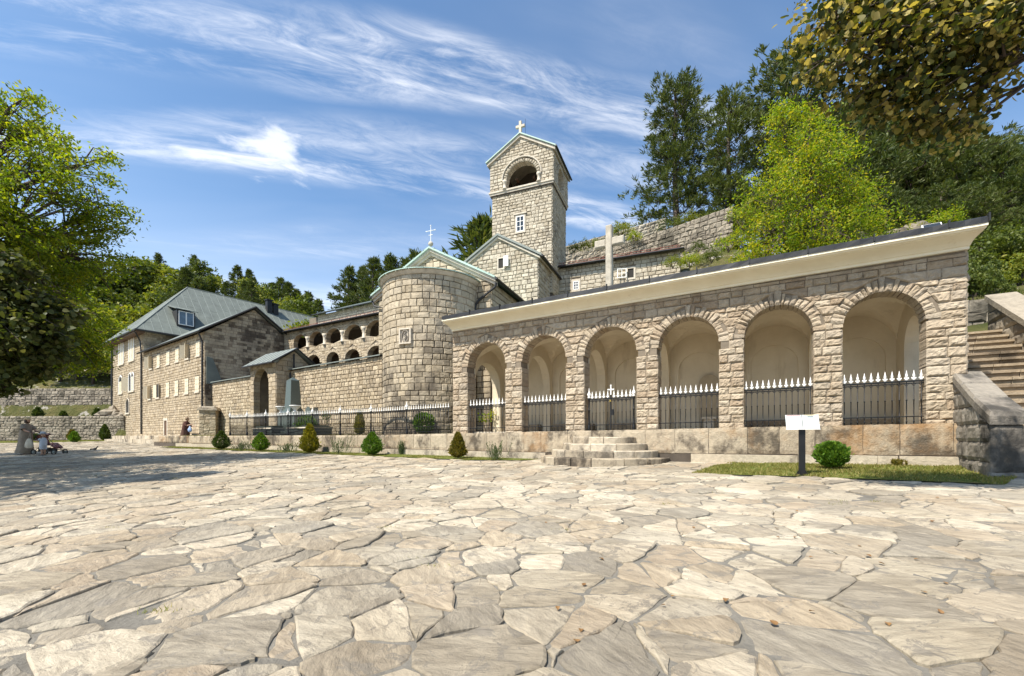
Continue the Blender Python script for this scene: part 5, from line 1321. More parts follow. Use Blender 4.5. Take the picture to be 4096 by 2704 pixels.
mb = MB(); mb.tube([TB(eR - 0.3, zE_ - 0.05, OV), TB(TBL - 0.1, TE - 0.9, 0.2), TB(TBL - 0.08, RE + 0.1, 0.12), TB(TBL - 0.08, 0.3, 0.12)], 0.065, 8); mb.build('downpipe', m_tin, tbk)
mb = MB(); mb.tube([TB(0.05, TE - 0.5, 0.12), TB(0.05, 2.2, 0.12)], 0.065, 8); mb.build('downpipe', m_tin, tbk)
# dormer
def slope_pt(px, py):     # where a photo ray meets the roof slope that faces the courtyard
    d = Vector(((px - CX) / F, 1, (HZ - py) / F)); n = (axn * -1).cross(upR); return d * (E4[1].dot(n) / d.dot(n))
bl = slope_pt(1000 / 1 * 0 + s1(1238), 1000 + 520 / 1.742); br_ = slope_pt(s1(1312), 1000 + 532 / 1.742)
bl.z = br_.z = min(bl.z, br_.z)
wdir = (br_ - bl); wdir.z = 0; wl_ = max(1.25, wdir.length)
DP = PL((bl.x, bl.y), (0.582, 0.813)) if wdir.dot(Vector((0.582, 0.813, 0))) > 0 else PL((bl.x, bl.y), (0.582, 0.813))
dh = 1.35; z0 = bl.z
mb = MB(); DP.box(mb, -0.12, wl_ + 0.12, z0 - 0.35, z0 + dh + 0.08, -1.6, 0.22); dm = mb.build('dormer', m_tin, tbk)
mb = MB(); P = [DP(-0.3, z0 + dh + 0.09, 0.45), DP(wl_ + 0.3, z0 + dh + 0.09, 0.45), DP(wl_ + 0.3, z0 + dh + 0.75, -1.9), DP(-0.3, z0 + dh + 0.75, -1.9)]; mb.add(P + [p + Vector((0, 0, 0.07)) for p in P], BOXF); mb.build('dormer_roof', m_zinc, dm)
mb = MB(); win_frame(mb, DP, 0.0, wl_, z0, z0 + dh, 0.24, 0.07, 2, 1, 0.05); mb.build('dormer_window', m_white, dm)
mb = MB(); DP.box(mb, 0.05, wl_ - 0.05, z0 + 0.05, z0 + dh - 0.05, 0.225, 0.25); mb.build('pane', plain('sky_glass', (0.10, 0.16, 0.22), 0.08, 0, 0.3, 2), dm)
# chimneys
for px, py, hh in ((1075, 1246, 1.3), (1100, 1253, 1.0)):
    d = slope_pt(px, py); mb = MB(); mb.box(d + Vector((0, 0, hh / 2 - 0.4)), (0.28, 0.28, hh / 2 + 0.4), TB.ax()); c_ = mb.build('chimney', m_tin, tbk)
    mb = MB(); mb.box(d + Vector((0, 0, hh + 0.06)), (0.38, 0.38, 0.06), TB.ax()); mb.build('chimney_cap', m_tin, c_)

# terrace steps along the residence
ts = thing('terrace_step', 'two long low stone steps along the foot of the residence', 'steps', RES(6, -0.5, 1.6))
M = Masonry(121); rg = random.Random(4)
TS1 = PL(tuple(RES(-4.0, 0, 1.5).xy), (0.813, -0.582)); TS2 = PL(tuple(RES(-2.5, 0, 2.15).xy), (0.813, -0.582))
for pl, L_, z0, z1 in ((TS1, 20.5, -0.5, 0.16), (TS2, 17.8, -0.7, -0.14)):
    u = 0.0
    while u < L_:
        b = min(L_, u + rg.uniform(0.7, 1.5)); e = MB(); pl.box(e, u + .008, b - .008, z0, z1 + rg.uniform(-.015, .01), -0.7 if pl is TS2 else -1.6, rg.uniform(-0.02, 0.02)); e.build('step_block', m_step, ts); u = b

# ------------------------------------------------------------------ drinking fountain
fc = Vector((-21.25, 29.3, 0)); fyaw = math.radians(18)
FX = PL((fc.x, fc.y), (math.cos(fyaw), math.sin(fyaw)))           # broad flank facing the plaza
fz0 = gz(fc.x, fc.y) + 0.28
fo = thing('drinking_fountain', 'small stone drinking fountain pillar with moulded cap and basin', 'fountain', (fc.x, fc.y, fz0))
mb = MB(); FX.box(mb, 0.06, 1.0, fz0, fz0 + 2.05, -0.85, -0.02); mb.build('pillar_core', m_mortar_dk, fo)
M = Masonry(131); M.rows(FX, fz0, fz0 + 2.05, 0.24, 0.36, 0.05, 1.02, d=0.02, rough=0.012)
FS = PL(tuple(FX(0.05, 0, -0.87).xy), (math.cos(fyaw - math.pi / 2), math.sin(fyaw - math.pi / 2)))
FS = PL(tuple(FX(0.05, 0, -0.86).xy), (FX.n[0], FX.n[1]))
M.rows(FS, fz0, fz0 + 2.05, 0.24, 0.30, 0.0, 0.86, [(0.43, 0.24, fz0 + 0.5, fz0 + 1.5, 0)], d=0.02, rough=0.012)
FR_ = PL(tuple(FX(1.0, 0, 0).xy), (-FX.n[0], -FX.n[1])); M.rows(FR_, fz0, fz0 + 2.05, 0.24, 0.30, 0.0, 0.86, d=0.02, rough=0.012)
M.finish(fo, m_ash, 90)
mb = MB(); FS.box(mb, 0.2, 0.66, fz0 + 0.5, fz0 + 1.5, -0.01, 0.004); mb.build('niche', m_mortar_dk, fo)
mb = MB(); FX.box(mb, -0.06, 1.12, fz0 + 2.05, fz0 + 2.14, -0.98, 0.10); FX.box(mb, -0.02, 1.08, fz0 + 2.141, fz0 + 2.24, -0.94, 0.05); mb.build('cap', m_step, fo)
mb = MB(); FX.box(mb, 0.15, 0.9, fz0 + 2.241, fz0 + 2.34, -0.8, -0.1); mb.build('cap_stone', m_trim, fo)
mb = MB(); FS.box(mb, 0.12, 0.74, fz0 + 1.55, fz0 + 1.66, 0.0, 0.14); mb.build('shelf', m_trim, fo)
mb = MB(); mb.lathe(FS(0.43, fz0, 0.28), [(0.15, 0), (0.13, 0.1), (0.15, 0.25), (0.27, 0.36), (0.30, 0.48), (0.24, 0.48), (0.18, 0.40)], 12); mb.build('basin', m_step, fo)
mb = MB(); mb.tube([FS(0.43, fz0 + 0.95, 0.0), FS(0.43, fz0 + 0.95, 0.14), FS(0.43, fz0 + 0.9, 0.17)], 0.018, 6); mb.build('spout', m_iron, fo)
mb = MB(); FX.box(mb, -1.5, 1.1, fz0 - 0.5, fz0 - 0.003, -1.2, 0.35); mb.build('base_slab', m_step, fo)

# ------------------------------------------------------------------ obelisk, urns, graves behind the fence
ob = at(1172, 1750, 23.0); ob.z = 0.09
obk = thing('obelisk', 'dark green granite obelisk on a stepped pedestal behind the fence', 'monument', ob)
def frust(mb, c, z0, z1, a, b, pl=CW):
    ax = pl.ax(); P = []
    for z, h in ((z0, a), (z1, b)):
        for dx, dy in ((-1, 1), (1, 1), (1, -1), (-1, -1)): P.append(Vector((c.x, c.y, z)) + ax[0] * dx * h + ax[1] * dy * h)
    mb.add(P, BOXF)
mb = MB(); frust(mb, ob, 1.52, 3.02, 0.30, 0.225); frust(mb, ob, 3.021, 3.2, 0.225, 0.02); mb.build('shaft', m_granite, obk)
mb = MB(); frust(mb, ob, 1.3, 1.519, 0.42, 0.32); frust(mb, ob, 0.35, 1.299, 0.40, 0.40); mb.build('pedestal', m_granite, obk)
mb = MB(); frust(mb, ob, 0.0, 0.2, 0.95, 0.95); frust(mb, ob, 0.201, 0.349, 0.62, 0.62); mb.build('base_step', m_granite, obk)
for k, s_ in enumerate((-1, 1)):
    c = CW.ax()[0] * (0.68 * s_) + CW.ax()[1] * 0.25 + ob
    u = thing('stone_urn', ('pale stone urn on the gatehouse side of the obelisk', 'pale stone urn on the apse side of the obelisk')[k], 'urn', c, 'urns beside the obelisk')
    mb = MB(); mb.lathe((c.x, c.y, 1.32), [(0.12, 0), (0.12, 0.04), (0.06, 0.08), (0.10, 0.13), (0.22, 0.24), (0.27, 0.30), (0.29, 0.30), (0.29, 0.34), (0.22, 0.34), (0.15, 0.28)], 14); mb.build('bowl', m_white, u, True)
    mb = MB(); frust(mb, c, 0.2, 1.319, 0.13, 0.12); mb.build('stand', m_granite, u)
hd = at(1235, 1750, 24.2)
t = thing('headstone', 'dark arched headstone against the courtyard wall', 'headstone', (hd.x, hd.y, 0.09))
A = [(-0.25, 0.05), (0.25, 0.05), (0.27, 1.45), (0.20, 1.62), (0.0, 1.74), (-0.20, 1.62), (-0.27, 1.45)]
ax = CW.ax(); P = [hd * 1 + ax[0] * x + ax[1] * d + Vector((0, 0, z - hd.z)) for d in (0.06, -0.06) for x, z in A]; n = len(A)
mb = MB(); mb.add(P, [tuple(range(n)), tuple(range(2 * n - 1, n - 1, -1))] + [(k, k + n, (k + 1) % n + n, (k + 1) % n) for k in range(n)]); mb.build('slab', m_granite, t)
mb = MB(); mb.box((hd.x, hd.y, 0.15), (0.4, 0.2, 0.10), ax); mb.build('foot', m_granite, t)
for k, (px, Y, L_) in enumerate(((1090, 23.2, 0.95), (1240, 21.6, 1.0))):
    c = at(px, 1750, Y); t = thing('grave_slab', ('low dark granite grave slab with a white edge near the gatehouse', 'dark granite grave slab beside the obelisk steps')[k], 'grave', (c.x, c.y, 0.09))
    mb = MB(); mb.box((c.x, c.y, 0.25), (L_, 0.55, 0.2), ax); mb.build('kerb', m_granite, t)
    mb = MB(); mb.box((c.x, c.y, 0.48), (L_ + 0.05, 0.6, 0.028), ax); mb.build('rim', m_trim, t)
    mb = MB(); mb.box((c.x, c.y, 0.56), (L_ - 0.1, 0.45, 0.05), ax); mb.build('cover', m_granite, t)

# ------------------------------------------------------------------ information board on the lawn
ib = at(1860 * K, 1100 * K, 1.0); k_ = None
for Yq in np.arange(6, 12, 0.02):
    if abs((HZ - 1103 * K) / F * Yq - gz((1860 * K - CX) / F * Yq, Yq)) < 0.006: k_ = Yq; break
k_ = k_ or 8.3
bx_, by_ = (1860 * K - CX) / F * k_, k_; bz = gz(bx_, by_)
ibd = thing('information_board', 'white two-page information board on a dark post on the lawn', 'sign', (bx_, by_, bz))
IP = PL((bx_, by_), (0.95, -0.31)); zt_ = (HZ - 962 * K) / F * by_; zb_ = (HZ - 995 * K) / F * by_
mb = MB(); IP.box(mb, -0.055, 0.055, bz, zb_ + 0.05, -0.02, 0.02); mb.build('post', m_iron, ibd)
mb = MB(); IP.box(mb, -0.13, 0.13, bz, bz + 0.012, -0.1, 0.1); mb.add([IP(-0.12, bz + .012, 0), IP(-0.056, bz + .012, 0), IP(-0.056, bz + 0.12, 0), IP(0.056, bz + .012, 0), IP(0.12, bz + .012, 0), IP(0.056, bz + 0.12, 0)], [(0, 1, 2), (3, 4, 5)]); mb.build('foot_plate', m_iron, ibd)
IM = Mat('printed_panel', 0.45, 0, 0.4); IM.col(IM.mix(IM.mr(IM.noise(60, 3, 0.6, (1, 1, 3)), 0.50, 0.56, 0, 0.22), (0.56, 0.59, 0.58), (0.24, 0.27, 0.28)))
wd = 0.275 * (by_ / 8.3)
tilt = 0.10
for s_ in (-1, 1):
    a, b = sorted((s_ * 0.006, s_ * wd)); mb = MB(); P = []
    for d in (0.035, 0.02): P += [IP(a, zb_, d + 0.04), IP(b, zb_, d + 0.04), IP(b, zt_, d - tilt + 0.04), IP(a, zt_, d - tilt + 0.04)]
    mb.add(P, [(0, 1, 2, 3), (7, 6, 5, 4), (0, 4, 5, 1), (1, 5, 6, 2), (2, 6, 7, 3), (3, 7, 4, 0)]); pn = mb.build('panel', IM.m, ibd)
    # coloured heading strip, crest and lines of small print, all flat on the sheet
    def on(u, t, lift): return IP(u, zb_ + (zt_ - zb_) * t, 0.0755 + lift - tilt * t)
    def strip(u0, u1, t0, t1, m): 
        q = MB(); q.quad(on(u0, t0, .002), on(u1, t0, .002), on(u1, t1, .002), on(u0, t1, .002)); q.build('print', m, pn)
    strip(a + 0.02, b - 0.02, 0.955, 0.985, plain('heading', (0.35, 0.06, 0.05) if s_ < 0 else (0.62, 0.46, 0.10), 0.5))
    ink = plain('ink', (0.20, 0.23, 0.24), 0.6)
    if s_ > 0: strip(a + 0.09, b - 0.09, 0.84, 0.93, ink)
    for q in range(9):
        strip(a + 0.04, b - 0.04 - 0.02 * (q % 3), 0.78 - 0.08 * q, 0.803 - 0.08 * q, ink)
mb = MB(); IP.box(mb, -wd - 0.005, wd + 0.005, zb_ - 0.012, zb_ - 0.001, 0.05, 0.085); mb.build('ledge', m_white, ibd)

# ------------------------------------------------------------------ side stair with parapets
SD = Vector((0.494, 0.870, 0)); SR = Vector((0.870, -0.494, 0))
sp = thing('stair_parapet', 'massive dark weathered stone parapet with sloping coping beside the stairs', 'parapet', (9.2, 8.4, -0.6))
L1, R1, R0, L0 = Vector((8.63, 7.8, 0)), Vector((9.14, 7.72, 0)), Vector((10.55, 9.75, 0)), Vector((9.95, 9.75, 0))
zf_, zbk = 0.22, 1.28
def lerp(a, b, t): return a + (b - a) * t
mb = MB(); sh = 0.02
P = [Vector((p.x, p.y, gz(p.x, p.y) - 0.3)) for p in (L1, R1, R0, L0)] + [L1 + Vector((0, 0, zf_)), R1 + Vector((0, 0, zf_)), R0 + Vector((0, 0, zbk)), L0 + Vector((0, 0, zbk))]
c0 = sum(P, Vector()) / 8; P = [c0 + (p - c0) * 0.985 for p in P]
mb.add(P, BOXF); mb.build('core', m_mortar_dk, sp)
M = Masonry(141)
PLf = PL((L1.x, L1.y), (R1.x - L1.x, R1.y - L1.y)); wf = (R1 - L1).length
M.put(PLf, [(0.0, -0.62), (wf, -0.62), (wf, zf_), (0, zf_)], d=0.02, back=0.02, grid=(8, 10, 7.0, 0.018, 0.02))
M.put(PLf, [(-0.04, -0.9), (wf + 0.04, -0.9), (wf + 0.04, -0.63), (-0.04, -0.63)], d=0.05, back=0.02, grid=(8, 5, 7.0, 0.018, 0.02))
PLs = PL((L0.x, L0.y), (L1.x - L0.x, L1.y - L0.y)); wsd = (L1 - L0).length
for va, vb in ((-0.85, -0.45), (-0.45, -0.08), (-0.08, 0.26), (0.26, 0.62), (0.62, 0.96), (0.96, 1.28)):
    lim = lambda v: wsd if v <= zf_ else wsd * (1 - (v - zf_) / (zbk - zf_))
    a, b = lim(va), lim(vb); n = 4 if va < 0.2 else max(1, round(a / 0.5)); xs = [0] + [a * (k + M.rg.uniform(-.2, .2)) / n for k in range(1, n)] + [a]
    for k in range(n):
        x0, x1 = xs[k], xs[k + 1]; y1 = x1 if k < n - 1 else b
        if y1 <= x0 + 0.05: M.put(PLs, [(x0 + .006, va + .006), (x1 - .006, va + .006), (x0 + .01, vb - .006)], d=0.02, inset=0.03, rough=0.013, sub=3); continue
        M.put(PLs, [(x0 + .006, va + .006), (x1 - .006, va + .006), (min(y1, x1) - .006, vb - .006), (x0 + .006, vb - .006)], d=0.02 + M.rg.uniform(0, .012), back=0.02, grid=(6, 5, 8.0, 0.018, 0.02))
M.finish(sp, m_dark, 60, 'block')
n = 3
for k in range(n):
    t0, t1 = k / n, (k + 1) / n - 0.006
    e = MB(); P = []
    a0_, a1_ = lerp(L1, L0, t0), lerp(L1, L0, t1); b0_, b1_ = lerp(R1, R0, t0), lerp(R1, R0, t1); z0, z1 = lerp(zf_, zbk, t0) + 0.01, lerp(zf_, zbk, t1) + 0.01
    out = Vector((-0.05, 0.01, 0))
    if k == 0: a0_ = a0_ + Vector((-0.01, -0.05, 0)); b0_ = b0_ + Vector((0, -0.05, 0))
    P = [a0_ + out + Vector((0, 0, z0)), b0_ - out + Vector((0, 0, z0)), b1_ - out + Vector((0, 0, z1)), a1_ + out + Vector((0, 0, z1))]
    Q = [p + Vector((0, 0, 0.15)) for p in P]; cq = sum(Q, Vector()) / 4; Q2 = [lerp(q, cq, 0.12) + Vector((0, 0, 0.07)) for q in Q]
    e.add(P + Q + Q2, [(3, 2, 1, 0)] + [(i, (i + 1) % 4, (i + 1) % 4 + 4, i + 4) for i in range(4)] + [(i + 4, (i + 1) % 4 + 4, (i + 1) % 4 + 8, i + 8) for i in range(4)] + [(8, 9, 10, 11)]); e.build('coping_block', m_dark, sp)
stn = thing('side_stairs', 'steep weathered stone stairs climbing past the arcade end', 'stairs', (11, 9, -0.6))
O = Vector((9.45, 7.75, 0)); rg = random.Random(6)
for k in range(18):
    z1 = -0.66 + 0.20 * (k + 1); b0_ = O + SD * (0.34 * k)
    xs = [0.1, 0.8 + rg.uniform(-.25, .25), 1.52]
    for a, b in zip(xs, xs[1:]):
        e = MB(); q = b0_ + SR * ((a + b) / 2) + SD * 0.2; e.box(Vector((q.x, q.y, z1 - 0.25)), ((b - a) / 2 - 0.006, 0.2 + rg.uniform(0, .012), 0.25 + rg.uniform(-.008, .006)), (SR, SD, Vector((0, 0, 1)))); e.box(Vector((q.x, q.y, z1 + 0.032)) - SD * 0.02, ((b - a) / 2 - 0.006, 0.24, 0.03), (SR, SD, Vector((0, 0, 1)))); e.build('step_block', m_stair, stn)
# far parapet of the stairs and ruined wall above it
fp = thing('stair_parapet', 'upper stair parapet of rough masonry with pale sloping coping slabs', 'parapet', (13.6, 11.4, 1.0))
B0 = O + SR * 1.55 + SD * 1.2; FPp = PL((B0.x + SD.x * 5.5, B0.y + SD.y * 5.5), (-SD.x, -SD.y))
zz0 = lambda u: 4.05 - 0.57 * u
mb = MB(); P = [FPp(0, -0.8, 0), FPp(5.5, -0.8, 0), FPp(5.5, zz0(5.5), 0), FPp(0, zz0(0), 0)]; P += [p + SR * 0.5 for p in P]; mb.add(P, [(0, 1, 2, 3), (7, 6, 5, 4), (3, 2, 6, 7), (1, 5, 6, 2), (0, 3, 7, 4)]); mb.build('core', m_mortar_dk, fp)
M = Masonry(151); M.rows(FPp, -0.6, 4.0, 0.34, 0.5, 0.0, lambda v: min(5.5, (4.05 - v) / 0.57), d=0.03, rough=0.02, inset=0.03, sub=3, jit=0.012, grid=(6, 4, 6.0, 0.03, 0.03))
M.finish(fp, m_field, 90, 'block')
for k in range(5):
    u0, u1 = 5.5 - 1.1 * k, 5.5 - 1.1 * (k + 1) + 0.012; e = MB(); P = [FPp(u, zz0(u) + 0.01, d) for u, d in ((u0, 0.08), (u1, 0.08), (u1, -0.58), (u0, -0.58))]; e.add(P + [p + Vector((0, 0, 0.17)) for p in P], [f[::-1] for f in BOXF]); e.build('coping_slab', m_field, fp)
# ------------------------------------------------------------------ hills
def fbm(x, y, s_, o=4):
    return sum(mnoise.noise((x * s_ * 2 ** k, y * s_ * 2 ** k, 7.7 + k)) / 2 ** k for k in range(o))
def left_hill(x, y):
    H = 13 + 29 * sstep(-22, -105, x)
    z = min(4.9 + 0.52 * max(0, y - 47.0), H + 0.05 * (y - 60))
    return z if y > 46.5 else 1.9
def stair_axis(x, y):
    q = Vector((x, y, 0)) - O; return q.dot(SD), q.dot(SR)
def right_hill(x, y):
    w = x * 0.494 + y * 0.870 - 13.26
    z = 2.6 + (0.60 - 0.26 * sstep(13, 24, x)) * (w - 3.0) + 0.9 * fbm(x, y, 0.13)
    z = min(z, 19 + 0.25 * (w - 25))
    a, l = stair_axis(x, y)
    if -0.8 < l < 3.6: z = min(z, -0.9 + max(0, a) * 0.5)
    elif l >= 3.6: z = min(z, 1.2 + max(0, a) * 0.55 + (l - 3.6) * 0.35)
    return z
def hill(x, y):
    w = x * 0.494 + y * 0.870 - 13.26
    zl = left_hill(x, y) + (1.2 * fbm(x, y, 0.06) if y > 49 else 0)
    zr_ = right_hill(x, y)
    if y > 46.5: zr_ = zr_ * sstep(-8, 6, x) + 13 * (1 - sstep(-8, 6, x)); 
    k = sstep(-6, 8, x)
    z = zl * (1 - k) + zr_ * k if y > 46.5 else (zr_ if x > 1.0 else -2.0)
    if x <= 1.0 and y <= 46.5:
        z = -2.0 if x > -37 else (1.92 if y > 42.3 else -2.0)
        if y > 44 and x > -37: z = -2 + (y - 44) * 2
    if w < 4.6 and y < 46: z = -2.0 if not (x > 10.4) else min(z, max(-2.0, -1.4 + 0.3 * (x - 10)))
    return z
xs = [-900, -500, -300, -200] + [-160 + 4 * i for i in range(30)] + [-40 + 1.6 * i for i in range(56)] + [50 + 5 * i for i in range(12)] + [120, 200, 400, 900]
ys = [6 + 1.0 * i for i in range(42)] + [48 + 2.5 * i for i in range(40)] + [150, 200, 300, 600, 900]
grid('hill', sorted(set(xs)), ys, hill, m_hill)
# ------------------------------------------------------------------ retaining walls
def plane_wall(name, label, p0, p1, zb0, zt0, zb1, zt1, mat, seed, ch_=0.3, cw_=0.42, nmax=120, thick=0.5):
    pl = PL((p0[0], p0[1]), (p1[0] - p0[0], p1[1] - p0[1])); L_ = math.hypot(p1[0] - p0[0], p1[1] - p0[1])
    t = thing(name, label, 'wall', pl(L_ / 2, min(zb0, zb1), 0))
    mb = MB(); P = [pl(0, zb0, -0.01), pl(L_, zb1, -0.01), pl(L_, zt1, -0.01), pl(0, zt0, -0.01)]; P += [p - pl.ax()[1] * thick for p in P]
    mb.add(P, [(0, 1, 2, 3), (7, 6, 5, 4), (3, 2, 6, 7), (1, 5, 6, 2), (0, 3, 7, 4)]); mb.build('wall_core', m_mortar_dk, t)
    M = Masonry(seed); n = max(3, round(((zt0 - zb0) + (zt1 - zb1)) / 2 / ch_)); rg = M.rg
    f = [0] + sorted((k + rg.uniform(-.2, .2)) / n for k in range(1, n)) + [1]
    for a, b in zip(f, f[1:]):
        u = 0.0
        while u < L_ - 0.02:
            v = min(L_, u + cw_ * rg.uniform(0.55, 1.6))
            if L_ - v < 0.15: v = L_
            zl = lambda uu, q: (zb0 + (zb1 - zb0) * uu / L_) * (1 - q) + (zt0 + (zt1 - zt0) * uu / L_) * q
            j = 0.012
            M.put(pl, [(u + j, zl(u, a) + j), (v - j, zl(v, a) + j), (v - j, zl(v, b) - j), (u + j, zl(u, b) - j)], d=0.04 + rg.uniform(-.02, .03), back=0.03, inset=0.03, rough=0.022, sub=2, jit=0.02)
            u = v
    M.finish(t, mat, nmax); return t, pl, L_
plane_wall('retaining_wall', 'lower rubble retaining wall behind the far lawn', (-60, 42.3), (-38.3, 42.75), -0.5, 2.05, -0.5, 2.12, m_field, 201, 0.26, 0.42, 80)
plane_wall('retaining_wall', 'upper rubble retaining wall with plants growing from its joints', (-62, 46.5), (-41.2, 46.6), 1.9, 5.25, 1.9, 5.3, m_field, 202, 0.3, 0.45, 60)
q0 = at(1310 * K, 590 * K, 31.5); q1 = at(1545 * K, 505 * K, 34.0); q2 = at(1700 * K, 470 * K, 33.0); q3 = at(1530 * K, 522 * K, 30.5); q4 = at(1700 * K, 478 * K, 28.0)
plane_wall('retaining_wall', 'pale parapet wall on the hill crest behind the bell tower', (q0.x - .6, q0.y), (q1.x, q1.y), q0.z - 2.2, q0.z + 0.4, q1.z - 1.6, q1.z, m_tower, 203, 0.30, 0.42, 60)
plane_wall('retaining_wall', 'tall rough retaining wall below the hill pines', (q3.x - 6, q3.y + 1.6), (q4.x, q4.y), 9.0, q3.z - 2.0, 8.0, q4.z, m_field, 204, 0.28, 0.36, 70)
plane_wall('retaining_wall', 'ruined rubble wall above the side stairs', (13.6, 15.6), (20.5, 14.2), 1.0, 4.75, 0.6, 4.9, m_field, 205, 0.4, 0.6, 60)

# ------------------------------------------------------------------ vegetation
def leaf_arrays(C, size, q, upb=0.5, asp=0.5, svar=0.35):
    N = len(C); n = q.normal(0, 1, (N, 3)); n[:, 2] += upb; n /= np.linalg.norm(n, axis=1)[:, None]
    a = np.cross(n, q.normal(0, 1, (N, 3))); a /= np.linalg.norm(a, axis=1)[:, None] + 1e-9; b = np.cross(n, a)
    l = (size * (1 + svar * q.uniform(-1, 1, N)))[:, None]
    V = np.stack([C - a * l * .5, C - b * l * asp * .5 + a * l * .05, C + a * l * .5, C + b * l * asp * .5 + a * l * .05], 1)
    return V.reshape(-1, 3), np.arange(4 * N).reshape(-1, 4)
def lobed_tree(seed, trunk, lobes, tips, per, sig, leaf, lmat, asp=0.5, bark=m_bark, r0=0.22, upb=0.5, droop=0.0, flat=0.6, name='tree'):
    """trunk: polyline of (x,y,z); lobes: (x,y,z,rx,ry,rz). Returns (wood mesh, leaf mesh) in the frame of the points."""
    rg = random.Random(seed); q = np.random.default_rng(seed); mb = MB()
    T = [Vector(p) for p in trunk]; n = len(T)
    mb.tube(T, [r0 * (1 - 0.65 * i / (n - 1)) for i in range(n)], 8); C = []
    tot = sum((l[3] * l[4] * l[5]) ** (2 / 3) for l in lobes)
    for l in lobes:
        c = Vector(l[:3]); rr = Vector(l[3:]); k = max(0, min(n - 1, rg.randrange(max(1, n // 2), n))); s0 = T[k]
        mid = (s0 + c) / 2 + Vector((rg.uniform(-.3, .3), rg.uniform(-.3, .3), rg.uniform(0, .6)))
        lp = [s0, (s0 + mid) / 2 + Vector((0, 0, .1)), mid, (mid + c) / 2, c]; rl = r0 * 0.38
        mb.tube(lp, [rl, rl * .85, rl * .7, rl * .5, rl * .3], 6)
        nt = max(6, int(tips * (rr.x * rr.y * rr.z) ** (2 / 3) / tot))
        for _ in range(nt):
            d = Vector((rg.gauss(0, 1), rg.gauss(0, 1), rg.gauss(0, 1))).normalized(); f = rg.uniform(0.35, 1.0) ** 0.6
            p = c + Vector((d.x * rr.x, d.y * rr.y, d.z * rr.z)) * f * rg.uniform(.85, 1.12)
            s1_ = lp[rg.choice((2, 3, 3, 4))]
            m_ = (s1_ + p) / 2 + Vector((rg.uniform(-.2, .2), rg.uniform(-.2, .2), rg.uniform(0, .35)))
            if f > 0.5: mb.tube([s1_, m_, p], [rl * .22, rl * .14, rl * .05], 4, False)
            m2 = max(4, int(per * rg.uniform(.4, 1.5)))
            t = q.beta(3, 1.2, m2)[:, None]; base = np.array(m_)[None] * (1 - t) + np.array(p)[None] * t
            off = q.normal(0, 1, (m2, 3)) * sig * np.array([1, 1, flat]); off[:, 2] -= droop * np.abs(off[:, 0])
            C.append(base + off)
    C = np.concatenate(C); V, Fa = leaf_arrays(C, leaf, q, upb, asp)
    return mesh_of('trunk', mb.V, mb.F, bark, True), fast_mesh('crown', V, Fa, lmat)
def tree_thing(name, label, cat, base, wood, leaves, group=None, yaw=0.0, scale=1.0, local=True):
    t = thing(name, label, cat, base, group); t.rotation_euler = (0, 0, yaw)
    t.scale = (scale, scale, scale) if isinstance(scale, (int, float)) else scale
    for nm, me in (('trunk', wood), ('crown', leaves)):
        if me is None: continue
        o = bpy.data.objects.new(nm, me); col.objects.link(o); o.parent = t
    return t
lm_acacia = leaf_mat('acacia_leaf', [(0.09, 0.16, 0.008), (0.15, 0.24, 0.010), (0.22, 0.29, 0.012), (0.34, 0.34, 0.015), (0.55, 0.40, 0.02)], 0.5)
lm_ash = leaf_mat('ash_leaf', [(0.06, 0.10, 0.008), (0.10, 0.15, 0.010), (0.17, 0.21, 0.012), (0.30, 0.28, 0.015)], 0.5, (2.0, 2.0, 0.6))
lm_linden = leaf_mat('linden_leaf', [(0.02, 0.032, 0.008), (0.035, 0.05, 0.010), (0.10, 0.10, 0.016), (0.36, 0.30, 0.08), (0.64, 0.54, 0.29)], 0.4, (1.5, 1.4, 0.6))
lm_linden2 = leaf_mat('shaded_linden_leaf', [(0.035, 0.055, 0.012), (0.07, 0.085, 0.018), (0.13, 0.125, 0.035)], 0.4, (1.2, 1.2, 0.6))  # linden leaf darkened: shade under the ash is put into the colour
lm_hillA = leaf_mat('bright_hill_leaf', [(0.10, 0.14, 0.016), (0.17, 0.20, 0.02), (0.27, 0.25, 0.035)], 0.4)
lm_hillB = leaf_mat('dark_hill_leaf', [(0.045, 0.07, 0.012), (0.08, 0.11, 0.016), (0.14, 0.16, 0.025)], 0.35)
lm_pine = leaf_mat('pine_needle', [(0.025, 0.045, 0.013), (0.05, 0.075, 0.018), (0.09, 0.115, 0.026), (0.14, 0.145, 0.04)], 0.25)
lm_pine2 = leaf_mat('sunlit_pine_needle', [(0.04, 0.06, 0.014), (0.07, 0.095, 0.02), (0.11, 0.135, 0.03), (0.15, 0.155, 0.045)], 0.25)  # needles lightened: sun on the crown is put into the colour

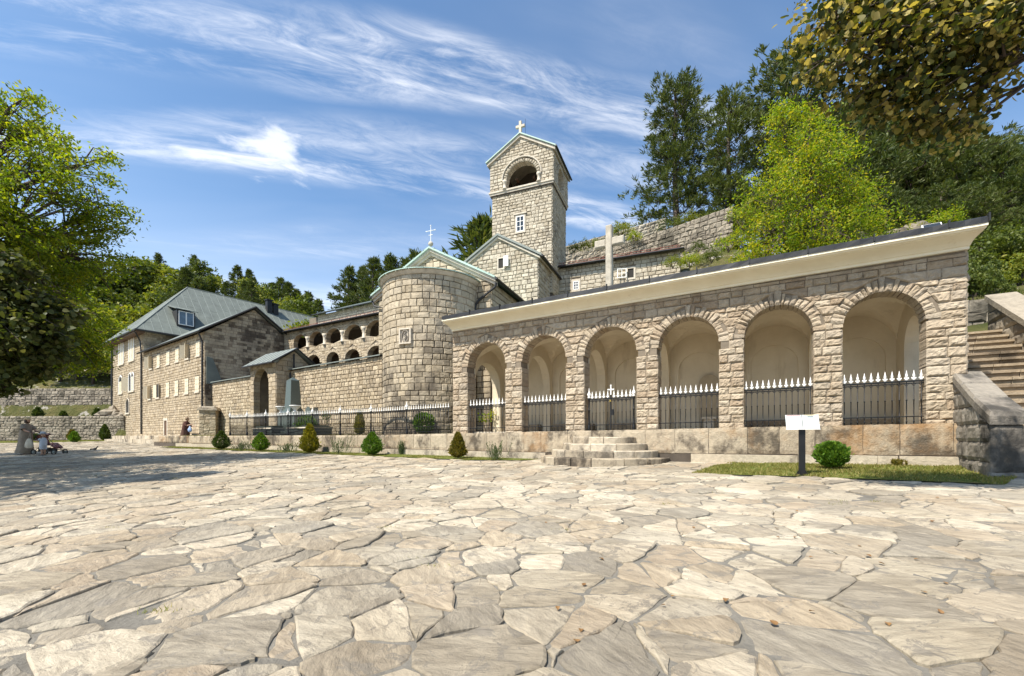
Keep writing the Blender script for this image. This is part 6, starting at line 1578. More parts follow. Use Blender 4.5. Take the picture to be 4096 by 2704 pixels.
def pine(seed, H, wmax, lmat, nb=120, clump=0.42, first=0.22, top=0.6):
    rg = random.Random(seed); q = np.random.default_rng(seed); mb = MB()
    bend = rg.uniform(-.25, .25)
    tr = [Vector((bend * math.sin(2.2 * t) * t, 0.15 * math.sin(3 * t), H * t)) for t in (0, .2, .4, .6, .8, .97)]
    mb.tube(tr, [0.018 * H * (1 - 0.85 * t) + .02 for t in (0, .2, .4, .6, .8, 1)], 7)
    cl = []; dirs = []
    for i in range(nb):
        t = first + (1 - first) * (i / nb) ** 0.9
        prof = math.sin(min(1, (1 - t) / (1 - first) * 1.25 + 0.12) * math.pi * 0.5) * (0.75 + 0.25 * math.sin(7 * t + seed))
        L_ = wmax * prof * rg.uniform(0.55, 1.12); a = i * 2.399 + rg.uniform(-.4, .4)
        up = rg.uniform(-0.05, 0.35) + 0.5 * max(0, t - 0.7)
        s0 = Vector((0, 0, H * t)) + Vector((bend * math.sin(2.2 * t) * t, 0, 0)); d = Vector((math.cos(a), math.sin(a), up))
        e = s0 + d * L_ + Vector((0, 0, 0.12 * L_)); mb.tube([s0, s0 + d * L_ * .5, e], [0.03, 0.02, 0.008], 4, False)
        n = max(4, int(L_ * 6.5))
        for k in range(n):
            f = rg.uniform(0.28, 1.04); side = Vector((-math.sin(a), math.cos(a), 0)) * rg.gauss(0, 0.26 * (0.3 + f) * max(.5, L_ * .5))
            cl.append(s0 + d * L_ * f + side + Vector((0, 0, rg.uniform(-.05, .25)))); dirs.append(d * 0.7 + side * 0.8 + Vector((0, 0, 0.75)))
    C = np.array([tuple(c) for c in cl]); D = np.array([tuple(d.normalized()) for d in dirs]); m = 16; N = len(C)
    C = np.repeat(C, m, 0); D = np.repeat(D, m, 0)
    v = q.normal(0, 0.55, C.shape) + D; v /= np.linalg.norm(v, axis=1)[:, None]
    l = clump * q.uniform(.6, 1.15, len(C))[:, None]; sd = np.cross(v, q.normal(0, 1, v.shape)); sd /= np.linalg.norm(sd, axis=1)[:, None] + 1e-9
    b = C + q.normal(0, 0.05, C.shape); w = 0.075 * clump
    V = np.stack([b - sd * w * .6, b + v * l * .6 - sd * w, b + v * l, b + v * l * .6 + sd * w], 1).reshape(-1, 3)
    # one island per tuft keeps the colour even within a tuft: leave blades separate but alike
    return mesh_of('trunk', mb.V, mb.F, m_pinebark, True), fast_mesh('crown', V, np.arange(len(V)).reshape(-1, 4), lmat)
P1 = pine(1, 11.5, 4.0, lm_pine, 125, .36, .14); P2 = pine(2, 11.0, 3.4, lm_pine2, 130, .34, first=0.06); P3 = pine(3, 10.0, 4.0, lm_pine, 115, .36, first=0.08); P4 = pine(4, 9.0, 2.0, lm_pine, 90, first=0.1)
def base_z(x, y, dz=-0.1): return Vector((x, y, hill(x, y) + dz))
def by_px(px, ytop, Y, h0, wood, leaf, name, label, cat, group, yaw=0.0, wide=1.0):
    """tree whose top shows at photo pixel (2375 grid), standing at depth Y on the hill; its height follows from both"""
    x = (px * K - CX) / F * Y; g = hill(x, Y) - 0.15; top = (HZ - ytop * K) / F * Y; s_ = max(0.25, (top - g) / (h0 * (1.07 if 'pine' in name else 1.0)))
    return tree_thing(name, label, cat, (x, Y, g), wood, leaf, group, yaw, (s_ * wide, s_ * wide, s_))
GP = 'black pines on the hill above the arcade'
by_px(1572, 172, 36.5, 11.5, *P1, 'pine_tree', 'tall open-crowned black pine on the crest at the end of the parapet wall', 'tree', GP, 0.3, 1.15)
by_px(1698, 192, 33.5, 11.0, *P2, 'pine_tree', 'dense sunlit pine next to the open-crowned pine on the hill', 'tree', GP, 1.9, 1.12)
by_px(1835, 85, 35, 11.5, *P1, 'pine_tree', 'tallest dark pine rising behind the yellow-green acacia', 'tree', GP, 2.6, 1.15)
for k, (px, yt, Y, P_, yw, wd) in enumerate(((1985, 215, 30, P3, .5, 1.25), (2110, 265, 27, P3, 2.2, 1.2), (2230, 300, 25, P2, 4.0, 1.25), (2330, 330, 24, P3, 5.1, 1.3), (1905, 240, 38, P3, 3.3, 1.2), (2420, 420, 22, P2, 3.0, 1.2))):
    lab = ('broad dark pine overlapped by the acacia crown', 'broad dark pine below the overhanging linden branch', 'sunlit broad pine above the arcade floodlight', 'dark pine above the side stairs', 'distant dark pine glimpsed behind the acacia', 'sunlit pine beyond the ruined wall by the stairs')[k]
    by_px(px, yt, Y, (10.0 if P_ is P3 else 11.0), *P_, 'pine_tree', lab, 'tree', GP, yw, wd)
for k, (px, Y, P_, h, yw) in enumerate(((2060, 24, P3, 430, 1), (2180, 22, P3, 420, 2), (2290, 21, P2, 430, 3), (2370, 20, P3, 480, 4), (2140, 30, P3, 330, 5), (2260, 29, P3, 345, 6), (2350, 28, P2, 370, .4), (2020, 29, P3, 330, 3.7), (2440, 25, P3, 420, 1.4), (1950, 27, P3, 320, 2.9), (2070, 34, P3, 262, .9), (2205, 32, P3, 292, 2.4), (2325, 31, P3, 318, 4.4), (2400, 27, P3, 360, 5.4))):
    by_px(px, h, Y, (10.0 if P_ is P3 else 11.0), *P_, 'pine_tree', 'dark pine in the dense stand behind the arcade end', 'tree', 'dense pine stand behind the arcade end', yw, 1.25)
by_px(1124, 492, 38, 9.0, *P4, 'pine_tree', 'dark pine peeping out behind the bell tower', 'tree', 'pines behind the church', 1.0, 1.5)
for k, (px, yt, Y, P_, yw) in enumerate(((812, 612, 62, P4, 1), (868, 590, 60, P4, 2), (905, 582, 58, P4, 4), (965, 572, 56, P4, 5), (940, 592, 66, P4, 3), (845, 612, 64, P4, .4))):
    by_px(px, yt, Y, {id(P4): 9.0, id(P3): 10.0, id(P2): 11.0}[id(P_)], *P_, 'pine_tree', 'dark pine in the clump behind the cloister roof', 'tree', 'pines behind the church', yw, 1.15)
for k, (px, yt, Y, yw) in enumerate(((552, 612, 100, 0), (588, 640, 96, 1), (632, 652, 92, 2), (650, 640, 100, 3), (668, 650, 90, 4), (715, 672, 88, 5), (740, 690, 84, 6), (690, 668, 92, .5))):
    by_px(px, yt, Y, 9.0, *P4, 'pine_tree', 'slender dark pine on the ridge beyond the great hipped roof', 'tree', 'ridge pines beyond the residence', yw, 1.35)

# acacia behind the arcade
ax_, ay_ = 0, 0
lob = [(0, 0, 5.0, 2.0, 2.0, 1.6), (-1.5, -.3, 3.4, 1.7, 1.6, 1.3), (1.6, .2, 3.9, 1.8, 1.7, 1.3), (.2, .2, 6.5, 1.7, 1.6, 1.2), (-2.2, -.4, 1.9, 1.6, 1.6, 1.1), (2.5, 0, 2.5, 1.7, 1.6, 1.1), (-.9, 0, 7.0, .9, .9, .9), (.0, -.6, 2.2, 2.0, 1.5, 1.2), (-2.5, -.6, .7, 1.3, 1.3, .8), (1.2, -.6, 1.2, 1.8, 1.4, .9)]
wa_, la_ = lobed_tree(8, [(0, 0, 0), (.1, 0, 1), (0, .1, 2.2), (.1, 0, 3.6), (0, 0, 5.0), (.1, 0, 6.4)], lob, 420, 85, 0.22, 0.115, lm_acacia, 0.42, r0=0.16, droop=.3)
Ya = 19.5; xa = (1868 * K - CX) / F * Ya
ga_ = hill(xa, Ya) - 0.2; hA = ((HZ - 228 * K) / F * Ya - ga_) / 8.0
tree_thing('acacia_tree', 'bright yellow-green acacia growing behind the arcade roof', 'tree', (xa, Ya, ga_), wa_, la_, None, 0.0, (hA * .98, hA * .98, hA * 1.0))
# bushes on the slope
def bush(seed, r, n, lmat, leaf=0.09, asp=.5):
    q = np.random.default_rng(seed); d = q.normal(0, 1, (n, 3)); d /= np.linalg.norm(d, axis=1)[:, None]; rr = r * q.uniform(0.35, 1.0, n)[:, None] ** .5
    k = 1 + 0.25 * np.sin(d[:, :1] * 5 + seed) + 0.2 * np.sin(d[:, 1:2] * 7 + 2 * seed); C = d * rr * k; C[:, 2] = np.abs(C[:, 2]) * 0.9
    V, Fa = leaf_arrays(C, leaf, q, .5, asp); return fast_mesh('foliage', V, Fa, lmat)
BU = [bush(i, 1.0, 1500, (lm_hillA, lm_hillB, lm_acacia)[i % 3], 0.11) for i in range(3)]
def bush_at(px, py, Y, s_, k, label, group, name='shrub'):
    p = at(px * K, py * K, Y); t = thing(name, label, 'shrub', p - Vector((0, 0, s_ * .45)), group); o = bpy.data.objects.new('foliage', BU[k]); col.objects.link(o); o.parent = t; t.scale = (s_, s_, s_); t.rotation_euler = (0, 0, px)
    mb = MB()
    for a in (0, 2.1, 4.2): mb.tube([(0, 0, -.35), (.25 * math.cos(a), .25 * math.sin(a), .15), (.5 * math.cos(a), .5 * math.sin(a), .6)], [.04, .03, .01], 4)
    o = bpy.data.objects.new('stem', mesh_of('stem', mb.V, mb.F, m_bark)); col.objects.link(o); o.parent = t
for px, py, Y, s_, k in ((1440, 530, 30.8, 0.85, 0), (1470, 545, 30, .6, 2)): bush_at(px, py, Y, s_, k, 'bright green bush on the parapet wall behind the stone cross', 'bushes on the parapet wall')
for px, py, Y, s_ in ((1330, 572, 29.5, .5), (1355, 566, 29.5, .55), (1385, 562, 29.3, .5)): bush_at(px, py, Y, s_, 0, 'low green bush above the annex roof beside the tower', 'bushes above the annex roof')
for px, py, Y, s_, k in ((1560, 520, 33, 1.0, 1), (1600, 505, 32, .8, 0), (1650, 500, 31, .8, 1), (1720, 500, 28, 1.0, 0), (1560, 605, 22, .5, 0), (1600, 600, 22, .6, 2), (1650, 590, 21.5, .55, 1), (1620, 570, 26, .5, 1), (1690, 560, 22, .7, 0)): bush_at(px, py, Y, s_, k, ('small bright bush clinging to the slope below the hill pines', 'small dark bush clinging to the slope below the hill pines', 'small yellowish bush clinging to the slope below the hill pines')[k], 'bushes on the pine slope')
for px, py, Y, s_, k in ((2190, 505, 20, .8, 2), (2260, 560, 19, 1.2, 1), (2340, 560, 19, 1.3, 1), (2290, 640, 17.5, .8, 0), (2360, 640, 18, 1.1, 1), (2255, 660, 16.0, .5, 0), (2330, 690, 15.3, .3, 0), (2400, 600, 18, 1.4, 0), (2060, 560, 19, .8, 1), (1970, 560, 19, .7, 1)): bush_at(px, py, Y, s_, k, ('bright green bush on the slope beyond the arcade end', 'dark green bush on the slope beyond the arcade end', 'yellow-green bush by the arcade roof end')[k], 'bushes beyond the arcade end')
for px, py, Y, s_, k in ((1140, 560, 36, .9, 0), (1000, 620, 50, 1.6, 2)): bush_at(px, py, Y, s_, k, 'yellow-green bush behind the church roofs', 'bushes behind the church')
def rock_mesh(seed, r):
    rg = random.Random(seed); mb = MB(); prof = [(0.05, -.4), (.6, -.3), (.85, -.1), (1, .15), (.92, .35), (.75, .5), (.55, .66), (.3, .78), (.05, .85)]
    mb.lathe((0, 0, 0), [(a * r, b * r) for a, b in prof], 18)
    V = [Vector(v) * (1 + .55 * mnoise.noise(Vector(v) * 1.6 / r + Vector((seed, 0, 0))) + .25 * mnoise.noise(Vector(v) * 4.0 / r) + .12 * mnoise.noise(Vector(v) * 9.0 / r)) for v in mb.V]; return mesh_of('rock', V, mb.F, m_field)
RK = [rock_mesh(i, 1.0) for i in range(3)]
def rock_at(px, py, Y, s_, k, label, group):
    p = at(px * K, py * K, Y); o = bpy.data.objects.new('rock', RK[k % 3]); col.objects.link(o); o.location = p - Vector((0, 0, s_ * .4)) if 'outcrop' not in label else Vector((p.x, p.y, 1.95 + s_ * .1)); o.scale = (s_ * 1.1, s_, s_ * 1.05); o.rotation_euler = (0, 0, px); tag(o, label, 'rock', group)
for k, (px, py, Y, s_) in enumerate(((1900, 555, 20.5, .9), (1985, 575, 20, 1.2), (2040, 560, 20, .7), (2100, 545, 20, .8), (1940, 590, 19, .6))): rock_at(px, py, Y, s_, k, 'grey limestone boulder on the slope above the arcade roof', 'boulders on the slope')
for k, (px, py, Y, s_) in enumerate(((262, 945, 44.3, 1.1), (276, 955, 43.6, .75))): rock_at(px, py, Y, s_, k + 1, 'rugged rock outcrop at the corner of the tall residence', 'rock outcrop by the residence')

# deciduous trees on the far hillside
HA = [lobed_tree(20 + i, [(0, 0, 0), (0.1, 0, 1.5), (0, 0.1, 3)], [(0, 0, 3.6, 1.9, 1.9, 1.3), (-1.1, .4, 2.7, 1.4, 1.4, 1.0), (1.2, -.3, 2.9, 1.5, 1.4, 1.0), (.2, .6, 4.6, 1.1, 1.1, .9)], 90, 30, .3, .30, (lm_hillA, lm_hillB, lm_hillA, lm_hillB)[i], .6, r0=.14) for i in range(4)]
rg = random.Random(33); kk = 0
spots = [(x, y) for y in (52, 58, 64, 71, 79, 88, 97) for x in np.arange(-1.42 * y, -0.47 * y, 5.4)]
for x, y in spots:
    x += rg.uniform(-2.2, 2.2); y += rg.uniform(-2.5, 2.5); k = rg.randrange(4); s_ = rg.uniform(.85, 1.7)
    if rg.random() < 0.30:
        t = tree_thing('pine_tree', 'dark pine among the broadleaf trees of the far hillside', 'tree', base_z(x, y), *P4, 'hillside pines', rg.uniform(0, 6), (s_ * .9, s_ * .9, s_ * .8))
    else:
        t = tree_thing('broadleaf_tree', ('bright green broadleaf tree on the far hillside', 'dark green broadleaf tree on the far hillside')[k % 2], 'tree', base_z(x, y), *HA[k], ('bright hillside trees', 'dark hillside trees')[k % 2], rg.uniform(0, 6), s_)
for px, yt, Y, k, wd in ((245, 705, 54, 0, 1.3), (215, 790, 50, 2, 1.2), (140, 770, 50, 2, 1.3), (60, 760, 51, 1, 1.3), (300, 600, 76, 1, 1.2), (380, 610, 80, 2, 1.2), (430, 625, 84, 3, 1.1), (490, 640, 90, 0, 1.1), (185, 600, 70, 1, 1.3), (100, 560, 70, 1, 1.4)):
    by_px(px, yt, Y, 5.4, *HA[k], 'broadleaf_tree', ('bright leafy tree rising close behind the tall residence and upper wall', 'dark leafy tree rising close behind the tall residence and upper wall')[k % 2], 'tree', 'trees behind the upper wall', px, wd)

for px, yt, Y, k, wd in ((2255, 600, 15.8, 1, .6), (2345, 660, 15.2, 3, .6), (2262, 560, 17.5, 3, .8), (2330, 530, 19, 1, .9), (2400, 540, 19, 3, .9), (2300, 610, 16.8, 1, .6), (2372, 610, 17.5, 0, .8), (2280, 470, 22, 1, .9)):
    by_px(px, yt, Y, 5.4, *HA[k], 'broadleaf_tree', ('bright leafy sapling above the side stairs', 'dark leafy sapling above the side stairs')[k % 2], 'tree', 'saplings above the side stairs', px, wd)
# big ash reaching in over the plaza, trunk outside the view
ALX, ALY = -19.2, 13.6; alz = gz(ALX, ALY)
def L3(px, py, Y): p = at(px * K, py * K, Y); return (p.x - ALX, p.y - ALY, p.z - alz)
lob = []
for px, py, Y, r in ((190, 380, 13.5, 1.35), (120, 470, 13, 1.7), (230, 480, 13.8, 1.3), (60, 400, 12.5, 1.5), (20, 250, 13, 1.5), (60, 300, 14, .9), (260, 530, 14.5, 1.0), (150, 590, 14.5, 1.9), (60, 640, 14, 1.9), (230, 640, 15.5, 1.2), (180, 730, 16, 1.5), (100, 770, 15.5, 1.7), (215, 800, 16.5, 1.1), (20, 540, 12.5, 1.8), (140, 830, 16, 1.2), (20, 800, 15, 1.6), (-60, 500, 13, 2.4), (-90, 300, 13, 2.4), (-120, 700, 14, 2.4), (-150, 450, 11, 2.4), (-180, 600, 12, 2.2), (120, 855, 15.5, 1.0), (40, 875, 15, 1.0), (195, 850, 16.5, .8), (235, 770, 17, .8), (245, 840, 17, .5)):
    lob.append((*L3(px, py, Y), r, r, r * .62))
for x, y, z, r in ((-22, 12, 6.5, 2.6), (-24, 16, 6.5, 2.6), (-20, 9.5, 7, 2.4), (-25, 13, 8, 2.6), (-27, 19, 6, 2.4), (-18.5, 11, 7.5, 2.2)): lob.append((x - ALX, y - ALY, z - alz, r, r, r * .6))  # crown lobes out of view, placed for the shade they cast on the plaza
wb_, lb_ = lobed_tree(62, [(0, 0, 0), (-.2, 0, 2), (-.4, .1, 4), (-.6, .2, 6)], lob[26:], 1000, 120, 0.34, 0.14, lm_ash, .45, r0=.2, droop=.3, flat=.5)
lob = lob[:26]
wa_, la_ = lobed_tree(61, [(0, 0, 0), (.1, 0, 1.6), (.3, .1, 3.2), (.8, .1, 4.8), (1.4, 0, 6.4), (1.8, 0, 8.0)], lob, 680, 78, 0.17, 0.125, lm_ash, .42, r0=.34, droop=.35, flat=.5)
ash = tree_thing('ash_tree', 'large yellow-green ash tree leaning over the plaza', 'tree', (ALX, ALY, alz), wa_, la_)
for nm, me in (('bough', wb_), ('crown', lb_)):
    o = bpy.data.objects.new(nm, me); col.objects.link(o); o.parent = ash

# lindens with big pale-backed leaves: single leaves as parts on the near branch
def linden_leaf():
    o = [(0, 0), (-.28, .02), (-.46, .25), (-.40, .55), (-.20, .82), (0, 1.05), (.20, .82), (.40, .55), (.46, .25), (.28, .02)]
    V = [(x, y - .4, .10 * abs(x) - .12 * (y - .4) ** 2) for x, y in o] + [(0, .1, -.03)]
    return V, [(i, (i + 1) % 10, 10) for i in range(10)]
LV, LF = linden_leaf()
def linden(name, label, base, lobes, tips, per, nleaf, seed, leaf=0.10, trunk=None, lmat=None):
    rg = random.Random(seed); q = np.random.default_rng(seed); b = Vector(base); t = thing(name, label, 'tree', b)
    mb = MB(); tr = trunk; mb.tube(tr, [.22, .20, .17, .13, .09][:len(tr)], 9); mb.build('trunk', m_bark, t, True)
    wood = MB(); C = []; top = Vector(tr[-1])
    tot = sum(l[3] for l in lobes)
    for l in lobes:
        c = Vector(l[:3]); r = l[3]; m_ = (top + c) / 2 + Vector((rg.uniform(-.2, .2), rg.uniform(-.2, .2), .25)); lp = [top, (top + m_) / 2, m_, (m_ + c) / 2, c]
        wood.tube(lp, [.05, .042, .032, .022, .012], 6)
        for _ in range(int(tips * r / tot)):
            d = Vector((rg.gauss(0, 1), rg.gauss(0, 1), rg.gauss(0, .8))).normalized(); p = c + Vector((d.x * r, d.y * r, d.z * r * l[4])) * rg.uniform(.3, 1) ** .5
            s0 = lp[rg.choice((3, 4))]; md = (s0 + p) / 2 + Vector((0, 0, .12)); wood.tube([s0, md, p], [.014, .009, .005], 4, False)
            for _ in range(int(per * rg.uniform(.5, 1.5))):
                f = rg.uniform(.25, 1.1); C.append(md.lerp(p, f) + Vector((rg.gauss(0, .10), rg.gauss(0, .10), rg.gauss(-.04, .08))))
    wood.build('branch', m_bark, t, True)
    rg.shuffle(C); C.sort(key=lambda c: 0 if (abs(c.x) < 1.18 * c.y and c.z < 1.0 * c.y) else 1)
    me = mesh_of('leaf', LV, LF, lmat or lm_linden)
    for c in C[:nleaf]:
        o = bpy.data.objects.new('leaf', me); col.objects.link(o); adopt(o, t); o.location = c; s_ = leaf * rg.uniform(.55, 1.4); o.scale = (s_, s_, s_)
        o.rotation_euler = (rg.gauss(-.5, .8), rg.gauss(0, .8), rg.uniform(0, 6.28))
    A = np.array([tuple(c) for c in C[nleaf:]]); N = len(A); L0 = np.array(LV)
    n = q.normal(0, 1, (N, 3)); n[:, 2] += .9; n /= np.linalg.norm(n, axis=1)[:, None]; a = np.cross(n, q.normal(0, 1, (N, 3))); a /= np.linalg.norm(a, axis=1)[:, None]; bb = np.cross(n, a)
    s_ = (leaf * q.uniform(.5, 1.4, N))[:, None, None]
    V = A[:, None] + (a[:, None] * L0[None, :, :1] + bb[:, None] * L0[None, :, 1:2] + n[:, None] * L0[None, :, 2:]) * s_
    Fa = (np.array(LF)[None] + (np.arange(N) * 11)[:, None, None]).reshape(-1, 3)
    tag(link_mesh('foliage', fast_mesh('foliage', V.reshape(-1, 3), Fa, lmat or lm_linden), t), kind='stuff')
def W3(px, py, Y): p = at(px * K, py * K, Y); return (p.x, p.y, p.z)
tz_ = gz(9.6, 4.6)
lob = [(*W3(px, py, Y), r, .6) for px, py, Y, r in ((1935, 60, 5.2, .55), (1960, 150, 5.2, .6), (2030, 110, 5.0, .65), (2100, 180, 5.0, .65), (2050, 215, 5.3, .5), (2180, 130, 4.9, .6), (2200, 230, 5.1, .5), (2260, 60, 4.8, .6), (2330, 130, 4.8, .5), (2340, 40, 4.7, .6), (2000, 20, 5.1, .6), (2120, 60, 4.9, .55), (2080, -60, 5, .8), (2280, -80, 4.8, .9), (1990, -100, 5.2, .8), (2450, 60, 4.8, .9), (2165, 275, 5.2, .32), (2230, 308, 5.2, .22), (2420, -100, 4.6, 1.0))]
linden('linden_tree', 'linden branch with large pale-backed leaves overhanging the arcade, yellow at its tip', (9.6, 4.6, tz_), lob, 420, 28, 200, 71, 0.064, [(9.6, 4.6, tz_), (9.5, 4.6, 1.0), (9.3, 4.6, 2.6), (8.9, 4.7, 4.2), (8.2, 4.7, 5.2)])
tz_ = gz(-13.6, 7.6)
lob = [(*W3(px, py, Y), r, .6) for px, py, Y, r in ((30, 700, 9.2, .8), (70, 760, 9.2, .8), (20, 800, 9, .8), (90, 830, 9.4, .6), (50, 860, 9.3, .5), (120, 720, 9.6, .6), (-60, 780, 9, 1.0), (-80, 650, 9, 1.0), (10, 620, 9.2, .7), (10, 900, 9.2, .25))] + [(-15, 7, 5.5, 1.7, .6), (-16.5, 9, 6, 1.7, .6), (-13.6, 5.2, 6, 1.6, .6), (-16, 5.5, 5, 1.5, .6), (-18, 8, 6, 1.6, .6), (-14.8, 8.4, 6.5, 1.5, .6)]  # the last lobes lie out of view, added to shade the plaza
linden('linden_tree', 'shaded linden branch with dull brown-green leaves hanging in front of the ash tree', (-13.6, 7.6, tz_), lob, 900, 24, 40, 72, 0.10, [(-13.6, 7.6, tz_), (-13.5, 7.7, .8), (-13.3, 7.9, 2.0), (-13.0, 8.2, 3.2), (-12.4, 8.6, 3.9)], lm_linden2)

# ------------------------------------------------------------------ clipped conifers and herbs in front of the plinth
lm_thuja = leaf_mat('thuja_green', [(0.045, 0.10, 0.012), (0.085, 0.17, 0.016), (0.16, 0.25, 0.02)], .25)
lm_thujad = leaf_mat('thuja_dark', [(0.03, 0.055, 0.010), (0.055, 0.085, 0.015), (0.10, 0.13, 0.022)], .2)
lm_gold = leaf_mat('thuja_gold', [(0.10, 0.11, 0.012), (0.22, 0.20, 0.015), (0.34, 0.27, 0.02)], .25)
lm_olive = leaf_mat('thuja_bronze', [(0.07, 0.075, 0.014), (0.14, 0.12, 0.018), (0.24, 0.17, 0.02)], .25)
lm_herb = leaf_mat('rosemary', [(0.04, 0.06, 0.02), (0.07, 0.10, 0.035), (0.11, 0.14, 0.05)], .25)
def conifer(seed, r, h, shape, lmat, n=2600, leaf=.07):
    q = np.random.default_rng(seed); t = q.uniform(0, 1, n) ** (1.0 if shape == 'ball' else 1.25); a = q.uniform(0, 2 * np.pi, n)
    if shape == 'ball': pr = np.sqrt(np.clip(1 - (2 * t - 1) ** 2, 0, 1)) * .97 + .03
    elif shape == 'egg': pr = np.clip(np.sin(np.pi * t ** .62), 0, 1) * .95 + .05
    else: pr = np.clip(t / .16, 0, 1) ** .6 * (1 - t) ** .75 * 1.12 + .02
    pr = pr * (1 + .10 * np.sin(a * 5 + seed + t * 9) + .08 * np.sin(a * 11 - t * 14)); rr = r * pr * q.uniform(.62, 1.04, n) * (1 + .22 * (q.random(n) > .93))
    C = np.stack([np.cos(a) * rr, np.sin(a) * rr, h * t + .05], 1); D = np.stack([np.cos(a) * .6, np.sin(a) * .6, .75 + 0 * a], 1) + q.normal(0, .3, (n, 3)); D /= np.linalg.norm(D, axis=1)[:, None]
    sd = np.cross(D, q.normal(0, 1, (n, 3))); sd /= np.linalg.norm(sd, axis=1)[:, None]; l = leaf * q.uniform(.7, 1.4, n)[:, None]
    V = np.stack([C, C + D * l * .5 - sd * l * .28, C + D * l, C + D * l * .5 + sd * l * .28], 1).reshape(-1, 3)
    return fast_mesh('foliage', V, np.arange(4 * n).reshape(-1, 4), lmat)
def herb(seed, r, h, lmat, n=34):
    q = np.random.default_rng(seed); V = []; rg = random.Random(seed)
    for _ in range(n):
        a = rg.uniform(0, 6.28); L_ = h * rg.uniform(.5, 1.1); ln = rg.uniform(.1, .75) * r / h; b = Vector((rg.gauss(0, r * .28), rg.gauss(0, r * .28), 0)); d = Vector((math.cos(a) * ln, math.sin(a) * ln, 1)).normalized()
        for k in range(34):
            p = b + d * L_ * (k / 34) ** .8; v = (Vector((rg.gauss(0, 1), rg.gauss(0, 1), .8))).normalized() * .055; s_ = v.cross(Vector((rg.gauss(0, 1), rg.gauss(0, 1), 0))).normalized() * .010
            V += [p - s_, p + s_, p + v]
    V = np.array([tuple(v) for v in V]); return fast_mesh('foliage', V, np.arange(len(V)).reshape(-1, 3), lmat)
def small(name, label, p, me, stem_r=.02, group=None, stem_h=.25):
    t = thing(name, label, 'shrub', p, group); o = bpy.data.objects.new('foliage', me); col.objects.link(o); o.parent = t
    mb = MB(); mb.tube([(0, 0, -.06), (.01, 0, stem_h * .5), (0, 0, stem_h)], [stem_r, stem_r * .8, stem_r * .5], 6); o = bpy.data.objects.new('stem', mesh_of('stem', mb.V, mb.F, m_bark)); col.objects.link(o); o.parent = t
    return t
def plant(px0, px1, ytop, ybot, shape, lmat, label, seed, name='conifer_shrub', n=2600, d=1.05):
    pc = (px0 + px1) / 2
    u = LOG.u_at(pc * K, d); p = LOG(u, 0, d); p.z = gz(p.x, p.y); s_ = p.y / F * K
    w = (px1 - px0) * s_ / 2; h = (ybot - ytop) * s_
    if shape == 'herb': small(name, label, p, herb(seed, w * 1.5, h, lmat))
    else: small(name, label, p, conifer(seed, w * .84, h * .93, shape, lmat, n, .055 + .03 * h))
plant(494, 533, 1008, 1050, 'egg', lm_thujad, 'dark rounded conifer bush at the plinth end by the residence steps', 1)
plant(545, 585, 1028, 1052, 'herb', lm_herb, 'low grey-green rosemary tuft between dark conifer and light green conifer', 2, 'herb_tuft')
plant(586, 624, 1013, 1054, 'egg', lm_thuja, 'light green rounded conifer bush before the gatehouse', 3)
plant(640, 686, 1030, 1055, 'herb', lm_herb, 'low rosemary tuft beside the golden cone conifer', 4, 'herb_tuft')
plant(694, 742, 990, 1057, 'cone', lm_gold, 'tall golden cone-shaped conifer in front of the obelisk', 5, n=3200)
plant(762, 808, 1018, 1058, 'herb', lm_herb, 'upright rosemary bush between golden conifer and egg-shaped conifer', 6, 'herb_tuft')
plant(838, 888, 1013, 1065, 'egg', lm_thuja, 'large egg-shaped green conifer before the iron fence', 7, n=3200)
plant(1040, 1084, 1012, 1071, 'cone', lm_olive, 'bronze-gold cone conifer under the first arch', 8, n=3000)
plant(1130, 1170, 1028, 1071, 'herb', lm_herb, 'green rosemary bush next to the bronze conifer', 9, 'herb_tuft')
plant(1895, 1963, 1018, 1077, 'ball', lm_thuja, 'round green ball conifer on the lawn by the information board', 10, n=3600, d=1.5)
plant(2072, 2096, 1050, 1066, 'herb', lm_olive, 'withered brown tuft at the plinth foot by the stair parapet', 11, 'herb_tuft', d=.45)
plant(925, 938, 1015, 1048, 'herb', lm_herb, 'tiny weed growing from the plinth joints', 12, 'herb_tuft', d=.40)
def plant2(px, ytop, ybot, wpx, Y, shape, lmat, label, seed, name='conifer_shrub', zb=.09, group=None):
    x = (px * K - CX) / F * Y; s_ = Y / F * K; h = (ybot - ytop) * s_; w = wpx * s_ / 2
    small(name, label, Vector((x, Y, zb)), conifer(seed, w, h, shape, lmat, 2200, .06 + .04 * h), group=group)
plant2(983, 963, 1010, 42, 17.8, 'ball', lm_thuja, 'round green shrub at the foot of the apse behind the fence', 13)
plant2(834, 955, 1008, 18, 20.6, 'egg', lm_gold, 'narrow yellow-green conifer behind the fence', 14)
plant2(711, 970, 1012, 38, 21.6, 'ball', lm_thuja, 'round clipped shrub among the graves behind the fence', 15)
def rose(px, ytop, Y, label, seed, lmat=lm_hillB):
    x = (px * K - CX) / F * Y; h = (HZ - ytop * K) / F * Y - .09; rg = random.Random(seed); mb = MB(); C = []
    t = thing('rose_bush', label, 'shrub', (x, Y, .09))
    for _ in range(6):
        e = Vector((rg.uniform(-.45, .45), rg.uniform(-.2, .2), h * rg.uniform(.6, 1))); m_ = e * .5 + Vector((rg.uniform(-.1, .1), 0, .1)); mb.tube([(0, 0, -.05), m_, e], [.014, .010, .005], 4)
        for k in range(22): f = rg.uniform(.25, 1); C.append(tuple((m_ * (1 - f) + e * f) + Vector((rg.gauss(0, .07), rg.gauss(0, .07), rg.gauss(0, .07)))))
    V, Fa = leaf_arrays(np.array(C), .10, np.random.default_rng(seed), .5, .6)
    for nm, me in (('stem', mesh_of('stem', mb.V, mb.F, m_bark)), ('foliage', fast_mesh('foliage', V, Fa, lmat))):
        o = bpy.data.objects.new(nm, me); col.objects.link(o); o.parent = t
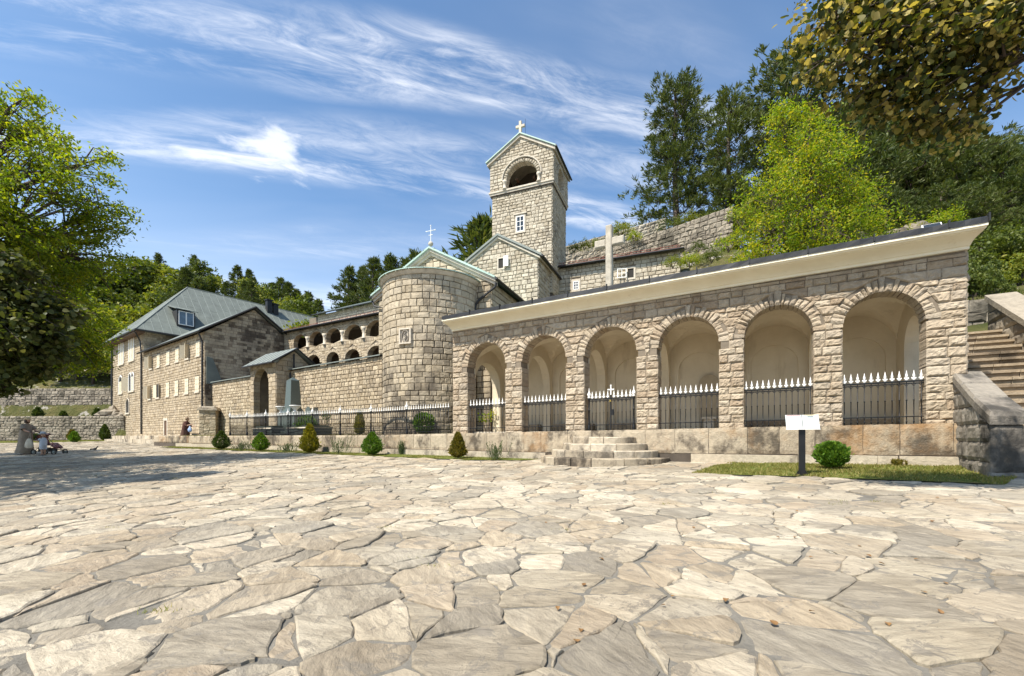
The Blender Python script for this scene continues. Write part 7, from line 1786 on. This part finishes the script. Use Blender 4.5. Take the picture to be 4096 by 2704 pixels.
rose(765, 945, 21.5, 'straggly rose bush behind the fence by the obelisk', 3)
rose(1130, 945, 18.6, 'bright green sapling seen through the first arch', 4, lm_acacia)
# far lawn shrubs and terrace shrubs
for k, (px, yt, yb, w, shp, m_, lab) in enumerate(((63, 968, 1012, 40, 'cone', lm_gold, 'bright yellow-green cone conifer behind the walking woman'), (167, 998, 1022, 14, 'egg', lm_olive, 'pair member: taller olive egg conifer on the far lawn'), (172, 1003, 1026, 15, 'egg', lm_thuja, 'green egg conifer overlapping the olive one on the far lawn'), (217, 997, 1018, 13, 'egg', lm_olive, 'single olive conifer near the residence steps'), (243, 985, 1022, 16, 'egg', lm_thujad, 'dark narrow conifer at the corner of the far lawn'), (25, 1008, 1022, 20, 'ball', lm_thuja, 'low round shrub at the lawn edge before the rubble wall'), (80, 1008, 1023, 16, 'ball', lm_thujad, 'low dark shrub behind the stroller'))):
    p = foot(px, yb); s_ = p.y / F * K; small('conifer_shrub', lab.replace('pair member: ', ''), p, conifer(80 + k, w * s_ / 2, (yb - yt) * s_ * .92, shp, m_, 1500, .16))
for k, (px, yt, yb, w) in enumerate(((88, 945, 968, 16), (226, 947, 968, 15), (147, 955, 969, 10))):
    Y = 44.0; x = (px * K - CX) / F * Y; s_ = Y / F * K; small('conifer_shrub', 'small dark conifer on the terrace between the rubble walls', Vector((x, Y, 1.92)), conifer(95 + k, w * s_ / 2, (yb - yt) * s_, 'egg', lm_thujad, 900, .18), group='terrace conifers')

# ------------------------------------------------------------------ weeds in the joints and fallen leaves on the paving
q = np.random.default_rng(9); W = []
for _ in range(46):
    y = q.uniform(2.6, 20) ; x = q.uniform(-1.1, 1.0) * y
    if behind_front(x, y) or x > 8 or stair_front(x, y): continue
    for _k in range(26):
        bx, by = x + q.normal(0, .07), y + q.normal(0, .03); a = q.uniform(0, 6.28); h = q.uniform(.01, .035)
        W += [(bx - .004, by, gz(bx, by) - .008), (bx + .004, by, gz(bx, by) - .008), (bx + math.cos(a) * h, by + math.sin(a) * h, gz(bx, by) + h)]
tag(link_mesh('joint_weeds', fast_mesh('joint_weeds', np.array(W), np.arange(len(W)).reshape(-1, 3), m_grass), plaza), kind='stuff')
dry = leaf_mat('dry_leaf', [(0.16, 0.08, 0.03), (0.26, 0.15, 0.06), (0.20, 0.11, 0.05)], .15)
dme = mesh_of('fallen_leaf', [(a, b, c * 2.5 + .12) for a, b, c in LV], LF, dry); rg = random.Random(12)
for k in range(30):
    y = rg.uniform(2.4, 6.5) ** 1.0; x = rg.uniform(-.2, 1.1) * y
    o = bpy.data.objects.new('fallen_leaf', dme); col.objects.link(o); o.location = (x, y, gz(x, y) + .012); s_ = rg.uniform(.025, .05); o.scale = (s_, s_, s_); o.rotation_euler = (rg.gauss(0, .2), rg.gauss(0, .2), rg.uniform(0, 6.28))
    tag(o, 'small dry brown leaf lying on the flagstones', 'leaf', 'fallen leaves on the paving')
# ------------------------------------------------------------------ people
def skin_body(name, verts, edges, radii, mat, parent, root=0, sub=2):
    me = bpy.data.meshes.new(name); me.from_pydata(verts, edges, []); me.update()
    o = bpy.data.objects.new(name, me); col.objects.link(o); o.parent = parent
    md = o.modifiers.new('skin', 'SKIN'); md.use_smooth_shade = True
    if not me.skin_vertices: me.attributes
    if len(me.skin_vertices) == 0:
        bpy.context.view_layer.objects.active = o; bpy.ops.object.modifier_remove(modifier='skin'); bpy.ops.object.modifier_add(type='SKIN')
    for i, r in enumerate(radii):
        me.skin_vertices[0].data[i].radius = (r, r) if isinstance(r, (int, float)) else r
    me.skin_vertices[0].data[root].use_root = True
    s_ = o.modifiers.new('sub', 'SUBSURF'); s_.levels = sub; s_.render_levels = sub
    me.materials.append(mat); return o
class Sk:
    def __init__(s): s.v = []; s.e = []; s.r = []
    def p(s, co, r, par=None):
        s.v.append(tuple(co)); s.r.append(r)
        if par is not None: s.e.append((par, len(s.v) - 1))
        return len(s.v) - 1
m_skin = plain('skin', (0.42, 0.25, 0.17), .55, var=.06)
def head(mb, c, r, fwd):
    f = Vector(fwd).normalized(); s_ = f.cross(Vector((0, 0, 1))); V = []; n = 12
    for i in range(9):
        t = -math.pi / 2 + math.pi * i / 8
        for j in range(n):
            a = 2 * math.pi * j / n; d = f * math.cos(a) * .98 + s_ * math.sin(a) * .80; k = math.cos(t)
            z = math.sin(t) * 1.22; jaw = 1.0 if z > -.3 else 1 - .25 * (-.3 - z)
            p = d * k * jaw + Vector((0, 0, z))
            if j == 0 and i in (3, 4): p += f * .22                 # nose
            if j in (1, n - 1) and i == 5: p -= f * .07              # eye sockets
            V.append(c + p * r)
    mb.add(V, [(i * n + j, i * n + (j + 1) % n, (i + 1) * n + (j + 1) % n, (i + 1) * n + j) for i in range(8) for j in range(n)])
    for q in (-1, 1): mb.lathe(c + s_ * q * r * .80 + Vector((0, 0, -.22 * r)), [(.02 * r, 0), (.16 * r, .08 * r), (.18 * r, .3 * r), (.03 * r, .45 * r)], 6, .6, 1)
def hand(k, w, d, s_=1.0, side=1):
    d = Vector(d).normalized(); sd = d.cross(Vector((0, 0, 1))); sd = sd.normalized() if sd.length > .1 else Vector((1, 0, 0)); w0 = Vector(k.v[w])
    pm = k.p(w0 + d * .07 * s_, .030 * s_, w)
    for q in range(4):
        o = (q - 1.5) * .02 * s_; L_ = (.065, .078, .074, .058)[q] * s_
        a = k.p(Vector(k.v[pm]) + d * .035 * s_ + sd * o, .009 * s_, pm); b = k.p(Vector(k.v[a]) + d * L_ * .5 - Vector((0, 0, .01)), .009 * s_, a); k.p(Vector(k.v[b]) + d * L_ * .3 - Vector((0, 0, .025 * s_)), .008 * s_, b)
    a = k.p(w0 + d * .04 * s_ + sd * side * .035 * s_, .011 * s_, w); k.p(Vector(k.v[a]) + d * .04 * s_ + sd * side * .015 * s_, .009 * s_, a)
def robe(mb, c, prof, n=20, seed=0, fold=.06):
    """clothing as one closed-ended sheet round the body: prof = (z, rx, ry, dx, dy)"""
    V = []
    for i, (z, rx, ry, dx, dy) in enumerate(prof):
        for j in range(n):
            a = 2 * math.pi * j / n; k = 1 + fold * (1 - i / len(prof)) * math.sin(5 * a + seed + i * .3) + fold * .5 * math.sin(9 * a + i * .5)
            V.append(Vector(c) + Vector((math.cos(a) * rx * k + dx, math.sin(a) * ry * k + dy, z)))
    return mb.add(V, [(i * n + j, i * n + (j + 1) % n, (i + 1) * n + (j + 1) % n, (i + 1) * n + j) for i in range(len(prof) - 1) for j in range(n)])

# woman pushing a stroller
pw_ = foot(60, 1054)
wm_ = thing('person', 'woman in long loose taupe dress and straw cap pushing a stroller', 'person', pw_)
k = Sk(); h0 = k.p((0, 0, .95), .13); c1 = k.p((.01, 0, 1.15), .13, h0); c2_ = k.p((.03, 0, 1.34), .13, c1); nk = k.p((.05, 0, 1.46), .05, c2_); k.p((.07, 0, 1.52), .048, nk)
for s_ in (-1, 1):
    sh_ = k.p((.03, s_ * .17, 1.36), .062, c2_); el = k.p((.20, s_ * .22, 1.14), .045, sh_); wr = k.p((.44, s_ * .19, 1.05), .030, el); hand(k, wr, (1, -.2 * s_, -.1), 1, s_)
    hp = k.p((0, s_ * .10, .90), .10, h0); kn = k.p((.04 * s_, s_ * .10, .48), .062, hp); an_ = k.p((-.02 + .03 * s_, s_ * .10, .09), .042, kn); k.p((.14 + .03 * s_, s_ * .11, .035), .036, an_)
skin_body('body', k.v, k.e, k.r, m_skin, wm_)
mb = MB(); head(mb, Vector((.10, 0, 1.62)), .098, (1, 0, 0)); o = bpy.data.objects.new('head', mesh_of('head', mb.V, mb.F, m_skin, True)); col.objects.link(o); o.parent = wm_
def part(parent, name, mb, mat, smooth=True):
    o = bpy.data.objects.new(name, mesh_of(name, mb.V, mb.F, mat, smooth)); col.objects.link(o); o.parent = parent; return o
mb = MB(); robe(mb, (0, 0, 0), [(.05, .33, .27, -.05, 0), (.14, .35, .29, -.05, 0), (.3, .31, .265, -.03, 0), (.6, .26, .24, -.02, 0), (.9, .235, .225, 0, 0), (1.1, .20, .21, .01, 0), (1.3, .165, .215, .03, 0), (1.40, .12, .19, .035, 0), (1.46, .07, .08, .045, 0)], 26, 1)
for s_ in (-1, 1): mb.tube([(.03, s_ * .14, 1.38), (.10, s_ * .21, 1.28), (.15, s_ * .235, 1.19)], [.085, .095, .10], 10, False)
part(wm_, 'dress', mb, plain('taupe_cloth', (0.235, 0.195, 0.15), .9, var=.2))
mb = MB(); mb.lathe((.085, 0, 1.66), [(.112, 0), (.115, .03), (.10, .09), (.06, .125), (.01, .135)], 14); mb.add([Vector((.085 + math.cos(a) * r_, math.sin(a) * r_ * .8, 1.665 - .02 * (r_ - .1) / .1)) for r_ in (.10, .21) for a in [(-1.1 + 2.2 * i / 8) for i in range(9)]], [(i, i + 1, i + 10, i + 9) for i in range(8)])
part(wm_, 'cap', mb, plain('straw', (0.55, 0.42, 0.24), .8))
mb = MB(); mb.lathe((.06, 0, 1.60), [(.104, -.10), (.108, 0), (.106, .08)], 12, .92, .95); part(wm_, 'hair', mb, plain('dark_hair', (0.05, 0.03, 0.02), .6))
for s_ in (-1, 1):
    mb = MB(); mb.box((.06 + .03 * s_, s_ * .10, .018), (.13, .045, .018)); part(wm_, 'sandal', mb, plain('sandal_leather', (0.12, 0.06, 0.04), .7), False)

# stroller with shopping bag
ps = pw_ + Vector((.62, -.02, 0)); ps.z = gz(ps.x, ps.y)
stl = thing('stroller', 'baby stroller with dark red patterned seat and black frame', 'stroller', ps)
cloth = Mat('patterned_cloth', .85); cloth.col(cloth.ramp(cloth.noise(16, 3, .6), [(.42, (.03, .02, .02)), (.5, (.22, .03, .025)), (.6, (.35, .25, .2))])); m_cl = cloth.m
for yy in (-.26, .26):
    for xx, nm in ((.05, 'wheel'), (1.0, 'wheel')):
        mb = MB(); r_ = .115; ring = [Vector((xx + r_ * math.cos(t), yy, r_ + .002 + r_ * math.sin(t))) for t in [2 * math.pi * i / 16 for i in range(17)]]; mb.tube(ring, .022, 6, False); w = part(stl, nm, mb, m_iron)
        mb = MB(); mb.lathe((0, 0, 0), [(.07, -.012), (.07, .012)], 10); V = [Vector((v.x + xx, v.z + yy, v.y + r_)) for v in mb.V]; mb.V = V; o = part(w, 'rim', mb, m_coping)
    mb = MB(); mb.tube([(.05, yy, .12), (.45, yy, .48), (.02, yy, 1.0), (-.12, yy, 1.06)], .014, 6); mb.tube([(1.0, yy, .12), (.45, yy, .48)], .014, 6); mb.tube([(.05, yy, .12), (.6, yy, .25), (1.0, yy, .12)], .012, 6); part(stl, 'frame', mb, m_iron)
mb = MB(); mb.tube([(-.12, -.26, 1.06), (-.14, 0, 1.07), (-.12, .26, 1.06)], .018, 6); part(stl, 'handlebar', mb, m_iron)
mb = MB(); mb.add([Vector(p) for p in ((.18, -.23, .85), (.18, .23, .85), (.36, -.23, .42), (.36, .23, .42), (.72, -.23, .48), (.72, .23, .48), (1.0, -.21, .28), (1.0, .21, .28))], [(0, 1, 3, 2), (2, 3, 5, 4), (4, 5, 7, 6)]); V = list(mb.V); mb.add([v + Vector((-.03, 0, .06)) for v in V], [(2, 3, 1, 0), (4, 5, 3, 2), (6, 7, 5, 4)]); part(stl, 'seat', mb, m_cl)
mb = MB(); V = []
for i in range(7):
    t = math.pi * (.95 - .62 * i / 6)
    for j in range(5): V.append(Vector((.42 + .34 * math.cos(t), -.25 + .125 * j, .62 + .40 * math.sin(t) - .03 * abs(j - 2))))
mb.add(V, [(i * 5 + j, i * 5 + j + 1, (i + 1) * 5 + j + 1, (i + 1) * 5 + j) for i in range(6) for j in range(4)]); part(stl, 'canopy', mb, m_cl)
mb = MB(); mb.box((.45, 0, .22), (.25, .2, .09)); part(stl, 'basket', mb, m_iron, False)
bgp = pw_ + Vector((.50, -.30, .30)); bag = thing('shopping_bag', 'cream cloth shopping bag hanging from the stroller handle', 'bag', bgp)
mb = MB(); robe(mb, (0, 0, 0), [(0, .12, .05, 0, 0), (.06, .19, .09, 0, 0), (.2, .18, .09, 0, 0), (.36, .13, .06, 0, 0), (.46, .06, .03, 0, 0)], 14, 2, .08); part(bag, 'sack', mb, plain('canvas', (0.48, 0.43, 0.34), .9))
mb = MB(); mb.tube([(-.05, 0, .44), (-.01, .05, .72), (.05, 0, .44)], .010, 5); part(bag, 'strap', mb, plain('strap_cloth', (0.4, 0.36, 0.28), .9))

# child
pc_ = foot(106, 1056); pc_.y -= .1
cd = thing('person', 'small child in white striped shirt, pale shorts and banded sun hat', 'person', pc_)
k = Sk(); h0 = k.p((0, 0, .50), .085); c1 = k.p((0, 0, .62), .085, h0); c2_ = k.p((0, 0, .74), .08, c1); nk = k.p((0, 0, .81), .035, c2_); k.p((-.005, 0, .85), .034, nk)
for s_ in (-1, 1):
    sh_ = k.p((0, s_ * .105, .75), .038, c2_); el = k.p((-.10, s_ * .12, .64), .030, sh_); wr = k.p((-.24, s_ * .10, .68), .022, el); hand(k, wr, (-1, 0, .1), .65, s_)
    hp = k.p((0, s_ * .055, .46), .065, h0); kn = k.p((-.01, s_ * .06, .26), .043, hp); an_ = k.p((0, s_ * .06, .06), .030, kn); k.p((-.09, s_ * .065, .025), .026, an_)
skin_body('body', k.v, k.e, k.r, m_skin, cd)
mb = MB(); head(mb, Vector((-.02, 0, .94)), .082, (-1, 0, 0)); part(cd, 'head', mb, m_skin)
stp = Mat('striped_cloth', .85); wv_ = stp.n('ShaderNodeTexWave', bands_direction='Z'); wv_.inputs['Scale'].default_value = 9; stp.l(stp.geo().outputs['Position'], wv_.inputs[0]); stp.col(stp.mix(stp.mr(wv_.outputs[1], .55, .7), (.62, .64, .66), (.28, .32, .40)))
mb = MB(); robe(mb, (0, 0, 0), [(.44, .125, .13, 0, 0), (.6, .12, .13, 0, 0), (.72, .105, .135, 0, 0), (.79, .06, .08, 0, 0), (.81, .045, .05, 0, 0)], 18, 1, .03)
for s_ in (-1, 1): mb.tube([(0, s_ * .09, .76), (-.06, s_ * .125, .69)], [.052, .055], 8, False)
part(cd, 'shirt', mb, stp.m)
mb = MB()
for s_ in (-1, 1): mb.tube([(0, s_ * .05, .50), (0, s_ * .06, .38), (-.005, s_ * .06, .28)], [.085, .08, .075], 10, False)
part(cd, 'shorts', mb, plain('pale_shorts', (0.50, 0.52, 0.56), .85))
mb = MB(); mb.lathe((-.02, 0, .985), [(.155, -.012), (.16, 0), (.092, .012), (.086, .08), (.05, .095), (.005, .097)], 16); ht = part(cd, 'hat', mb, plain('pale_hat', (0.55, 0.57, 0.60), .8))
mb = MB(); mb.lathe((-.02, 0, .998), [(.0935, 0), (.0915, .028)], 16); part(ht, 'hat_band', mb, m_iron)
for s_ in (-1, 1):
    mb = MB(); mb.box((-.04, s_ * .065, .015), (.085, .034, .017)); part(cd, 'sandal', mb, plain('child_sandal', (0.05, 0.04, 0.035), .7), False)

# woman at the fountain
fb = FX(-0.62, fz0, -0.25); pf = Vector((fb.x, fb.y, fz0))
px_, Yf = 430 * K, fb.y - .2; pf = Vector(((px_ - CX) / F * Yf, Yf, fz0))
wf_ = thing('person', 'elderly woman in brown knitted jacket and long skirt filling a bag at the fountain', 'person', pf)
k = Sk(); h0 = k.p((0, 0, .82), .13); c1 = k.p((.02, 0, 1.0), .13, h0); c2_ = k.p((.05, 0, 1.18), .13, c1); nk = k.p((.09, 0, 1.29), .05, c2_); k.p((.12, 0, 1.34), .05, nk)
for s_ in (-1, 1):
    sh_ = k.p((.05, s_ * .16, 1.19), .062, c2_); el = k.p((.20, s_ * .20, .98), .045, sh_); wr = k.p((.44, s_ * .12, 1.0 - .06 * s_), .030, el); hand(k, wr, (1, 0, .05), 1, s_)
    hp = k.p((0, s_ * .09, .78), .10, h0); kn = k.p((.0, s_ * .09, .42), .06, hp); an_ = k.p((-.02, s_ * .09, .08), .042, kn); k.p((.13, s_ * .10, .03), .036, an_)
skin_body('body', k.v, k.e, k.r, m_skin, wf_)
mb = MB(); head(mb, Vector((.15, 0, 1.43)), .095, (1, 0, -.15)); part(wf_, 'head', mb, m_skin)
mb = MB(); mb.lathe((.11, 0, 1.45), [(.085, -.09), (.112, 0), (.10, .08), (.05, .125), (.005, .13)], 12); part(wf_, 'hair', mb, plain('grey_brown_hair', (0.22, 0.15, 0.09), .7))
mb = MB(); robe(mb, (0, 0, 0), [(.22, .27, .24, -.02, 0), (.5, .24, .22, -.01, 0), (.8, .19, .20, 0, 0)], 24, 3, .09); part(wf_, 'skirt', mb, plain('brown_skirt', (0.075, 0.035, 0.022), .9, var=.35, vs_=25))
mb = MB(); robe(mb, (0, 0, 0), [(.76, .20, .215, 0, 0), (.95, .19, .215, .02, 0), (1.15, .165, .21, .05, 0), (1.26, .10, .15, .075, 0), (1.31, .06, .07, .09, 0)], 20, 4, .03)
for s_ in (-1, 1): mb.tube([(.05, s_ * .15, 1.21), (.15, s_ * .20, 1.06), (.21, s_ * .205, .99)], [.08, .072, .068], 10, False)
part(wf_, 'jacket', mb, plain('brown_knit', (0.085, 0.035, 0.025), .95, var=.2, vs_=40))
for s_ in (-1, 1):
    mb = MB(); mb.box((.05, s_ * .095, .018), (.12, .042, .018)); part(wf_, 'shoe', mb, m_wood, False)
bp = pf + Vector((.42, -.16, .56)); bag = thing('plastic_bag', 'pale blue plastic bag held by the woman at the fountain', 'bag', bp)
mb = MB(); robe(mb, (0, 0, 0), [(0, .04, .04, 0, 0), (.05, .13, .08, 0, 0), (.2, .14, .09, 0, 0), (.32, .06, .04, 0, 0), (.42, .02, .02, 0, 0)], 12, 5, .12); part(bag, 'sack', mb, plain('blue_plastic', (0.35, 0.45, 0.68), .35))

# pigeon on the paving
pb = foot(380 / K, (1600 + 925 / 4.48) / K); pg = thing('pigeon', 'dark pigeon walking on the sunlit paving', 'bird', pb); pg.scale = (.72, .72, .72)
mb = MB(); V = []
prof = [(-.17, .010, .13), (-.10, .035, .135), (-.03, .058, .135), (.04, .055, .15), (.085, .036, .19), (.105, .028, .225), (.12, .032, .25), (.145, .026, .255), (.165, .008, .25)]
for x, r_, z in prof:
    for j in range(10): a = 2 * math.pi * j / 10; V.append(Vector((x * 1.4, r_ * math.cos(a) * 1.4, (z + r_ * math.sin(a)) * 1.4)))
mb.add(V, [(i * 10 + j, i * 10 + (j + 1) % 10, (i + 1) * 10 + (j + 1) % 10, (i + 1) * 10 + j) for i in range(8) for j in range(10)] + [tuple(range(9, -1, -1)), tuple(80 + j for j in range(10))])
part(pg, 'body', mb, plain('pigeon_grey', (0.05, 0.052, 0.06), .6, var=.3, vs_=30))
mb = MB()
mb.tube([(-.22, 0, .185), (-.34, 0, .165)], [.05, .045], 6)
for s_ in (-1, 1): mb.tube([(.0, s_ * .03, .12), (.0, s_ * .03, 0.0), (.05, s_ * .03, 0.0)], .008, 5)
part(pg, 'tail_and_legs', mb, plain('pigeon_dark', (0.03, 0.03, 0.035), .6))
